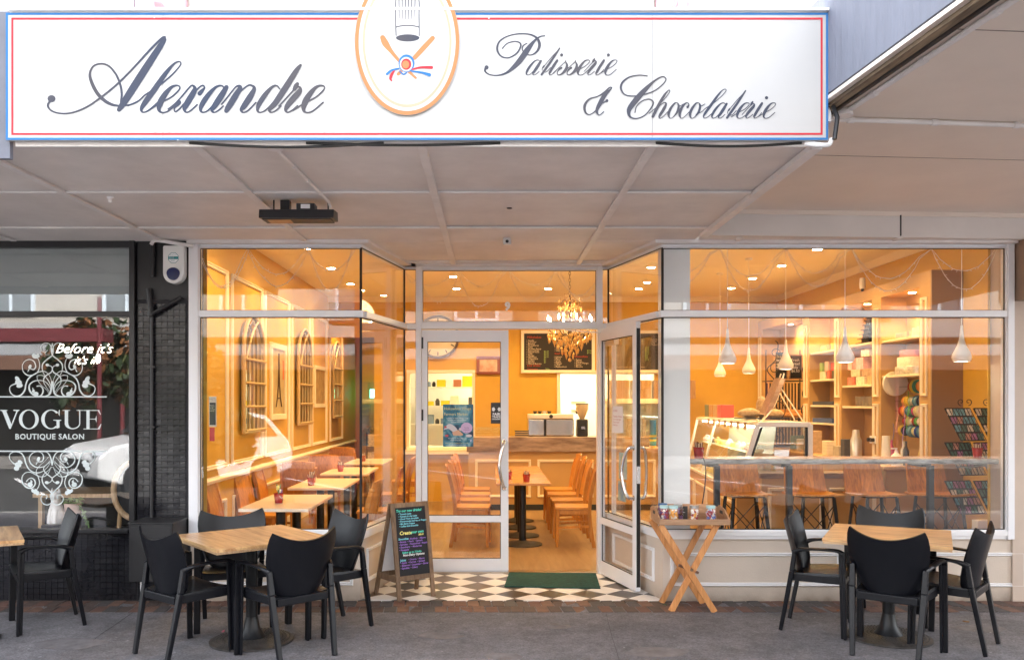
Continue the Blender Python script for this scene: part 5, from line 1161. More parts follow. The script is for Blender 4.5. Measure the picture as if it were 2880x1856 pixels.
U = [[(215,668,20),(180,680,14),(140,705,10),(130,750,12),(155,805,14),(215,836,16),(285,820,18),(335,755,20),(352,670,18),(385,600,18),(450,548,14),(530,508,12),(600,502,10),(655,540,8),(690,610,6),(704,690,5)],
 [(400,455,14),(450,478,16),(482,440,16),(462,370,14),(400,340,12),(335,365,10),(302,430,10),(318,510,12),(380,556,16),(450,548,12),(505,515,12),(535,440,12),(530,370,10),(510,325,8)],
 [(502,702,16),(545,700,12),(580,740,16),(575,800,18),(530,838,16),(455,820,22),(402,760,22),(398,690,18),(445,642,14),(520,624,12),(600,636,10),(660,690,8),(690,760,6)],
 [(708,120,8),(722,200,12),(705,285,14),(630,345,16),(575,410,16),(578,500,10),(620,580,7),(670,660,6),(695,740,5)],
 [(640,420,12),(690,432,10),(708,470,12),(690,515,14),(635,550,16),(597,590,16),(592,650,10),(625,710,6),(675,790,5)],
 [(700,640,18),(692,740,24),(670,810,22),(615,836,12),(560,838,8)],
 [(640,218,14),(605,245,10),(562,220,10),(556,160,10),(600,120,9),(655,125,10),(695,170,10),(708,240,10)],
 [(500,560,7),(560,555,8),(620,580,8),(670,650,7),(697,740,6)], [(500,560,7),(510,620,7),(560,690,6),(630,750,5),(670,820,6)]]
mir(U, 708)
for a in ((235,605,42,26,.9),(250,650,46,34,.2),(265,695,44,28,-.2),(480,300,44,30,.1),(455,285,22,26,.8),(515,290,20,26,-.6),(405,440,20,32,.4),(385,490,6,26,.5),(485,805,36,28,.2),(452,770,18,22,.3),(445,738,6,18,-.2),(640,415,24,20,.3)): mdisc(*a, 708)
L = [[(235,375,24),(195,340,14),(160,290,12),(158,235,12),(200,190,12),(270,178,14),(350,200,18),(402,270,22),(430,370,22),(480,465,20),(560,518,18),(650,525,14),(730,490,10),(800,420,7),(850,330,5)],
 [(640,345,14),(700,335,16),(725,280,20),(712,220,14),(670,185,10),(600,178,12),(525,215,14),(488,290,18),(512,370,20),(590,430,18),(680,436,14),(760,405,10),(830,330,6)],
 [(440,672,18),(480,628,12),(530,615,14),(580,660,22),(580,730,20),(520,782,18),(440,768,22),(378,700,20),(368,600,16),(420,530,12),(500,518,12),(580,550,14),(650,588,14),(730,590,12),(800,540,9),(850,430,6)],
 [(620,795,14),(645,750,12),(658,690,14),(640,610,14),(608,540,12),(608,480,9),(660,410,7),(740,340,6),(810,260,5)],
 [(700,178,9),(770,180,12),(820,225,18),(850,300,20),(865,400,14)],
 [(830,350,6),(760,405,10),(725,460,14),(760,530,18),(830,585,16),(866,620,14),(850,670,12),(800,700,12)],
 [(860,430,6),(800,490,8),(725,560,12),(700,640,18),(735,740,20),(820,825,18),(880,895,16),(888,960,14),(865,1015,12),(800,1060,14),(730,1045,14),(685,985,14),(692,920,12),(740,892,10),(785,915,12),(772,955,16)]]
LP = lambda x, y, e_: at(x*.16881, 1240+y*.16881, 7.147-e_)
f.build('film', Mvin, vn)
f = Flat(LP); mir(L, 868)
f.poly([(-60,158),(1777,158),(1777,178),(-60,178)])
for a in ((335,350,44,30,.5),(300,395,56,44,.3),(275,455,44,38,.2),(590,840,34,44,.4),(545,825,24,34,-.3),(625,865,30,36,.2),(640,300,26,40,.4),(610,370,8,30,.5),(500,725,44,40,.3),(522,680,18,24,.3),(515,655,6,22,0),(780,690,34,26,.2)): mdisc(*a, 868)
f.build('film', Mvin, vn)
text('lettering', 'BOUTIQUE SALON', Mvin, at(203*.20779, 940+1418*.20779, 7.1465), (1,0,0), (0,0,1), .0635, vn, off=.0012, space=1.10)
# neon sign inside the salon
ne = thing('neon_sign', 'warm white neon script glowing inside the salon window', 'neon sign', (0,0,0))
Mneon = mat('neon_glow', (1,.9,.7), .5, emit=1.2, ecol=(1,.90,.72))
def neon(s, x, y, sz):
    cu = bpy.data.curves.new('tube', 'FONT'); cu.body = s; cu.size = sz; cu.shear = .45; cu.fill_mode = 'NONE'; cu.bevel_depth = .0022; cu.offset = -.006
    o = bpy.data.objects.new('t', cu); COL.objects.link(o); me = bpy.data.meshes.new_from_object(o.evaluated_get(bpy.context.evaluated_depsgraph_get())); bpy.data.objects.remove(o)
    p = at(x, y, 7.75)
    for v in me.vertices: v.co = p+Vector((v.co.x, v.co.z, v.co.y))
    me.materials.clear(); me.materials.append(Mneon); o = bpy.data.objects.new('neon_tube', me); COL.objects.link(o); o.parent = ne
neon("Before it's", 153, 993, .125); neon("it's in", 206, 1024, .105)
MB().prism([(XX(277,7.75)+.02*math.cos(t), ZZ(1008,7.75)+.043*math.sin(t)) for t in [2*PI*i/20 for i in range(20)]], 7.74, 7.75, 'y').build('backing_disc', mat('neon_disc', (.9,.9,.9), .5, emit=.8), ne)
# cat ornament on the salon ledge
ct = thing('cat_ornament', 'white seated cat figurine on the salon window ledge', 'figurine', (XX(158, 7.45), 7.45, .60))
Mce = mat('white_ceramic', (.75,.74,.72), .35)
bt_ = MB().lathe([(.062,0),(.072,.02),(.070,.07),(.055,.13),(.042,.18),(.038,.21)], n=24); bt_.v = [Vector((v.x, v.y*1.1, v.z)) for v in bt_.v]
bt_.build('body', Mce, ct); MB().ball((0,-.01,.245), (.048,.045,.042), 18, 12).build('head', Mce, ct)
for s in (-1, 1):
    MB().lathe([(.016,0),(.009,.022),(.001,.04)], (s*.030,-.01,.272), 8).build('ear', Mce, ct); MB().ball((s*.045,.02,.045), (.032,.045,.045)).build('haunch', Mce, ct)
    MB().tube([(s*.022,-.045,.13),(s*.024,-.065,.06),(s*.024,-.075,.01)], [.02,.017,.018], 10).build('leg', Mce, ct)
MB().tube(cr([(.03,.06,.015),(.0,.075,.02),(-.04,.06,.02)], 5), .012, 8).build('tail', Mce, ct)
MB().box(-.09, .09, -.08, .09, -.16, -.001).build('plinth', M_blackp, ct)
# trailing plant
pt = thing('potted_plant', 'trailing round-leaved plant in a pale pink pot on the salon ledge', 'plant', (XX(205, 7.5), 7.5, .62))
MB().lathe([(.058,0),(.072,.155),(.066,.155),(.06,.14)], n=24).build('pot', mat('pink_pot', (.70,.52,.46), .5), pt)
MB().cyl((0,0,-.16),(0,0,-.002), .07).build('stand', M_blackp, pt)
lf = MB(); random.seed(4)
def leafat(p, r_): 
    q = Matrix.Rotation(random.uniform(-.8,.8), 3, 'X') @ Matrix.Rotation(random.uniform(-.8,.8), 3, 'Z'); o = len(lf.v); lf.v += [p+q@Vector((r_*math.cos(2*PI*k/8), -.003, r_*.85*math.sin(2*PI*k/8))) for k in range(8)]; lf.f.append(list(range(o, o+8)))
for k in range(34): leafat(Vector((random.uniform(-.07,.08), random.uniform(-.06,.05), .16+random.uniform(-.01,.04))), random.uniform(.012,.02))
for k in range(26): t_ = k/26; leafat(Vector((.07+.11*t_**.6+random.uniform(-.02,.02), -.04, .15-.34*t_)), random.uniform(.009,.017))
tag(lf.build('leaves', mat('succulent_leaf', (.16,.26,.10), .5), pt, smooth=False), kind='stuff')
MB().tube(cr([(.05,-.03,.15),(.12,-.04,.08),(.16,-.04,-.05),(.18,-.04,-.2)], 5), .0025, 6).build('vine', mat('vine_green', (.10,.18,.05), .6), pt)
# oval-back chair
oc_ = thing('oval_back_chair', 'pale timber oval-back chair with dark upholstery inside the salon', 'chair', (XX(385, 7.75), 7.75, 0))
moc = wood('pale_limed_wood', (.42,.27,.14), (.62,.44,.26), 2, .5, 4)
MB().tube([(.21*math.cos(t), .0, .86+.26*math.sin(t)) for t in [2*PI*i/32 for i in range(32)]], .026, 10, closed=True).build('back_rim', moc, oc_)
bk = MB().ball((0,.01,.86), (.195,.02,.24), 24, 12); bk.build('back_pad', mat('charcoal_fabric', (.03,.032,.035), .9), oc_)
for s in (-1, 1): MB().tube([(s*.15,.0,.68),(s*.17,.0,.45),(s*.2,.05,0)], .02, 8).build('leg', moc, oc_); MB().tube([(s*.2,.42,.45),(s*.2,.42,0)], .02, 8).build('leg', moc, oc_)
MB().box(-.24, .24, .02, .46, .42, .50).build('seat', mat('charcoal_fabric'), oc_, bevel=.02)
MB().box(-4.6, -3.25, 8.6, 9.3, .70, .74).build('mirrored_table', moc); so_ = bpy.data.objects['mirrored_table']; tag(so_, 'pale timber table added in the dark salon for the mirrored pavement table', 'table')  # solid table added for the pavement table's reflection in the glass
for x in (-4.55, -3.3): MB().box(x-.02, x+.02, 8.65, 8.7, 0, .70).build('leg', moc, so_)

# ------------------------------------------------------------------ prints on the cafe door and glass
YG = DD-.013
pa = thing('market_poster', 'blue farmers market poster taped inside the closed door glass', 'poster', (0,0,0))
px0, px1, pz0, pz1 = XX(1246,YG), XX(1331.5,YG), ZZ(1256,YG), ZZ(1137,YG)
pm = bpy.data.materials.new('poster_print'); pm.use_nodes = True; nt = pm.node_tree; tc = nt.nodes.new('ShaderNodeTexCoord'); ns = nt.nodes.new('ShaderNodeTexNoise'); ns.inputs['Scale'].default_value = 9; ns.inputs['Distortion'].default_value = 1.5
rm = nt.nodes.new('ShaderNodeValToRGB'); rm.color_ramp.elements[0].color = (.01,.04,.09,1); rm.color_ramp.elements[1].color = (.30,.52,.58,1); e2 = rm.color_ramp.elements.new(.5); e2.color = (.03,.19,.28,1); rm.color_ramp.elements[0].position = .3; rm.color_ramp.elements[2].position = .75
nt.links.new(tc.outputs['Object'], ns.inputs['Vector']); nt.links.new(ns.outputs['Fac'], rm.inputs[0]); nt.links.new(rm.outputs[0], nt.nodes['Principled BSDF'].inputs['Base Color'])
MB().box(px0, px1, YG-.002, YG, pz0, pz1).build('sheet', pm, pa, smooth=False)
def PP(u, v, e_): return Vector((px0+u*(px1-px0), YG-.0025-e_, pz1-v*(pz1-pz0)))
Myt = mat('poster_yellow', (.75,.68,.30), .6)
def ptx(u, v, s, sz, m, **k): return text('poster_lettering', s, m, PP(u, v, .0002), (1,0,0), (0,0,1), sz, pa, align='CENTER', **k)
ptx(.48,.13,'Hokowhitu Village',.0385,Myt,wide=.92); ptx(.42,.26,'Farmers Market',.0385,Myt,wide=.92)
ptx(.47,.335,'A Market for locals offering a range\nof artisan and local produce to\ntaste and take home!',.0145,M_white,line=1.25)
f = Flat(PP); f.stroke([(.02,.60,.01),(.2,.52,.12),(.38,.6,.14),(.5,.68,.04)], 5); f.disc(.6,.585,.08,.04,16); f.disc(.85,.74,.10,.035,16); f.build('picture', mat('poster_pale', (.62,.60,.64), .6), pa)
f = Flat(lambda x,y,e_: PP(x,y,e_+.001)); f.poly([(.3,.66),(.5,.60),(.66,.70),(.64,.735),(.34,.735)]); f.build('picture', mat('poster_flesh', (.70,.42,.28), .6), pa)
f = Flat(lambda x,y,e_: PP(x,y,e_+.001)); f.disc(.08,.535,.045,.025,12); f.disc(.12,.74,.06,.028,12); f.build('picture', mat('poster_red', (.55,.08,.10), .6), pa)
f = Flat(lambda x,y,e_: PP(x,y,e_+.0015)); f.disc(.775,.555,.19,.128,32); f.build('spot', mat('poster_lilac', (.60,.45,.68), .6), pa)
ptx(.775,.56,'Sunday\nMARCH\n9 - 1',.016,mat('poster_violet', (.12,.05,.22), .6),line=1.4).location.y = -.003
ptx(.42,.81,'Live music by local artists\nArtisan food stalls',.0145,M_white,line=1.3); ptx(.45,.925,'Held 1st & 3rd Sunday of every month',.0145,Myt); ptx(.48,.965,'for information contact team',.0145,M_white)
fx = Flat(lambda x,y,e_: PP(x,y,e_+.001)); fx.poly([(.88,.815),(.97,.815),(.97,.885),(.88,.885)]); fx.build('logo', mat('logo_blue', (.10,.25,.50), .5), pa); text('logo', 'f', M_white, PP(.905,.882,.002), (1,0,0), (0,0,1), .03, pa, off=.001)
sf = thing('fair_trade_sticker', 'black fair trade organic sticker on the closed door glass beside its stile', 'sticker', (0,0,0))
qx0, qx1, qz0, qz1 = XX(1380.5,YG), XX(1411.5,YG), ZZ(1191,YG), ZZ(1132,YG)
MB().box(qx0, qx1, YG-.002, YG, qz0, qz1).build('sheet', mat('sticker_black', (.012,.012,.014), .4), sf, smooth=False)
def tx(t, s, m, x, y, sz, **k): return text('lettering', s, m, at(x, y, YG-.003), (1,0,0), (0,0,1), sz, t, align='CENTER', **k)
tx(sf,'FAIR',M_white,1396,1168,.037,off=.0012); tx(sf,'TRADE',M_white,1396,1174.5,.026,off=.0008,wide=1.02); tx(sf,'ORGANIC',M_white,1396,1180,.019,off=.0005)
f = Flat(lambda x,y,e_: at(x,y,YG-.003-e_))
for s in (-1, 1):
    c_ = 1396+s*8; f.disc(c_+s*.5,1148.5,4,3.2,14,s*.5); f.disc(c_+s*.5,1153,4,3.2,14,-s*.5); f.poly([(c_-s*5.5,1150.5),(c_+s*1,1146),(c_+s*1,1155.5)])
f.build('logo', M_white, sf)
oh = thing('opening_hours', 'gold opening hours lettering low on the closed door glass', 'lettering', (0,0,0)); Mgold = mat('gold_vinyl', (.75,.58,.20), .45)
text('lettering','OPENING HOURS',Mgold,at(1333,1210,YG),(1,0,0),(0,0,1),.044,oh,wide=.92); text('lettering','Monday-Tuesday CLOSED\nWednesday-Sunday 7.30am-4pm',Mgold,at(1335,1216,YG),(1,0,0),(0,0,1),.0235,oh,wide=.92,line=1.05)
n9 = text('street_number','9',M_white,at(1420,871,DD-.02),(1,0,0),(0,0,1),.105,off=.006); tag(n9, 'white street number nine on the glass above the doors', 'number')
# notices on the open door and on the left window
Mpap = mat('white_paper', (.80,.78,.80), .8); Mtxt = mat('print_red', (.45,.15,.15), .7); Mtk2 = mat('print_black', (.05,.05,.05), .7)
nt_ = thing('paper_notice', 'white paper notice taped on the open door glass', 'notice', d2.location, 0); nt_.rotation_euler = d2.rotation_euler
MB()._add([(.30,-.006,1.37),(.56,-.006,1.38),(.55,-.006,1.62),(.32,-.006,1.62),(.30,-.008,1.37),(.56,-.008,1.38),(.55,-.008,1.62),(.32,-.008,1.62)], [(0,1,2,3),(7,6,5,4),(0,4,5,1),(1,5,6,2),(2,6,7,3),(3,7,4,0)]).build('sheet', Mpap, nt_, smooth=False)
text('lettering','CLOSED\n\nThursday - Monday\nhours open again\nSee you soon\nthank you',Mtxt,(.33,-.0085,1.57),(1,0,0),(0,0,1),.026,nt_)
nb = thing('leaflets', 'blue and green leaflets stuck low on the open door glass', 'leaflet', d2.location, 0); nb.rotation_euler = d2.rotation_euler
MB().box(.46,.64,-.008,-.006,.96,1.20).build('leaflet', mat('leaflet_green', (.25,.38,.30), .6, rgb2=(.55,.6,.62), scale=14), nb, smooth=False); MB().box(.44,.62,-.008,-.006,.76,.94).build('leaflet', mat('leaflet_blue', (.08,.20,.35), .6, rgb2=(.5,.5,.3), scale=14), nb, smooth=False)
nw = thing('window_notice', 'narrow black and white practice notice stuck low on the left cafe window', 'notice', (0,0,0))
MB().box(XX(587,DF), XX(608,DF), DF+.006, DF+.008, ZZ(1200,DF), ZZ(1115,DF)).build('sheet', mat('notice_paper', (.55,.50,.42), .7), nw, smooth=False)
MB().box(XX(589,DF), XX(606,DF), DF+.0045, DF+.0055, ZZ(1195,DF), ZZ(1132,DF)).build('panel', Mtk2, nw, smooth=False)
text('lettering','NO ACTION\nNOTICE',Mtk2,at(588,1121,DF+.0044),(1,0,0),(0,0,1),.0085,nw); text('lettering','SECURITY\nCAMERAS\nIN USE\nON THESE\nPREMISES',mat('notice_paper'),at(590,1140,DF+.004),(1,0,0),(0,0,1),.0095,nw,line=1.3)
MB().box(XX(589,DF), XX(603,DF), DF+.0045, DF+.0055, ZZ(1240,DF), ZZ(1202,DF)).build('print', mat('notice_red', (.5,.05,.05), .6), nw, smooth=False)
# fairy lights swagged behind the upper glass
Mfl = mat('fairy_wire', (.75,.70,.62), .5); 
def swag(lb, D, pts2, seed):
    random.seed(seed); t = thing('fairy_lights', lb, 'string lights', (0,0,0), 0, 'unlit fairy lights along the window heads'); c = []
    for (xa, ya), (xb, yb), sag in pts2:
        for i in range(15): u = i/15; c.append(Vector(at(xa+(xb-xa)*u, ya+(yb-ya)*u+sag*4*u*(1-u)+random.uniform(-1.5,1.5), D)))
    c.append(Vector(at(*pts2[-1][1], D))); MB().tube(c, .0028, 5).build('wire', Mfl, t)
    b_ = MB()
    for i in range(1, len(c)-1, 1):
        if random.random() < .75: d = Vector((random.uniform(-1,1), 0, random.uniform(-1,.3))).normalized(); b_.tube([c[i], c[i]+d*.02], [.003,.0018], 5)
    tag(b_.build('bulbs', Mfl, t), kind='stuff')
yt = 700
swag('fairy light swags crossing the top of the left front window', DF+.08, [((560,yt),(690,yt),105),((695,yt),(868,yt),105),((870,yt),(990,yt),118)], 1)
swag('second shallower fairy light swags in the left front window', DF+.11, [((566,yt+30),(700,yt),95),((700,yt),(860,yt),72),((862,yt),(1000,yt),60)], 2)
swag('fairy light swags behind the glass above the doors', DD+.10, [((1140,760),(1176,770),30),((1176,770),(1290,768),80),((1290,768),(1412,762),98),((1430,758),(1560,760),88),((1562,758),(1690,765),70)], 3)
swag('second fairy light swags above the doors', DD+.14, [((1145,770),(1270,775),30),((1292,760),(1408,765),42),((1430,760),(1570,760),40),((1575,760),(1700,760),85)], 4)
swag('lower fairy light swags across the right front window', DF+.085, [((1880,790),(2005,yt),45),((2025,yt),(2195,yt),118),((2212,yt),(2375,yt),105),((2395,yt),(2600,yt),118),((2620,yt),(2805,yt),115)], 5)
swag('upper fairy light swags across the right front window', DF+.11, [((1885,765),(2005,yt),30),((2025,yt),(2195,yt),76),((2212,yt),(2370,yt),68),((2395,yt),(2600,yt),84),((2620,yt),(2800,yt),62)], 6)
random.seed(31)
# ------------------------------------------------------------------ cafe chairs and tables inside
Mcw = wood('orange_beech', (.36,.13,.016), (.58,.25,.04), 2, .4, 3.5, .1); Mcs = wood('orange_beech_seat', (.38,.15,.022), (.60,.28,.05), 1, .38, 3, .1)
def make_cafe_chair():
    t = empty('cafe_chair')
    MB().surf(lambda u, v: ((u-.5)*.42*(1-.06*(1-v)), -.2+.4*v, .455-.012*math.sin(PI*u)*math.sin(PI*v)), 8, 8, .024).build('seat', Mcs, t, angle=50)
    def bk(u, v):
        s = u*2-1; return (s*.205*(1-.04*v), -.185-.10*v**1.2-.035*(1-s*s)*(.4+.6*v), .50+.42*v+.018*(1-s*s)*(v > .5)*v)
    MB().surf(bk, 10, 8, .016).build('backrest', Mcw, t, angle=50)
    for s in (-1, 1):
        MB().bar((s*.19,.17,.44), (s*.185,.185,0), .034, .034, w1=.026, d1=.026).build('leg', Mcw, t, bevel=.003)
        q = cr([(s*.195,-.235,0,1),(s*.197,-.195,.25,1),(s*.198,-.185,.45,1),(s*.205,-.215,.68,1),(s*.203,-.265,.86,1)], 3); l = MB()
        for a, c in zip(q, q[1:]): l.bar(a[:3], c[:3], .026, .04, (0,1,0))
        l.build('leg', Mcw, t)
        MB().bar((s*.185,-.18,.40), (s*.185,.16,.40), .02, .05).build('rail', Mcw, t); MB().bar((s*.187,-.19,.24), (s*.187,.17,.22), .018, .026).build('stretcher', Mcw, t)
    MB().bar((-.18,.165,.40), (.18,.165,.40), .02, .05).build('rail', Mcw, t)
    return t
CCH = make_cafe_chair(); used = [0]
def cafe_chair(x, y, a, lb, grp):
    o = CCH if not used[0] else copy_tree(CCH); used[0] = 1; o.location = (x, y, .006); o.rotation_euler.z = R(a); tag(o, lb, 'chair', grp)
TX = XX(1466, 9.84); om = ['nearest', 'second', 'third', 'fourth']
gc = 'beech chairs along the middle row of tables'
for i, y in enumerate((9.95, 10.62, 11.3, 11.95)):
    cafe_chair(TX-.56, y, -90+random.uniform(-4,4), '%s beech cafe chair down the left side of the middle table row' % om[i], gc); cafe_chair(TX+.60, y, 90+random.uniform(-4,4), '%s beech cafe chair down the right side of the middle table row' % om[i], gc)
Mtt = wood('orange_table_top', (.55,.24,.07), (.72,.38,.14), 0, .22, 3, .5); Mlam = mat('cream_laminate', (.78,.66,.52), .25)
def cafe_table(w, d, m, me, n=1):
    t = empty('cafe_table'); MB().box(-w/2, w/2, -d/2, d/2, .712, .74).build('tabletop', m, t, bevel=.004)
    for k in range(n):
        y = 0 if n == 1 else (-d*.27, d*.27)[k]
        MB().lathe([(.042,.02),(.042,.71)], (0,y,0), 16).build('column', Miron, t); MB().lathe([(.23,0),(.23,.012),(.1,.03),(.045,.05)], (0,y,0), 28).build('base', Mbase, t)
    return t
CT = cafe_table(.62, .62, Mtt, Mtt)
for i, y in enumerate((9.97, 10.62, 11.3, 11.95)):
    o = CT if i == 0 else copy_tree(CT); o.location = (TX+.02, y, .006); tag(o, '%s square orange timber table of the middle row seen through the open door' % om[i], 'table', 'middle row of cafe tables')
LT = cafe_table(.60, 1.15, Mlam, Mlam, 2)
for i, (x, y) in enumerate(((-1.86, 7.90), (-1.87, 9.72), (-1.88, 11.5), (-1.9, 13.4))):
    o = LT if i == 0 else copy_tree(LT); o.location = (x, y, .006); tag(o, '%s long cream topped table of the row beside the left wall' % om[i], 'table', 'cream tables by the left wall')
gl_ = 'beech chairs around the cream tables'
for x, y, a, lb in ((-2.42,7.62,-90,'beech chair against the left wall nearest the window'),(-2.44,8.22,-88,'second beech chair against the left wall'),(-2.45,9.25,-95,'third beech chair against the left wall'),(-2.45,9.95,-88,'fourth beech chair against the left wall'),
    (-2.38,10.62,12,'beech chair showing its full back between the second and third cream tables'),(-2.32,12.0,8,'beech chair showing its full back beside the third cream table'),(-2.4,14.0,4,'farthest beech chair at the end of the left wall'),
    (-1.32,8.0,84,'beech chair on the aisle side of the nearest cream table'),(-1.28,9.6,92,'beech chair on the aisle side of the second cream table'),(-1.3,11.3,88,'beech chair on the aisle side of the third cream table'),(-1.32,13.2,90,'beech chair on the aisle side of the farthest cream table')): cafe_chair(x, y, a, lb, gl_)
# little red buckets
Mbk = mat('red_enamel', (.30,.012,.015), .25, coat=.6); Msug = mat('sugar_sticks', (.72,.62,.48), .7); Msb2 = mat('brown_sticks', (.18,.07,.03), .7)
def make_bucket(flowers=False):
    t = empty('sugar_bucket'); MB().lathe([(.034,0),(.045,.085),(.048,.088),(.044,.084),(.03,.01)], n=20).build('bucket', Mbk, t)
    MB().tube(cr([(-.046,0,.07),(-.03,-.05,.02),(.03,-.05,.02),(.046,0,.07)], 5), .0016, 5).build('wire_handle', M_chrome, t)
    for m_, s_ in ((Msug, 0), (Msb2, 1)):
        q = MB()
        for k in range(8): a = random.random()*6.28; r_ = .024*random.random()**.5; q.bar((r_*math.cos(a), r_*math.sin(a), .02), (r_*1.5*math.cos(a), r_*1.5*math.sin(a), .115+random.uniform(0,.015)), .008, .004)
        tag(q.build('sugar_sticks', m_, t), kind='stuff')
    return t
BK = make_bucket(); bl_ = [(TX+.06,9.85,'red sugar bucket at the front edge of the middle table row'),(TX-.14,10.15,'red sugar bucket second along the middle table row'),(TX-.20,10.75,'red sugar bucket third along the middle table row'),(TX-.22,11.35,'red sugar bucket farthest along the middle table row'),
  (-1.97,9.40,'red sugar bucket at the front of the second cream table'),(-2.03,9.75,'red sugar bucket behind another on the second cream table'),(-1.98,11.3,'red sugar bucket on the third cream table'),(-1.98,13.3,'red sugar bucket on the farthest cream table')]
for i, (x, y, lb) in enumerate(bl_): o = BK if i == 0 else copy_tree(BK); o.location = (x, y, .747); o.rotation_euler.z = random.random()*3; tag(o, lb, 'bucket', 'red sugar buckets')
fb_ = copy_tree(BK); 
for ch in list(fb_.children):
    if ch.name.startswith('sugar_sticks'): bpy.data.objects.remove(ch)
fb_.name = 'flower_bucket'; fb_.location = (XX(784,7.75), 7.75, .747); fb_['label'] = 'red bucket of white and yellow flowers on the nearest cream table'; fb_['category'] = 'bucket'
for k, (x, y, z, r_, c_) in enumerate(((.028,0,.12,.022,'white'),(-.035,.01,.14,.02,'yellow'),(.0,-.02,.105,.018,'purple'),(-.02,-.01,.11,.016,'white'))):
    q = MB()
    for a in range(9): an = a*.7; q.ball((x+r_*.6*math.cos(an), y+r_*.3*math.sin(an*2), z+r_*.6*math.sin(an)), r_*.5, 6, 4)
    q.build('flower', mat('petal_'+c_, {'white':(.85,.83,.75),'yellow':(.8,.72,.2),'purple':(.25,.18,.45)}[c_], .6), fb_)
q = MB()
for a in range(8): q.bar((0,0,.07), (.035*math.cos(a), .02*math.sin(a), .15+.01*(a%3)), .01, .002)
q.build('leaves', mat('succulent_leaf'), fb_)
o = copy_tree(BK); o.location = (XX(1965,7.55), 7.55, 1.165); tag(o, 'red sugar bucket at the left end of the window bar', 'bucket', 'red sugar buckets'); o.scale = (1.1,)*3
o = copy_tree(BK); o.location = (4.33, 7.62, 1.165); tag(o, 'red sugar bucket at the right end of the window bar', 'bucket', 'red sugar buckets')

# ------------------------------------------------------------------ window bar and stools
wbr = thing('window_bar', 'live-edge timber bar slab on black posts inside the right window', 'bar counter', (0,0,0))
sl_ = MB()
edge = [(1.70+i*.09, 7.37+.018*noise.noise(Vector((i*.35,0,0)))+.01*noise.noise(Vector((i*1.3,3,0)))) for i in range(31)]
def slab(u, v):
    i = min(29, int(u*30)); f_ = u*30-i; x = edge[i][0]*(1-f_)+edge[i+1][0]*f_; ye = edge[i][1]*(1-f_)+edge[i+1][1]*f_; return (x, ye+(7.83-ye)*v, 1.163)
sl_.surf(slab, 60, 4, .008).build('top', wood('bar_top_wood', (.40,.19,.07), (.62,.36,.17), 0, .25, 3, .5), wbr, smooth=False)
eb = MB(); Medge = mat('grey_live_edge', (.035,.037,.04), .45, rgb2=(.42,.44,.44), scale=6, stretch=(.8,1,4), bump=.6, bscale=40)
eb.surf(lambda u, v: (slab(u,0)[0], slab(u,0)[1]+.002-.012*math.sin(PI*v)+.006*noise.noise(Vector((u*40, v*3, 1))), 1.161-.026*v-.004*noise.noise(Vector((u*25,5,0)))*v), 90, 6, .012).build('live_edge', Medge, wbr)
for x in (1.97, 2.60, 3.83, 4.40): MB().box(x-.024, x+.024, 7.44, 7.488, .006, 1.105).build('post', Miron, wbr, bevel=.002); MB().box(x-.06, x+.024, 7.489, 7.75, 1.09, 1.148).build('bracket', Miron, wbr, bevel=.002)
Mst = wood('stool_wood', (.36,.125,.012), (.66,.28,.035), 2, .4, 4, .1)
def make_stool():
    t = empty('bar_stool')
    MB().surf(lambda u, v: ((u-.5)*(.40+.03*v), -.17+.35*v, .785+.014*abs(u*2-1)**1.5+.012*v*v-.01*math.sin(PI*v)), 10, 8, .016).build('seat', Mst, t, angle=30)
    for k in range(4):
        a, c = k/4, (k+1)/4
        MB().surf(lambda u, v: ((a+(c-a)*u-.5)*(.37-.03*v), -.175-.075*v-.018*(1-((a+(c-a)*u)*2-1)**2)+.03*abs((a+(c-a)*u)*2-1), .782+.34*v), 3, 6, .013).build('backrest', Mst, t, angle=20)
    ft_ = [(-.17,-.14),(.17,-.14),(.17,.16),(-.17,.16)]; tp = [(-.13,-.11),(.13,-.11),(.13,.12),(-.13,.12)]
    for (a, c), (p, q) in zip(ft_, tp): MB().bar((p,q,.765), (a*1.12,c*1.12,0), .024, .024).build('leg', Miron, t, bevel=.002)
    w = MB(); L = lambda k, z: Vector((tp[k][0]+(ft_[k][0]*1.12-tp[k][0])*(1-z/.765), tp[k][1]+(ft_[k][1]*1.12-tp[k][1])*(1-z/.765), z))
    for k in range(4): j = (k+1)%4; w.tube([L(k,.70), L(j,.33)], .0045, 6); w.tube([L(j,.70), L(k,.33)], .0045, 6); w.tube([L(k,.42), L(j,.12)], .0045, 6); w.tube([L(j,.42), L(k,.12)], .0045, 6)
    w.build('wire_bracing', Miron, t)
    f_ = MB()
    for k in range(4): f_.tube([Vector((tp[k][0],tp[k][1],.77)), Vector((tp[(k+1)%4][0],tp[(k+1)%4][1],.77))], .006, 6)
    f_.build('seat_frame', Miron, t)
    return t
ST = make_stool()
for i, (x, a, lb) in enumerate(((2.34,170,'first bar stool from the white column, between the first two black posts'),(2.98,172,'second bar stool from the white column, just right of a black post'),(3.56,176,'third bar stool from the white column, behind the right pavement table'),(4.16,174,'rightmost bar stool, partly behind a black post'))):
    o = ST if i == 0 else copy_tree(ST); o.location = (x+.05, 8.06, .006); o.rotation_euler.z = R(a+12); o.scale = (1.12, 1.05, 1.0); tag(o, lb, 'bar stool', 'timber bar stools at the window bar')

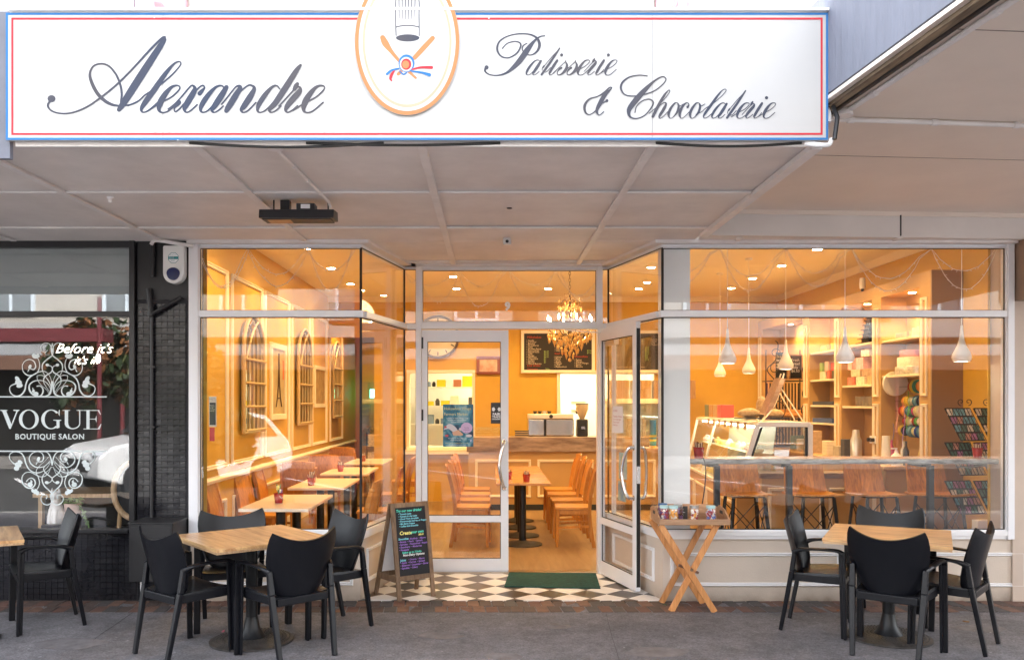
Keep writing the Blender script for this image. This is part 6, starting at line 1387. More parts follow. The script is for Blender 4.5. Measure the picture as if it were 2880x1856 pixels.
# ------------------------------------------------------------------ pendants
Mpd = mat('pendant_white', (.88,.86,.80), .28, coat=.4)
def make_pendant():
    t = empty('pendant_lamp'); pr = [(.008,.32),(.011,.30),(.015,.24),(.022,.19),(.036,.145),(.058,.10),(.074,.065),(.080,.04),(.076,.015),(.064,0)]
    MB().lathe(pr+[(.060,.004),(.072,.03),(.070,.06),(.03,.12)], n=28, caps=False).build('shade', Mpd, t, angle=60); MB().lathe([(.058,.004),(.058,.010)], n=20).build('lamp', mat('pendant_glow', (1,.9,.7), .5, emit=4, ecol=(1,.9,.7)), t)
    MB().cyl((0,0,.32), (0,0,ZC-2.01), .0035, n=6).build('cord', Mpd, t); MB().lathe([(.045,ZC-2.01-.022),(.045,ZC-2.01)], n=20).build('ceiling_rose', Mpd, t)
    return t
PD = make_pendant()
for i, (px, D, lb) in enumerate(((2046,7.87,'large near drop pendant lamp beside the white column'),(2025,11.7,'smallest far drop pendant lamp half hidden behind the near one'),(2106,10.5,'small far drop pendant lamp hanging clear against the ochre wall'),(2210,9.18,'middle-sized drop pendant lamp before the iron bread stand'),(2376.6,7.62,'large drop pendant lamp before the stepped black cake stand'),(2704.7,7.5,'large drop pendant lamp at the right end above the postcard racks'))):
    o = PD if i == 0 else copy_tree(PD); o.location = (XX(px, D), D, 2.01); tag(o, lb, 'pendant lamp', 'teardrop pendant lamps')

# ------------------------------------------------------------------ chandelier
cdl = thing('chandelier', 'crystal chandelier with lit candle bulbs hanging beyond the open door', 'chandelier', (XX(1602.6,10.3), 10.3, 0))
Mbr = mat('bronze', (.10,.06,.03), .4, metal=.8); Mcry = mat('crystal', (.80,.50,.20), .12, metal=.5, coat=.6); Mbulb = mat('candle_glow', (1,.85,.6), .5, emit=14, ecol=(1,.83,.5)); Mcan = mat('candle_sleeve', (.35,.22,.1), .5)
zc = ZZ(905, 10.3)
ch = MB()
for k in range(22): z = zc+.30+k*.04; ch.tube([(.012*math.cos(t)*(k%2), .012*math.cos(t)*((k+1)%2), z+.024*math.sin(t)) for t in [2*PI*i/8 for i in range(8)]], .003, 5, closed=True)
ch.build('chain', Mbr, cdl); MB().lathe([(.012,-.2),(.03,-.15),(.015,-.08),(.03,.0),(.014,.08),(.02,.2),(.008,.32)], (0,0,zc), 14).build('stem', Mbr, cdl)
def drop(mb, p, s=1): mb._add([p+Vector(v)*s for v in ((0,0,0),(.012,0,-.022),(0,.008,-.022),(-.012,0,-.022),(0,-.008,-.022),(0,0,-.06))], [(0,1,2),(0,2,3),(0,3,4),(0,4,1),(5,2,1),(5,3,2),(5,4,3),(5,1,4)])
cdrops = MB()
for k in range(8):
    a = k*PI/4+.2; ca, sa = math.cos(a), math.sin(a); rr = .27
    MB().tube(cr([(0,0,zc-.12),(ca*.12,sa*.12,zc-.17),(ca*.23,sa*.23,zc-.13),(ca*rr,sa*rr,zc-.06)], 5), .006, 6).build('arm', Mbr, cdl)
    MB().cyl((ca*rr,sa*rr,zc-.06), (ca*rr,sa*rr,zc+.01), .009, n=10).build('candle', Mcan, cdl)
    MB().lathe([(.004,.01),(.011,.025),(.009,.045),(.001,.075)], (ca*rr,sa*rr,zc), 10).build('bulb', Mbulb, cdl)
    MB().lathe([(.01,-.065),(.035,-.055),(.03,-.06)], (ca*rr,sa*rr,zc), 12, caps=False).build('drip_pan', Mcry, cdl)
    drop(cdrops, Vector((ca*rr,sa*rr,zc-.07))); drop(cdrops, Vector((ca*rr,sa*rr,zc-.14)), 1.3)
    for j in range(9): u = j/8; cdrops.ball((ca*rr*(1-u*.9), sa*rr*(1-u*.9), zc-.03+.28*u*u-.10*math.sin(PI*u)), .008, 6, 4)
for ring_, z0_, n__, rr in ((0,-.12,16,.25),(1,-.15,14,.20),(2,-.20,12,.15),(3,-.26,9,.10),(4,-.31,6,.05),(5,-.08,12,.23),(6,.16,8,.09),(7,.24,7,.14),(8,.30,6,.06)):
    for k in range(n__):
        a = 2*PI*k/n__+ring_*.4
        for j in range(3): cdrops.ball((rr*math.cos(a), rr*math.sin(a), zc+z0_+.03-j*.018), .007, 6, 4)
        drop(cdrops, Vector((rr*math.cos(a), rr*math.sin(a), zc+z0_-.03-.02*(k%3))), 1.35)
for j in range(14): cdrops.ball((0,0,zc-.2-j*.018), .007, 6, 4)
cdrops.ball((0,0,zc-.46), .022, 12, 8); tag(cdrops.build('crystal_drops', Mcry, cdl, smooth=False), kind='stuff')
ld = bpy.data.lights.new('chandelier_lamp', 'POINT'); ld.energy = 2.2; ld.color = (1,.68,.32); ld.shadow_soft_size = .25; lo = bpy.data.objects.new('bulb_light', ld); COL.objects.link(lo); lo.parent = cdl; lo.location = (0,0,zc+.1)
for k in range(5):
    a = k*2*PI/5; MB().tube(cr([(0,0,zc+.2),(math.cos(a)*.08,math.sin(a)*.08,zc+.26),(math.cos(a)*.13,math.sin(a)*.13,zc+.22)], 4), .004, 6).build('upper_arm', Mbr, cdl)

# ------------------------------------------------------------------ left wall: arched mirrors and pictures
Mgil = mat('pale_gilt', (.58,.42,.20), .45, metal=.25); Mmir = mat('mirror_glass', (.6,.58,.5), .03, metal=1)
def arch_mirror(y0, y1, z0, z1, lb):
    t = thing('arch_mirror', lb, 'mirror', (XWL+.03, (y0+y1)/2, 0), 0, 'arched lattice mirrors on the left wall'); w = (y1-y0)/2; zs = z1-w*1.25
    arc = lambda u: (w*math.cos(PI*u), zs+(z1-zs)*math.sin(PI*u)**.75)
    out = [arc(i/20) for i in range(21)]
    MB().prism([(-w, z0), (w, z0)]+out, .0, .012, 'x').build('glass', Mmir, t, smooth=False)
    MB().tube([(.03, w, z0)]+[(.03, y, z) for y, z in out]+[(.03, -w, z0)], .02, 8, closed=True).build('frame', Mgil, t)
    b_ = MB()
    for k in range(1, 5): y = -w+2*w*k/5; MB().cyl((.045, y, z0), (.045, y, zs+(.2 if k in (1,4) else .36)*(z1-zs)/.45*.9), .009, n=8).build('bar', Mgil, t)
    for k in range(4): z = z0+(zs-z0)*k/3.05+.02; MB().cyl((.05, -w, z), (.05, w, z), .014, n=8).build('crossbar', Mgil, t)
    for s in (-1, 1): MB().tube(cr([(.045, s*w*.9, zs),(.045, s*w*.3, zs+(z1-zs)*.6),(.045, -s*w*.25, z1-.06)], 5), .011, 8).build('tracery', Mgil, t)
arch_mirror(9.22, 10.02, 1.33, 2.62, 'nearest arched lattice mirror on the left cafe wall'); arch_mirror(11.85, 12.70, 1.35, 2.70, 'middle arched lattice mirror on the left cafe wall'); arch_mirror(14.45, 15.2, 1.4, 2.70, 'farthest arched lattice mirror on the left cafe wall')
def picture(t, frame, m, mp, p0, p1, th=.03, fw=.05):
    """picture flat on the left wall between (y0,z0) and (y1,z1)"""
    (y0, z0), (y1, z1) = p0, p1
    f = MB(); f.box(0, th, y0, y1, z1-fw, z1); f.box(0, th, y0, y1, z0, z0+fw); f.box(0, th, y0, y0+fw, z0+fw, z1-fw); f.box(0, th, y1-fw, y1, z0+fw, z1-fw); f.build('frame', frame, t, bevel=.004)
    MB().box(0, .012, y0+fw, y1-fw, z0+fw, z1-fw).build('print', mp, t, smooth=False)
t = thing('tower_picture', 'tall framed picture of a lattice tower between the arched mirrors', 'picture', (XWL+.001,0,0)); mp = mat('sepia_print', (.50,.38,.18), .7, rgb2=(.36,.27,.13), scale=3)
picture(t, M_cream, None, mp, (10.5, 1.44), (11.28, 2.40), fw=.07)
tw = MB(); ym = 10.9
for s in (-1, 1):
    q = [(s*.14, 1.60), (s*.075, 1.72), (s*.035, 1.86), (s*.015, 2.04), (s*.004, 2.28)]
    for a, c in zip(q, q[1:]): tw.bar((.015, ym+a[0], a[1]), (.015, ym+c[0], c[1]), .022, .003, (0,1,0))
for z, w in ((1.71,.08),(1.87,.036)): tw.box(.013,.016, ym-w, ym+w, z-.01, z+.01)
tw.build('print_tower', mat('print_dark_brown', (.10,.06,.03), .7), t)
MB().box(.013,.016,11.12,11.18,1.95,2.2).build('print_lettering', mat('print_orange', (.6,.12,.03), .7), t)
t = thing('small_picture', 'smaller framed sepia picture beyond the tower picture', 'picture', (XWL+.001,0,0)); picture(t, M_cream, None, mat('brown_print', (.30,.18,.07), .7, rgb2=(.5,.34,.15), scale=9), (13.1, 1.58), (14.0, 2.23), fw=.06)
# red framed picture and exit sign and clock on the back wall
t = thing('red_framed_picture', 'small red-brown framed certificate on the ochre back wall', 'picture', (0,0,0)); x0, x1, z0, z1 = XX(1340,YB), XX(1407,YB), ZZ(1053,YB), ZZ(1002,YB)
f = MB(); rect_frame(f, x0, x1, z0, z1, YB-.03, YB-.001, .05); f.build('frame', mat('red_brown_frame', (.22,.05,.02), .4), t, bevel=.004); MB().box(x0+.05, x1-.05, YB-.015, YB-.002, z0+.05, z1-.05).build('print', mat('certificate', (.75,.55,.40), .6, rgb2=(.5,.25,.15), scale=8), t, smooth=False)
t = thing('exit_sign', 'small lit green exit sign in the passage beyond the cafe', 'exit sign', (-2.25, 16.9, 1.75)); MB().box(-.13,.13,0,.04,0,.17).build('case', mat('exit_green', (.02,.35,.18), .5, emit=1.5, ecol=(.1,.8,.45)), t); text('lettering','EXIT',M_white,(-.11,-.002,.04),(1,0,0),(0,0,1),.12,t)

# ------------------------------------------------------------------ menu boards
Mmb = mat('menu_black', (.018,.012,.010), .6)
def menu(lb, x0, x1, cols, D=YB-.05):
    z0, z1 = ZZ(1049,YB), ZZ(930,YB); t = thing('menu_board', lb, 'menu board', (0,0,0))
    f = MB(); rect_frame(f, x0, x1, z0, z1, D-.012, YB-.001, .05); f.build('frame', M_cream, t, bevel=.003); MB().box(x0+.05, x1-.05, D+.01, YB-.002, z0+.05, z1-.05).build('board', Mmb, t, smooth=False)
    for (u, v, s, sz, c, ln_) in cols: text('chalk_lettering', s, c, (x0+u, D+.0085, z1-v), (1,0,0), (0,0,1), sz, t, shear=.1, line=ln_)
    return t
kw, kr, kg, ky = mat('menu_cream', (.62,.50,.36), .8), mat('menu_red', (.48,.05,.02), .8), mat('menu_green', (.30,.42,.12), .8), mat('menu_gold', (.75,.48,.12), .8)
bl2 = lambda L: '\n'.join('• '+s for s in L)
menu('left-hand chalk menu board listing drinks behind the chandelier', XX(1465,YB), XX(1672,YB), [
 (.10,.13,'Milkshakes',.055,kr,1),(.09,.18,bl2(['Vanilla','Caramel','Banana','Strawberry','Lime','Golden Syrup','Passionfruit','Peppermint','Chai','Mango','Hazelnut','Chocolate','Coffee','Mocha','Mixed Berries']),.040,kw,.69),(.38,.36,'$6.50\n$6.50\n$6.50\n$6.50\n$7\n$7\n$7',.036,kg,.86),(.10,.60,'Iced drinks',.05,kr,1),(.45,.13,'$6.00',.045,kg,1),(.10,.66,'Takeaway',.045,kr,1),(.40,.67,'20c',.06,kg,1),
 (.47,.10,'Boissons',.075,ky,1),(.56,.17,bl2(['Espresso','Long Black','Flat White','Cappuccino','Latte','Mocha','Hot Choc']),.040,kw,.75),(.56,.40,'Iced Teas',.05,kr,1),(.55,.45,bl2(['Lemon','Berry','Lime','Apple','Mango','Chai','Passionfruit']),.040,kw,.70),(.90,.45,'Smoothies',.05,kr,1),(.89,.50,bl2(['Feijoa','Mango','Peach Mango','Berry','Banana']),.040,kw,.72),(1.10,.35,'$7.60\n$7.60',.04,kg,.9)])
mb2 = menu('right-hand chalk menu board with a drawn rolling pin, behind the open door', XX(1692,YB), XX(1862,YB), [
 (.42,.12,'et Thé',.075,ky,1),(.07,.14,bl2(['Mixed toast','Eggs benedict','Waffles','Omelette','Crepes','Croissant','Quiche','Baguette','Panini','Soup of day']),.040,kw,.78),(.72,.30,'$12\n$14\n$16\n$12\n$9\n$8\n$10',.042,kg,.8),(.80,.16,bl2(['Earl Grey','Green','Chai','Peppermint']),.036,kw,.8),(.07,.62,'All served with salad / please order at the counter',.032,kw,1)])
f = MB(); f.bar((XX(1735,YB), YB-.035, ZZ(975,YB)), (XX(1758,YB), YB-.035, ZZ(1020,YB)), .035, .006, (0,1,0)); f.build('chalk_drawing', mat('drawn_timber', (.35,.16,.05), .7), mb2)

# ------------------------------------------------------------------ service counter goods
cm_ = thing('coffee_machine', 'chrome espresso machine with white top standing on the service counter', 'coffee machine', (0,0,0))
x0, x1 = XX(1484,13.5), XX(1613,13.5)
Mcm = mat('machine_steel', (.62,.60,.58), .16, metal=1)
MB().box(x0, x1, 13.42, 13.85, 1.13, 1.40).build('body', Mcm, cm_, bevel=.02, seg=3); MB().box(x0+.01, x1-.01, 13.40, 13.87, 1.401, 1.475).build('cup_rail', mat('machine_white', (.72,.70,.66), .35), cm_, bevel=.01)
MB().lathe([(.03,0),(.03,.006)], n=16).build('badge', M_blackp, cm_, ((x0+x1)/2, 13.395, 1.44)).rotation_euler.x = R(90)
for x in (x0+.06, x1-.06): MB().cyl((x,13.5,1.125),(x,13.5,1.135), .03).build('foot', M_blackp, cm_)
MB().box(x0+.25, x0+.29, 13.41, 13.425, 1.14, 1.39).build('panel_joint', M_blackp, cm_)
for k in range(7): q = MB().lathe([(.022,0),(.035,.045),(.032,.045),(.02,.008)], n=12).build('coffee_cup', mat(['cup_dark','cup_dark','cup_steel'][k%3] , [(.03,.02,.02),(.03,.02,.02),(.5,.5,.5)][k%3], .3), None, (x0+.12+k*.075 if k < 4 else x0+.55+k*.06, 13.55, 1.477)); tag(q, '%s upturned cup along the top of the espresso machine' % ordn[k], 'cup', 'cups on the espresso machine')
gr = thing('coffee_grinder', 'black coffee grinder with clear hopper right of the espresso machine', 'grinder', (XX(1637,13.5), 13.5, 1.125))
MB().box(-.085,.085,-.1,.12,0,.27).build('body', M_blackp, gr, bevel=.02, seg=3); MB().lathe([(.03,.27),(.055,.32),(.095,.42),(.098,.50)], n=20).build('hopper', mat('smoky_hopper', (.55,.45,.30), .15, trans=.0), gr); MB().lathe([(.1,.50),(.1,.515)], n=20).build('lid', M_blackp, gr); MB().box(-.03,.03,-.16,-.1,.12,.16).build('spout', Mcm, gr)
mn = thing('menu_stack', 'stack of folded menus on the service counter left of the espresso machine', 'menus', (XX(1467,13.3), 13.35, 1.125))
for k in range(6): MB().box(-.10+random.uniform(-.006,.006),.10,-.08,.08,.002+k*.016,.014+k*.016).build('menu', Mtk2 if k%2 else mat('menu_tan', (.5,.38,.25), .7), mn, smooth=False)
gs = thing('glass_stack', 'rows of stacked water glasses on the counter seen past the open door', 'glasses', (XX(1800,13.3), 13.35, 1.125)); Mgw = mat('clear_glass_ware', (.80,.74,.60), .08, spec=.9, trans=.6)
for k in range(12): MB().lathe([(.028,0),(.034,.09),(.031,.09)], (-.16+.075*(k%4), 0, (k//4)*.095), 12).build('glass', Mgw, gs)
ccup = thing('cup_tower', 'tall stack of striped blue, teal and yellow paper cups on the counter', 'cups', (XX(1838,12.0), 12.05, 1.02))
for k in range(13):
    cc = [(.80,.62,.08),(.04,.30,.42),(.10,.45,.45),(.75,.68,.10),(.05,.28,.45)][k%5] if k < 7 else (.02,.24,.48)
    MB().lathe([(.040,k*.030),(.052,k*.030+.028),(.05,k*.030+.0285),(.04,k*.030+.006)] if k else [(.038,0),(.052,.028)], n=18).build('paper_cup', mat('cup_%d' % (k%5 if k < 7 else 9), cc, .5), ccup)
MB().box(-.3,.2,-.2,.3,-.06,-.002).build('tray', mat('tray_timber'), ccup)
# tall cake fridge behind the counter, right part, and boxes on it
fr = thing('glass_cabinet', 'glazed timber cabinet holding cakes behind the open door', 'cabinet', (0,0,0))
x0, x1 = XX(1700,13.95), 3.2; zt = ZZ(1130,13.95)
for a, c in (((x0,13.9,0),(x0,13.9,zt)),((x1,13.9,0),(x1,13.9,zt)),((x0,13.9,zt),(x1,13.9,zt)),((x0,13.9,1.02),(x1,13.9,1.02))): MB().bar(a, c, .05, .05).build('frame', M_cream, fr)
MB().box(x0+.03,x1-.03,14.28,14.3,0,zt).build('back_panel', Mk, fr); MB().box(x0+.02,x1-.02,13.905,13.912,1.05,zt-.03).build('pane', Mcg2, fr, smooth=False)
for z in (1.2, 1.42): MB().box(x0+.04,x1-.04,13.93,14.25,z-.01,z).build('shelf', Mcin, fr)
MB().box(x0,x1,13.9,14.3,zt+.026,zt+.05).build('top', M_cream, fr)
for k in range(4): tag(MB().box(-.16,.16,-.1,.1,0,.30).build('timber_crate', wood('crate_wood', (.30,.16,.07), (.48,.28,.13), 2, .6), None, (x0+.25+k*.36, 14.08, zt+.052), random.uniform(-.1,.1), bevel=.004), '%s upright brown crate on top of the glazed cabinet' % ordn[k].replace('nearest','first'), 'crate', 'crates on the glazed cabinet')
# kitchen shelves behind the hatch
ks = thing('kitchen_shelves', 'white kitchen shelves seen through the serving hatch', 'shelves', (0,0,0))
for z in (1.95, 1.60, 1.26): MB().box(hx0-.3, hx1+.3, 15.9, 16.3, z-.02, z).build('shelf', Mk, ks)
MB().box(hx0-.1, hx1+.1, YB-.0, YB+.5, hz0-.03, hz0-.0).build('worktop', M_cream, ks)
kcol = [(.75,.72,.6),(.7,.55,.02),(.06,.06,.06),(.55,.5,.42),(.35,.12,.06),(.2,.28,.4),(.8,.8,.75)]; kn = ['pale','bright yellow','black','tan','red-brown','blue-grey','white']
for zi, z in enumerate((1.95, 1.60, 1.26)):
    x = hx0-.05; k = 0
    while x < hx1+.1:
        w = random.uniform(.06,.16); c_ = random.randrange(7); hh = random.uniform(.08,.19)
        if zi == 0 and x > hx1-.35: c_ = 1; w = .28; hh = .2
        q = MB(); 
        if w > .1: q.box(-w/2, w/2, -.1, .1, 0, hh)
        else: q.lathe([(w*.4,0),(w*.42,hh*.7),(w*.25,hh*.85),(w*.25,hh)], n=12)
        tag(q.build('kitchen_box' if w > .1 else 'kitchen_jar', mat('kitchen_%d' % c_, kcol[c_], .5), None, (x+w/2, 16.05, z+.001), bevel=.006 if w > .1 else 0), '%s %s, %s in its row, on the %s kitchen shelf behind the serving hatch' % (kn[c_], 'container' if w > .1 else 'jar', (ordn+['eighth','ninth','tenth','eleventh','twelfth','thirteenth'])[k].replace('nearest','leftmost'), ['top','middle','lower'][zi]), 'container' if w > .1 else 'jar', 'goods on the kitchen shelves'); x += w+.02; k += 1
lt = bpy.data.lights.new('kitchen_lamp', 'AREA'); lt.size = 1.0; lt.energy = 12; lt.color = (1,.90,.55)
kl = thing('kitchen_light', 'square ceiling light panel of the kitchen beyond the back wall', 'ceiling light', (.9, 15.5, 3.18)); MB().box(-.5,.5,-.4,.4,0,.015).build('diffuser', mat('kitchen_glow', (1,.97,.85), .5, emit=3, ecol=(1,.93,.7)), kl); lo = bpy.data.objects.new('panel_light', lt); COL.objects.link(lo); lo.parent = kl; lo.location = (0,0,-.02)

# ------------------------------------------------------------------ goods in the shelving bays
xg = XS+.14; bayn = ['nearest', 'second', 'third']
def goods(name, mb, m, y, z, lb, cat, grp, bevel=.003, rz=0): return tag(mb.build(name, m, None, (xg, y, z+.001), rz, bevel=bevel), lb, cat, grp)
def bxm(w, d, h): return MB().box(-w/2, w/2, -d/2, d/2, 0, h)
gg = 'goods on the lit shelves'
# bay 1: ribbon boxes (round) and ribbon reels
for k, (z, r_, hh, m_, lb) in enumerate(((1.96,.24,.085,mat('foil_box', (.62,.58,.5), .3, metal=.4, var=.3, scale=30),'foil-wrapped round box at the bottom of the pile of three'),(2.046,.21,.10,mat('cream_lace_box', (.72,.66,.52), .6, var=.15, scale=40),'cream lace round box in the middle of the pile of three'),(2.147,.17,.075,mat('pink_tin', (.70,.22,.22), .4),'pink round tin on top of the pile of three'))):
    q = MB().lathe([(r_,0),(r_,hh),(r_*.98,hh+.004)], n=28); q.v = [Vector((v.x*.55, v.y, v.z)) for v in q.v]; goods('cake_box', q, m_, 9.42, z, lb, 'box', gg, 0)
rb = thing('ribbon_rack', 'wall rack of coloured ribbon reels in the nearest shelving bay', 'ribbon rack', (0,0,0)); rc_ = [(.65,.45,.05),(.10,.35,.08),(.6,.55,.45),(.35,.03,.03),(.7,.3,.05),(.6,.55,.3),(.65,.6,.55),(.12,.25,.35),(.1,.25,.2),(.02,.02,.06),(.03,.08,.35),(.5,.05,.2),(.3,.1,.4),(.05,.3,.2)]
for r_, (z, n__, rad) in enumerate(((1.83,6,.075),(1.67,8,.06),(1.56,9,.07),(1.45,8,.055),(1.34,9,.065))):
    MB().cyl((xg+.02, 8.98, z), (xg+.02, 9.82, z), .008, n=6).build('rod', M_chrome, rb)
    y = 9.02
    for k in range(n__):
        w = random.uniform(.03,.07); c_ = random.choice(rc_); rr = rad*random.uniform(.75,1.1); q = MB(); q.cyl((xg+.02,y,z),(xg+.02,y+.006,z), rr, n=16); q.cyl((xg+.02,y+.006,z),(xg+.02,y+w,z), rr*.82, n=16); q.cyl((xg+.02,y+w,z),(xg+.02,y+w+.006,z), rr, n=16)
        q.build('reel', mat('ribbon_%d' % rc_.index(c_), c_, .45), rb); y += w+.02
for (y, z, L_, c_) in ((9.35,1.78,.42,(.08,.35,.06)),(9.45,1.62,.5,(.3,.18,.5)),(9.6,1.62,.3,(.55,.3,.25)),(9.7,1.42,.3,(.1,.15,.4)),(9.1,1.3,.28,(.6,.5,.1))): q = MB(); q.surf(lambda u, v: (xg-.06+.02*math.sin(u*5), y+.012*v+.02*math.sin(u*4), z-L_*u), 8, 1, .001); q.build('ribbon_tail', mat('ribbon_tail_%d' % int(y*100), c_, .5), rb)
q = MB().cyl((xg-.02,9.72,1.87),(xg-.02,9.76,1.87), .14, n=28); q.build('reel', mat('large_white_reel', (.72,.68,.62), .5), rb)
# bay 2
q = MB()
for k in range(7): s_ = .17-.018*k; q.box(-s_*.7, s_*.7, -s_, s_, k*.055, k*.055+.012); q.box(-s_*.45, s_*.45, -s_*.6, s_*.6, k*.055+.012, (k+1)*.055)
goods('cake_stand', q, mat('glossy_black', (.012,.012,.012), .2), 10.4, 2.37, 'stepped glossy black cake stand tapering to a point on the top shelf', 'cake stand', gg)
for k, (y, z, w, hh, c_, lb) in enumerate(((10.2,1.87,.2,.10,(.45,.3,.15),'patterned brown gift box at the near end of the lower pile'),(10.48,1.87,.24,.10,(.65,.5,.38),'cream striped gift box in the middle of the lower pile'),(10.75,1.87,.2,.10,(.5,.12,.08),'red and gold gift box at the far end of the lower pile'),(10.3,1.972,.26,.09,(.35,.22,.14),'dark patterned gift box above the cream striped one'),(10.62,1.972,.26,.09,(.55,.42,.3),'tan diamond gift box above the red one'),(10.5,2.064,.2,.14,(.7,.35,.38),'pink marbled hat box topping the pile'),(10.78,2.064,.13,.14,(.7,.3,.25),'coral round box beside the pink hat box'),(10.35,2.21,.22,.08,(.55,.5,.42),'silver grey box on top of the pink hat box'))):
    goods('gift_box', bxm(.2, w, hh), mat('gift_%d' % k, c_, .5, rgb2=tuple(min(1,v*1.6+.08) for v in c_), scale=26), y, z, lb, 'gift box', gg)
for k in range(8): goods('glass_tumbler', MB().lathe([(.022,0),(.03,.12),(.027,.12)], n=12), Mgw, 10.12+k*.095, 1.61, '%s tumbler in the row of glasses on the lowest shelf of the second bay' % ordn[min(k,6)] if k < 7 else 'last tumbler in the row of glasses on the lowest shelf of the second bay', 'glass', 'row of glasses in the second bay', 0)
# bay 3
for k, (y, z, w, hh, c_, lb) in enumerate(((11.25,2.35,.08,.1,(.6,.1,.05),'red-lidded jar low on the top shelf of the third bay'),(11.38,2.35,.09,.1,(.65,.3,.05),'orange-lidded jar beside the red one'),(11.52,2.35,.09,.1,(.7,.55,.08),'yellow-lidded jar on the top shelf of the third bay'),(11.31,2.451,.1,.1,(.55,.08,.04),'red-lidded jar stacked on the others'),
    (11.25,1.97,.12,.11,(.08,.06,.05),'black and gold tea box at the near end of the third bay'),(11.42,1.97,.12,.11,(.1,.08,.05),'second black and gold tea box, beside the nearest one'),(11.6,1.97,.09,.12,(.55,.15,.12),'rose coloured tea box under the pale pink one'),(11.75,1.97,.09,.11,(.65,.55,.45),'cream tea box on the second shelf of the third bay'),(11.3,2.082,.11,.1,(.5,.3,.1),'amber tea box on the black one'),(11.45,2.082,.11,.1,(.65,.06,.05),'bright red tea box'),(11.66,2.082,.12,.13,(.6,.4,.35),'pale pink tea box on top of the rose one'),(11.85,2.082,.1,.12,(.25,.4,.1),'green tea box at the far end of the third bay'),(11.85,1.97,.1,.11,(.6,.5,.42),'grey-cream tea box under the green one'))):
    goods('lidded_jar' if k < 4 else 'tea_box', bxm(.1, w, hh) if k > 3 else MB().lathe([(w*.42,0),(w*.42,hh*.75),(w*.47,hh*.76),(w*.47,hh)], n=14), mat('tea_%d' % k, c_, .45), y, z, lb, 'jar' if k < 4 else 'box', gg)
goods('laptop_tray', bxm(.26,.7,.05), mat('dark_blue_grey', (.05,.06,.09), .4), 11.6, 1.62, 'flat dark tray on the third shelf of the third bay', 'tray', gg); goods('laptop_tray', bxm(.26,.7,.06), mat('blue_folder', (.05,.10,.28), .4), 11.6, 1.38, 'stack of dark blue folders on the lowest shelf of the third bay', 'folders', gg)
# bench goods
gb = 'things on the work bench'; xg = 4.2
for k in range(5): goods('bread_bag', bxm(.1,.16,.035), M_cream, 10.65, 1.0+k*.036, 'folded cream paper bag, %s in its pile on the bench' % ['lowest','second','third','fourth','topmost'][k], 'paper bag', gb)
goods('kettle', MB().lathe([(.06,0),(.062,.22),(.045,.26),(.035,.34)], n=18), mat('kettle_steel', (.6,.56,.5), .3, metal=.6), 9.85, 1.0, 'pale steel soda siphon on the bench below the second bay', 'siphon', gb, 0)
goods('paper_towel', MB().lathe([(.05,0),(.04,.3)], n=18), mat('towel_white', (.8,.76,.68), .8), 9.1, 1.0, 'white paper towel roll on the bench below the nearest bay', 'paper roll', gb, 0)
q = MB().lathe([(.045,0),(.05,.1),(.02,.13),(.018,.16)], n=18); q.box(-.05,.01,-.008,.008,.17,.185); q.cyl((0,0,.16),(0,0,.18), .008); goods('pump_bottle', q, M_white, 8.87, 1.0, 'white pump soap bottle near the end of the bench', 'bottle', gb, 0)
for k, (y, c_, n__) in enumerate(((8.98,(.55,.5,.45),'clear'),(8.93,(.06,.05,.05),'dark'),(9.25,(.5,.1,.2),'pink'))): xg = 4.33; goods('bottle', MB().lathe([(.03,0),(.032,.15),(.012,.2),(.012,.25)], n=14), mat('bottle_%d' % k, c_, .2), y, 1.0, '%s glass bottle standing by the pump bottle on the bench' % n__, 'bottle', gb, 0)
xg = XS+.14
t = thing('power_socket', 'white double power socket with dark plugs on the wall above the bench', 'socket', (XS-.006, 10.02, 1.22)); MB().box(-.008,0,-.08,.08,-.045,.045).build('plate', M_white, t, bevel=.002)
for s in (-.04,.04): MB().cyl((-.008,s,0),(-.05,s,0), .022).build('plug', M_blackp, t)
t = thing('motion_sensor', 'small cream motion sensor on the wall above the shelving', 'sensor', (XS-.01, 10.3, 3.02)); MB().lathe([(.03,0),(.036,.05),(.03,.13)], n=14).build('housing', M_cream, t); MB().lathe([(.015,-.03),(.02,0)], n=10).build('lens', M_blackp, t)

# ------------------------------------------------------------------ wrought iron bread stand with baguettes
bs = thing('bread_stand', 'black wrought iron baker stand with scrolls, holding baguettes', 'bread stand', (0,0,0)); Mwi = mat('wrought_iron', (.02,.014,.010), .5)
def spiral(c, r, a0, turns, s=1, n=22):
    return [Vector((c[0]+s*r*(1-i/n*.85)*math.cos(a0+turns*2*PI*i/n), c[1], c[2]+r*(1-i/n*.85)*math.sin(a0+turns*2*PI*i/n))) for i in range(n+1)]
ys_ = 12.75; bx0, bx1 = XX(2165,ys_), XX(2262,ys_)
for z in (1.03, 1.42, 1.98): MB().box(bx0-.02 if z != 1.98 else bx0-.05, bx1+.02, ys_-.2, ys_+.2, z-.012, z).build('shelf', Mwi, bs)
for x in (bx0, bx1):
    for y in (ys_-.18, ys_+.18): MB().cyl((x,y,.0),(x,y,2.45 if y > ys_ else 2.0), .010, n=8).build('upright', Mwi, bs)
for s, xx in ((-1, bx0), (1, bx1)):
    for (z, r_) in ((1.16,.15),(1.33,.12),(1.56,.17),(1.80,.14),(2.15,.13),(2.38,.09)):
        MB().tube(spiral((xx-s*.02, ys_-.19, z), r_, PI*.5*s, 1.4, -s), .007, 6).build('scroll', Mwi, bs)
    MB().tube(cr([(xx-s*.0,ys_-.19,2.0),(xx+s*.10,ys_-.19,2.14),(xx-s*.02,ys_-.19,2.28),(xx-s*.06,ys_-.19,2.5),(xx-s*.02,ys_-.19,2.56)], 6), .008, 6).build('scroll', Mwi, bs)
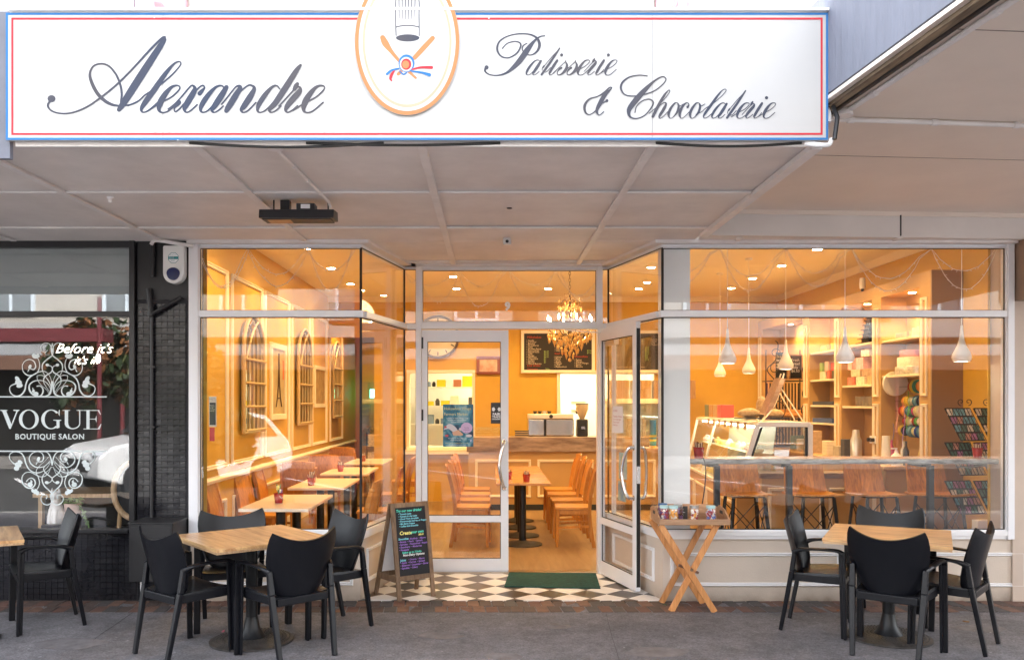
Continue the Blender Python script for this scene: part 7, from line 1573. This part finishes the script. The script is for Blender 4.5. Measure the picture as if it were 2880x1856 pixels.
for k in range(11): MB().cyl((bx0+.02+k*(bx1-bx0-.04)/10, ys_+.19, 1.0),(bx0+.02+k*(bx1-bx0-.04)/10, ys_+.19, 1.95), .011, n=5).build('back_rod', Mwi, bs)
for k in range(5):
    q = MB(); n = 14; q.tube([(-.24+.48*i/n, .02*math.sin(i*.5+k), .006*math.sin(i*2.2)) for i in range(n+1)], [.012+.026*math.sin(PI*min(.97,max(.03,i/n)))**.5 for i in range(n+1)], 10)
    tag(q.build('baguette', mat('crust', (.62,.27,.06), .6, var=.35, scale=22, bump=.5, bscale=60), None, ((bx0+bx1)/2+random.uniform(-.03,.03), ys_-.14+k*.06, 1.47+(k%2)*.05), random.uniform(-.15,.15)), '%s golden baguette lying on the middle shelf of the iron stand' % ordn[k].replace('nearest','front'), 'baguette', 'baguettes on the iron stand')
sb_ = thing('small_chalkboards', 'two small framed chalkboards leaning on top of the iron bread stand', 'chalkboard', (0,0,0))
for k in range(2):
    x = bx0+.16+k*.22; MB().box(x-.10,x+.10,ys_-.02,ys_+.0,2.0,2.42-.05*k).build('frame', mat('tray_timber'), sb_); MB().box(x-.08,x+.08,ys_-.026,ys_-.021,2.02,2.40-.05*k).build('board', Mchalk, sb_); text('chalk_lettering','Fresh\nbread\ndaily\n$6.50',M_white,(x-.07,ys_-.027,2.32-.05*k),(1,0,0),(0,0,1),.055,sb_)
# on top of the display case
t = thing('bread_loaves', 'tray of seeded loaves on top of the display case', 'bread', (0,0,0)); tp_ = t0.lerp(t1,.35)
MB().box(tp_.x+.1, tp_.x+.6, tp_.y-.25, tp_.y+.25, 1.46, 1.475).build('tray', M_blackp, t)
for k, (x, y, z, rx, ry, rz_) in enumerate(((.18,-.1,1.53,.14,.07,.055),(.36,.0,1.60,.07,.06,.13),(.46,-.12,1.52,.12,.07,.06),(.25,.12,1.53,.13,.07,.06))): MB().ball((tp_.x+x, tp_.y+y, z), (rx,ry,rz_), 16, 10).build('loaf', mat('seeded_crust', (.45,.28,.14), .7, rgb2=(.66,.5,.32), scale=30, bump=.8, bscale=80), t)
for k, (c_, n__) in enumerate((((.16,.15,.05),'olive green'),((.45,.22,.06),'orange'),((.5,.3,.12),'tan'),((.55,.09,.08),'red'))):
    p = t0.lerp(t1, .92-k*.085); tag(MB().box(-.085,.085,-.1,.1,0,.17).build('biscuit_tin', mat('tin_%d' % k, c_, .35), None, (p.x+.16, p.y, 1.456), bevel=.006), '%s square tin in the row of tins on the display case' % n__, 'tin', 'tins on the display case')
t = thing('wire_easel', 'cream wire easel holding wooden menu boards on the display case', 'easel', (0,0,0)); p = t0+Vector((.30,.45,.03))
for s in (-1, 1): MB().tube(cr([p+Vector((-.20+s*.03,-.1+s*.1,.02)), p+Vector((-.14+s*.03,-.1+s*.1,.0)), p+Vector((.02,s*.08,.20)), p+Vector((.12,s*.05,.52))], 6), .008, 6).build('wire', M_cream, t); MB().tube([p+Vector((.08,s*.06,.36)), p+Vector((.30,s*.12,0))], .007, 6).build('leg', M_cream, t)
MB().bar(p+Vector((-.08,0,.07)), p+Vector((.09,0,.46)), .24, .05, (1,0,0)).build('board', mat('tray_timber'), t)
for k in range(3):
    q = MB().lathe([(.05,0),(.055,.14),(.02,.19),(.02,.24)], n=16); tag(q.build('milk_bottle', mat(['cream_bottle','yellow_bottle','clear_bottle'][k], [(.75,.7,.6),(.7,.6,.12),(.5,.45,.4)][k], .3), None, (2.92+k*.12, 9.2, .735)), '%s plastic bottle behind the end glass of the display case' % ['cream','yellow','clear'][k], 'bottle', 'bottles behind the display case')
# ------------------------------------------------------------------ postcard racks on the right wall
for k, (z, lb) in enumerate(((1.30,'upper black wire rack of small cards on the right wall'),(.98,'middle black wire rack of small cards on the right wall'),(.62,'lower black wire rack of small cards on the right wall'))):
    t = thing('card_rack', lb, 'card rack', (4.56, 8.05, z), 0, 'wire card racks on the right wall'); w = .5
    hh_ = .30; sh_ = .11
    for hx_ in (-.30, -.03):
        P_ = lambda u, v: Vector((hx_+.26*u+sh_*(1-v)*.9, -.12+.10*v+.05*u, hh_*v))
        MB()._add([P_(0,0)+Vector((0,.02,0)), P_(1,0)+Vector((0,.02,0)), P_(1,1)+Vector((0,.02,0)), P_(0,1)+Vector((0,.02,0))], [(0,1,2,3)]).build('backing', mat('rack_dark', (.03,.028,.025), .7), t, smooth=False)
        for i in range(8): MB().tube([P_(i/7,0), P_(i/7,1)], .0035, 5).build('wire', Mwi, t)
        for j in range(5): MB().tube([P_(0,j/4), P_(1,j/4)], .0035, 5).build('wire', Mwi, t)
    if k == 0:
        for s in (-.11, .13):
            for s2_ in (-1, 1): MB().tube([v for v in spiral((s+s2_*.035, -.01, .36), .035, -PI/2, 1.1, s2_)], .004, 5).build('scroll', Mwi, t)
    cc_ = [mat('card_%d' % i, c, .5, rgb2=tuple(min(1,v*2.2) for v in c), scale=30) for i, c in enumerate(((.32,.16,.12),(.10,.22,.24),(.42,.38,.30),(.05,.10,.07),(.25,.10,.18)))]
    for hx_ in (-.30, -.03):
        for i in range(4):
            for j in range(4):
                p = Vector((hx_+.26*(i+.5)/4+.11*(1-(j+.5)/4)*.9, -.112+.10*(j+.5)/4+.05*(i+.5)/4, .30*(j+.5)/4)); MB().cbox(p, (.050,.004,.062), Matrix.Rotation(-.3, 3, 'X').to_quaternion()).build('card', random.choice(cc_), t, smooth=False)
MB().box(4.55,4.79,8.0,8.1,.45,.55).build('socket_plate', M_white) ; tag(bpy.data.objects['socket_plate'], 'small white socket plate low on the right wall', 'socket')
# black iron newspaper stand by the far left table
t = thing('wire_magazine_stand', 'black scrolled iron magazine stand at the end of the left tables', 'magazine stand', (-1.95, 14.6, 0))
for x in (-.16,.16): MB().cyl((x,0,0),(x,0,1.15), .012, n=8).build('upright', Mwi, t)
for z in (.3,.6,.9): MB().box(-.16,.16,-.12,.02,z,z+.012).build('shelf', Mwi, t); MB().box(-.13,.13,-.09,-.08,z+.013,z+.22).build('magazine', cc_[2], t)
for s in (-1,1): MB().tube(spiral((s*.07,0,1.2), .07, -PI/2, 1.2, s), .008, 6).build('scroll', Mwi, t)
# clock high on the left face of the door glass reflection: wall clock on the back wall
t = thing('wall_clock', 'large pale wall clock with roman numerals above the serving hatch', 'clock', (XX(1232,YB), YB-.01, ZZ(948,YB)))
MB().cyl((0,-.03,0),(0,0,0), .34, n=48).build('face', mat('clock_face', (.70,.60,.45), .5), t); MB().tube([(.34*math.cos(a),-.035,.34*math.sin(a)) for a in [2*PI*i/48 for i in range(48)]], .022, 8, closed=True).build('rim', mat('clock_rim', (.12,.08,.06), .4), t)
q = MB()
for k in range(12): a = k*PI/6; q.bar((.25*math.cos(a),-.032,.25*math.sin(a)), (.31*math.cos(a),-.032,.31*math.sin(a)), .018, .003, (0,1,0))
q.bar((0,-.034,0),(.12,-.034,.14), .014, .003, (0,1,0)); q.bar((0,-.034,0),(-.06,-.034,.24), .010, .003, (0,1,0)); q.build('numerals', Mtk2, t)
# black cable down the left of the window bar
t = thing('cable', 'thin black cable hanging from the window bar beside the white column', 'cable', (0,0,0)); MB().tube(cr([(XX(1975,7.4),7.36,1.18),(XX(1980,7.4),7.34,1.08),(XX(1976,7.4),7.34,.9),(XX(1962,7.4),7.34,.62),(XX(1962,7.4),7.36,.4)], 6), .005, 6).build('flex', M_blackp, t)

# more stock on the lit shelves
xg = XS+.16
for k, (y, z, w, hh, c_, n__, lb, cat) in enumerate(((9.15,2.36,.25,.10,(.5,.42,.3),'cake_board_box','flat cream cake-board box on the empty top shelf of the nearest bay','box'),(9.5,2.36,.3,.07,(.35,.2,.1),'wicker_tray','low wicker tray on the top shelf of the nearest bay','tray'),
   (10.15,1.0,.12,.22,(.05,.05,.06),'coffee_tin','tall black coffee tin on the bench under the second bay','tin'),(10.35,1.0,.18,.13,(.35,.3,.22),'napkin_box','grey-brown napkin box on the bench under the second bay','box'),
   (11.3,1.0,.2,.28,(.45,.33,.2),'paper_sack','tall brown paper sack on the bench under the third bay','sack'),(11.6,1.0,.16,.16,(.5,.45,.38),'carton','pale carton beside the brown sack on the bench','carton'),(11.85,1.0,.14,.2,(.12,.16,.08),'olive_tin','dark green tin at the far end of the bench','tin'),
   (11.95,2.35,.1,.09,(.5,.35,.08),'honey_pot','amber honey pot at the far end of the top shelf of the third bay','jar'))):
    q = bxm(.16, w, hh) if k not in (7,) else MB().lathe([(w*.42,0),(w*.45,hh*.7),(w*.3,hh)], n=14)
    tag(q.build(n__, mat('stock_%d' % k, c_, .55, rgb2=tuple(v*1.5 for v in c_), scale=20), None, (xg if z > 1.1 else 4.25, y, z+.001), bevel=.004 if k != 7 else 0), lb, cat, gg)
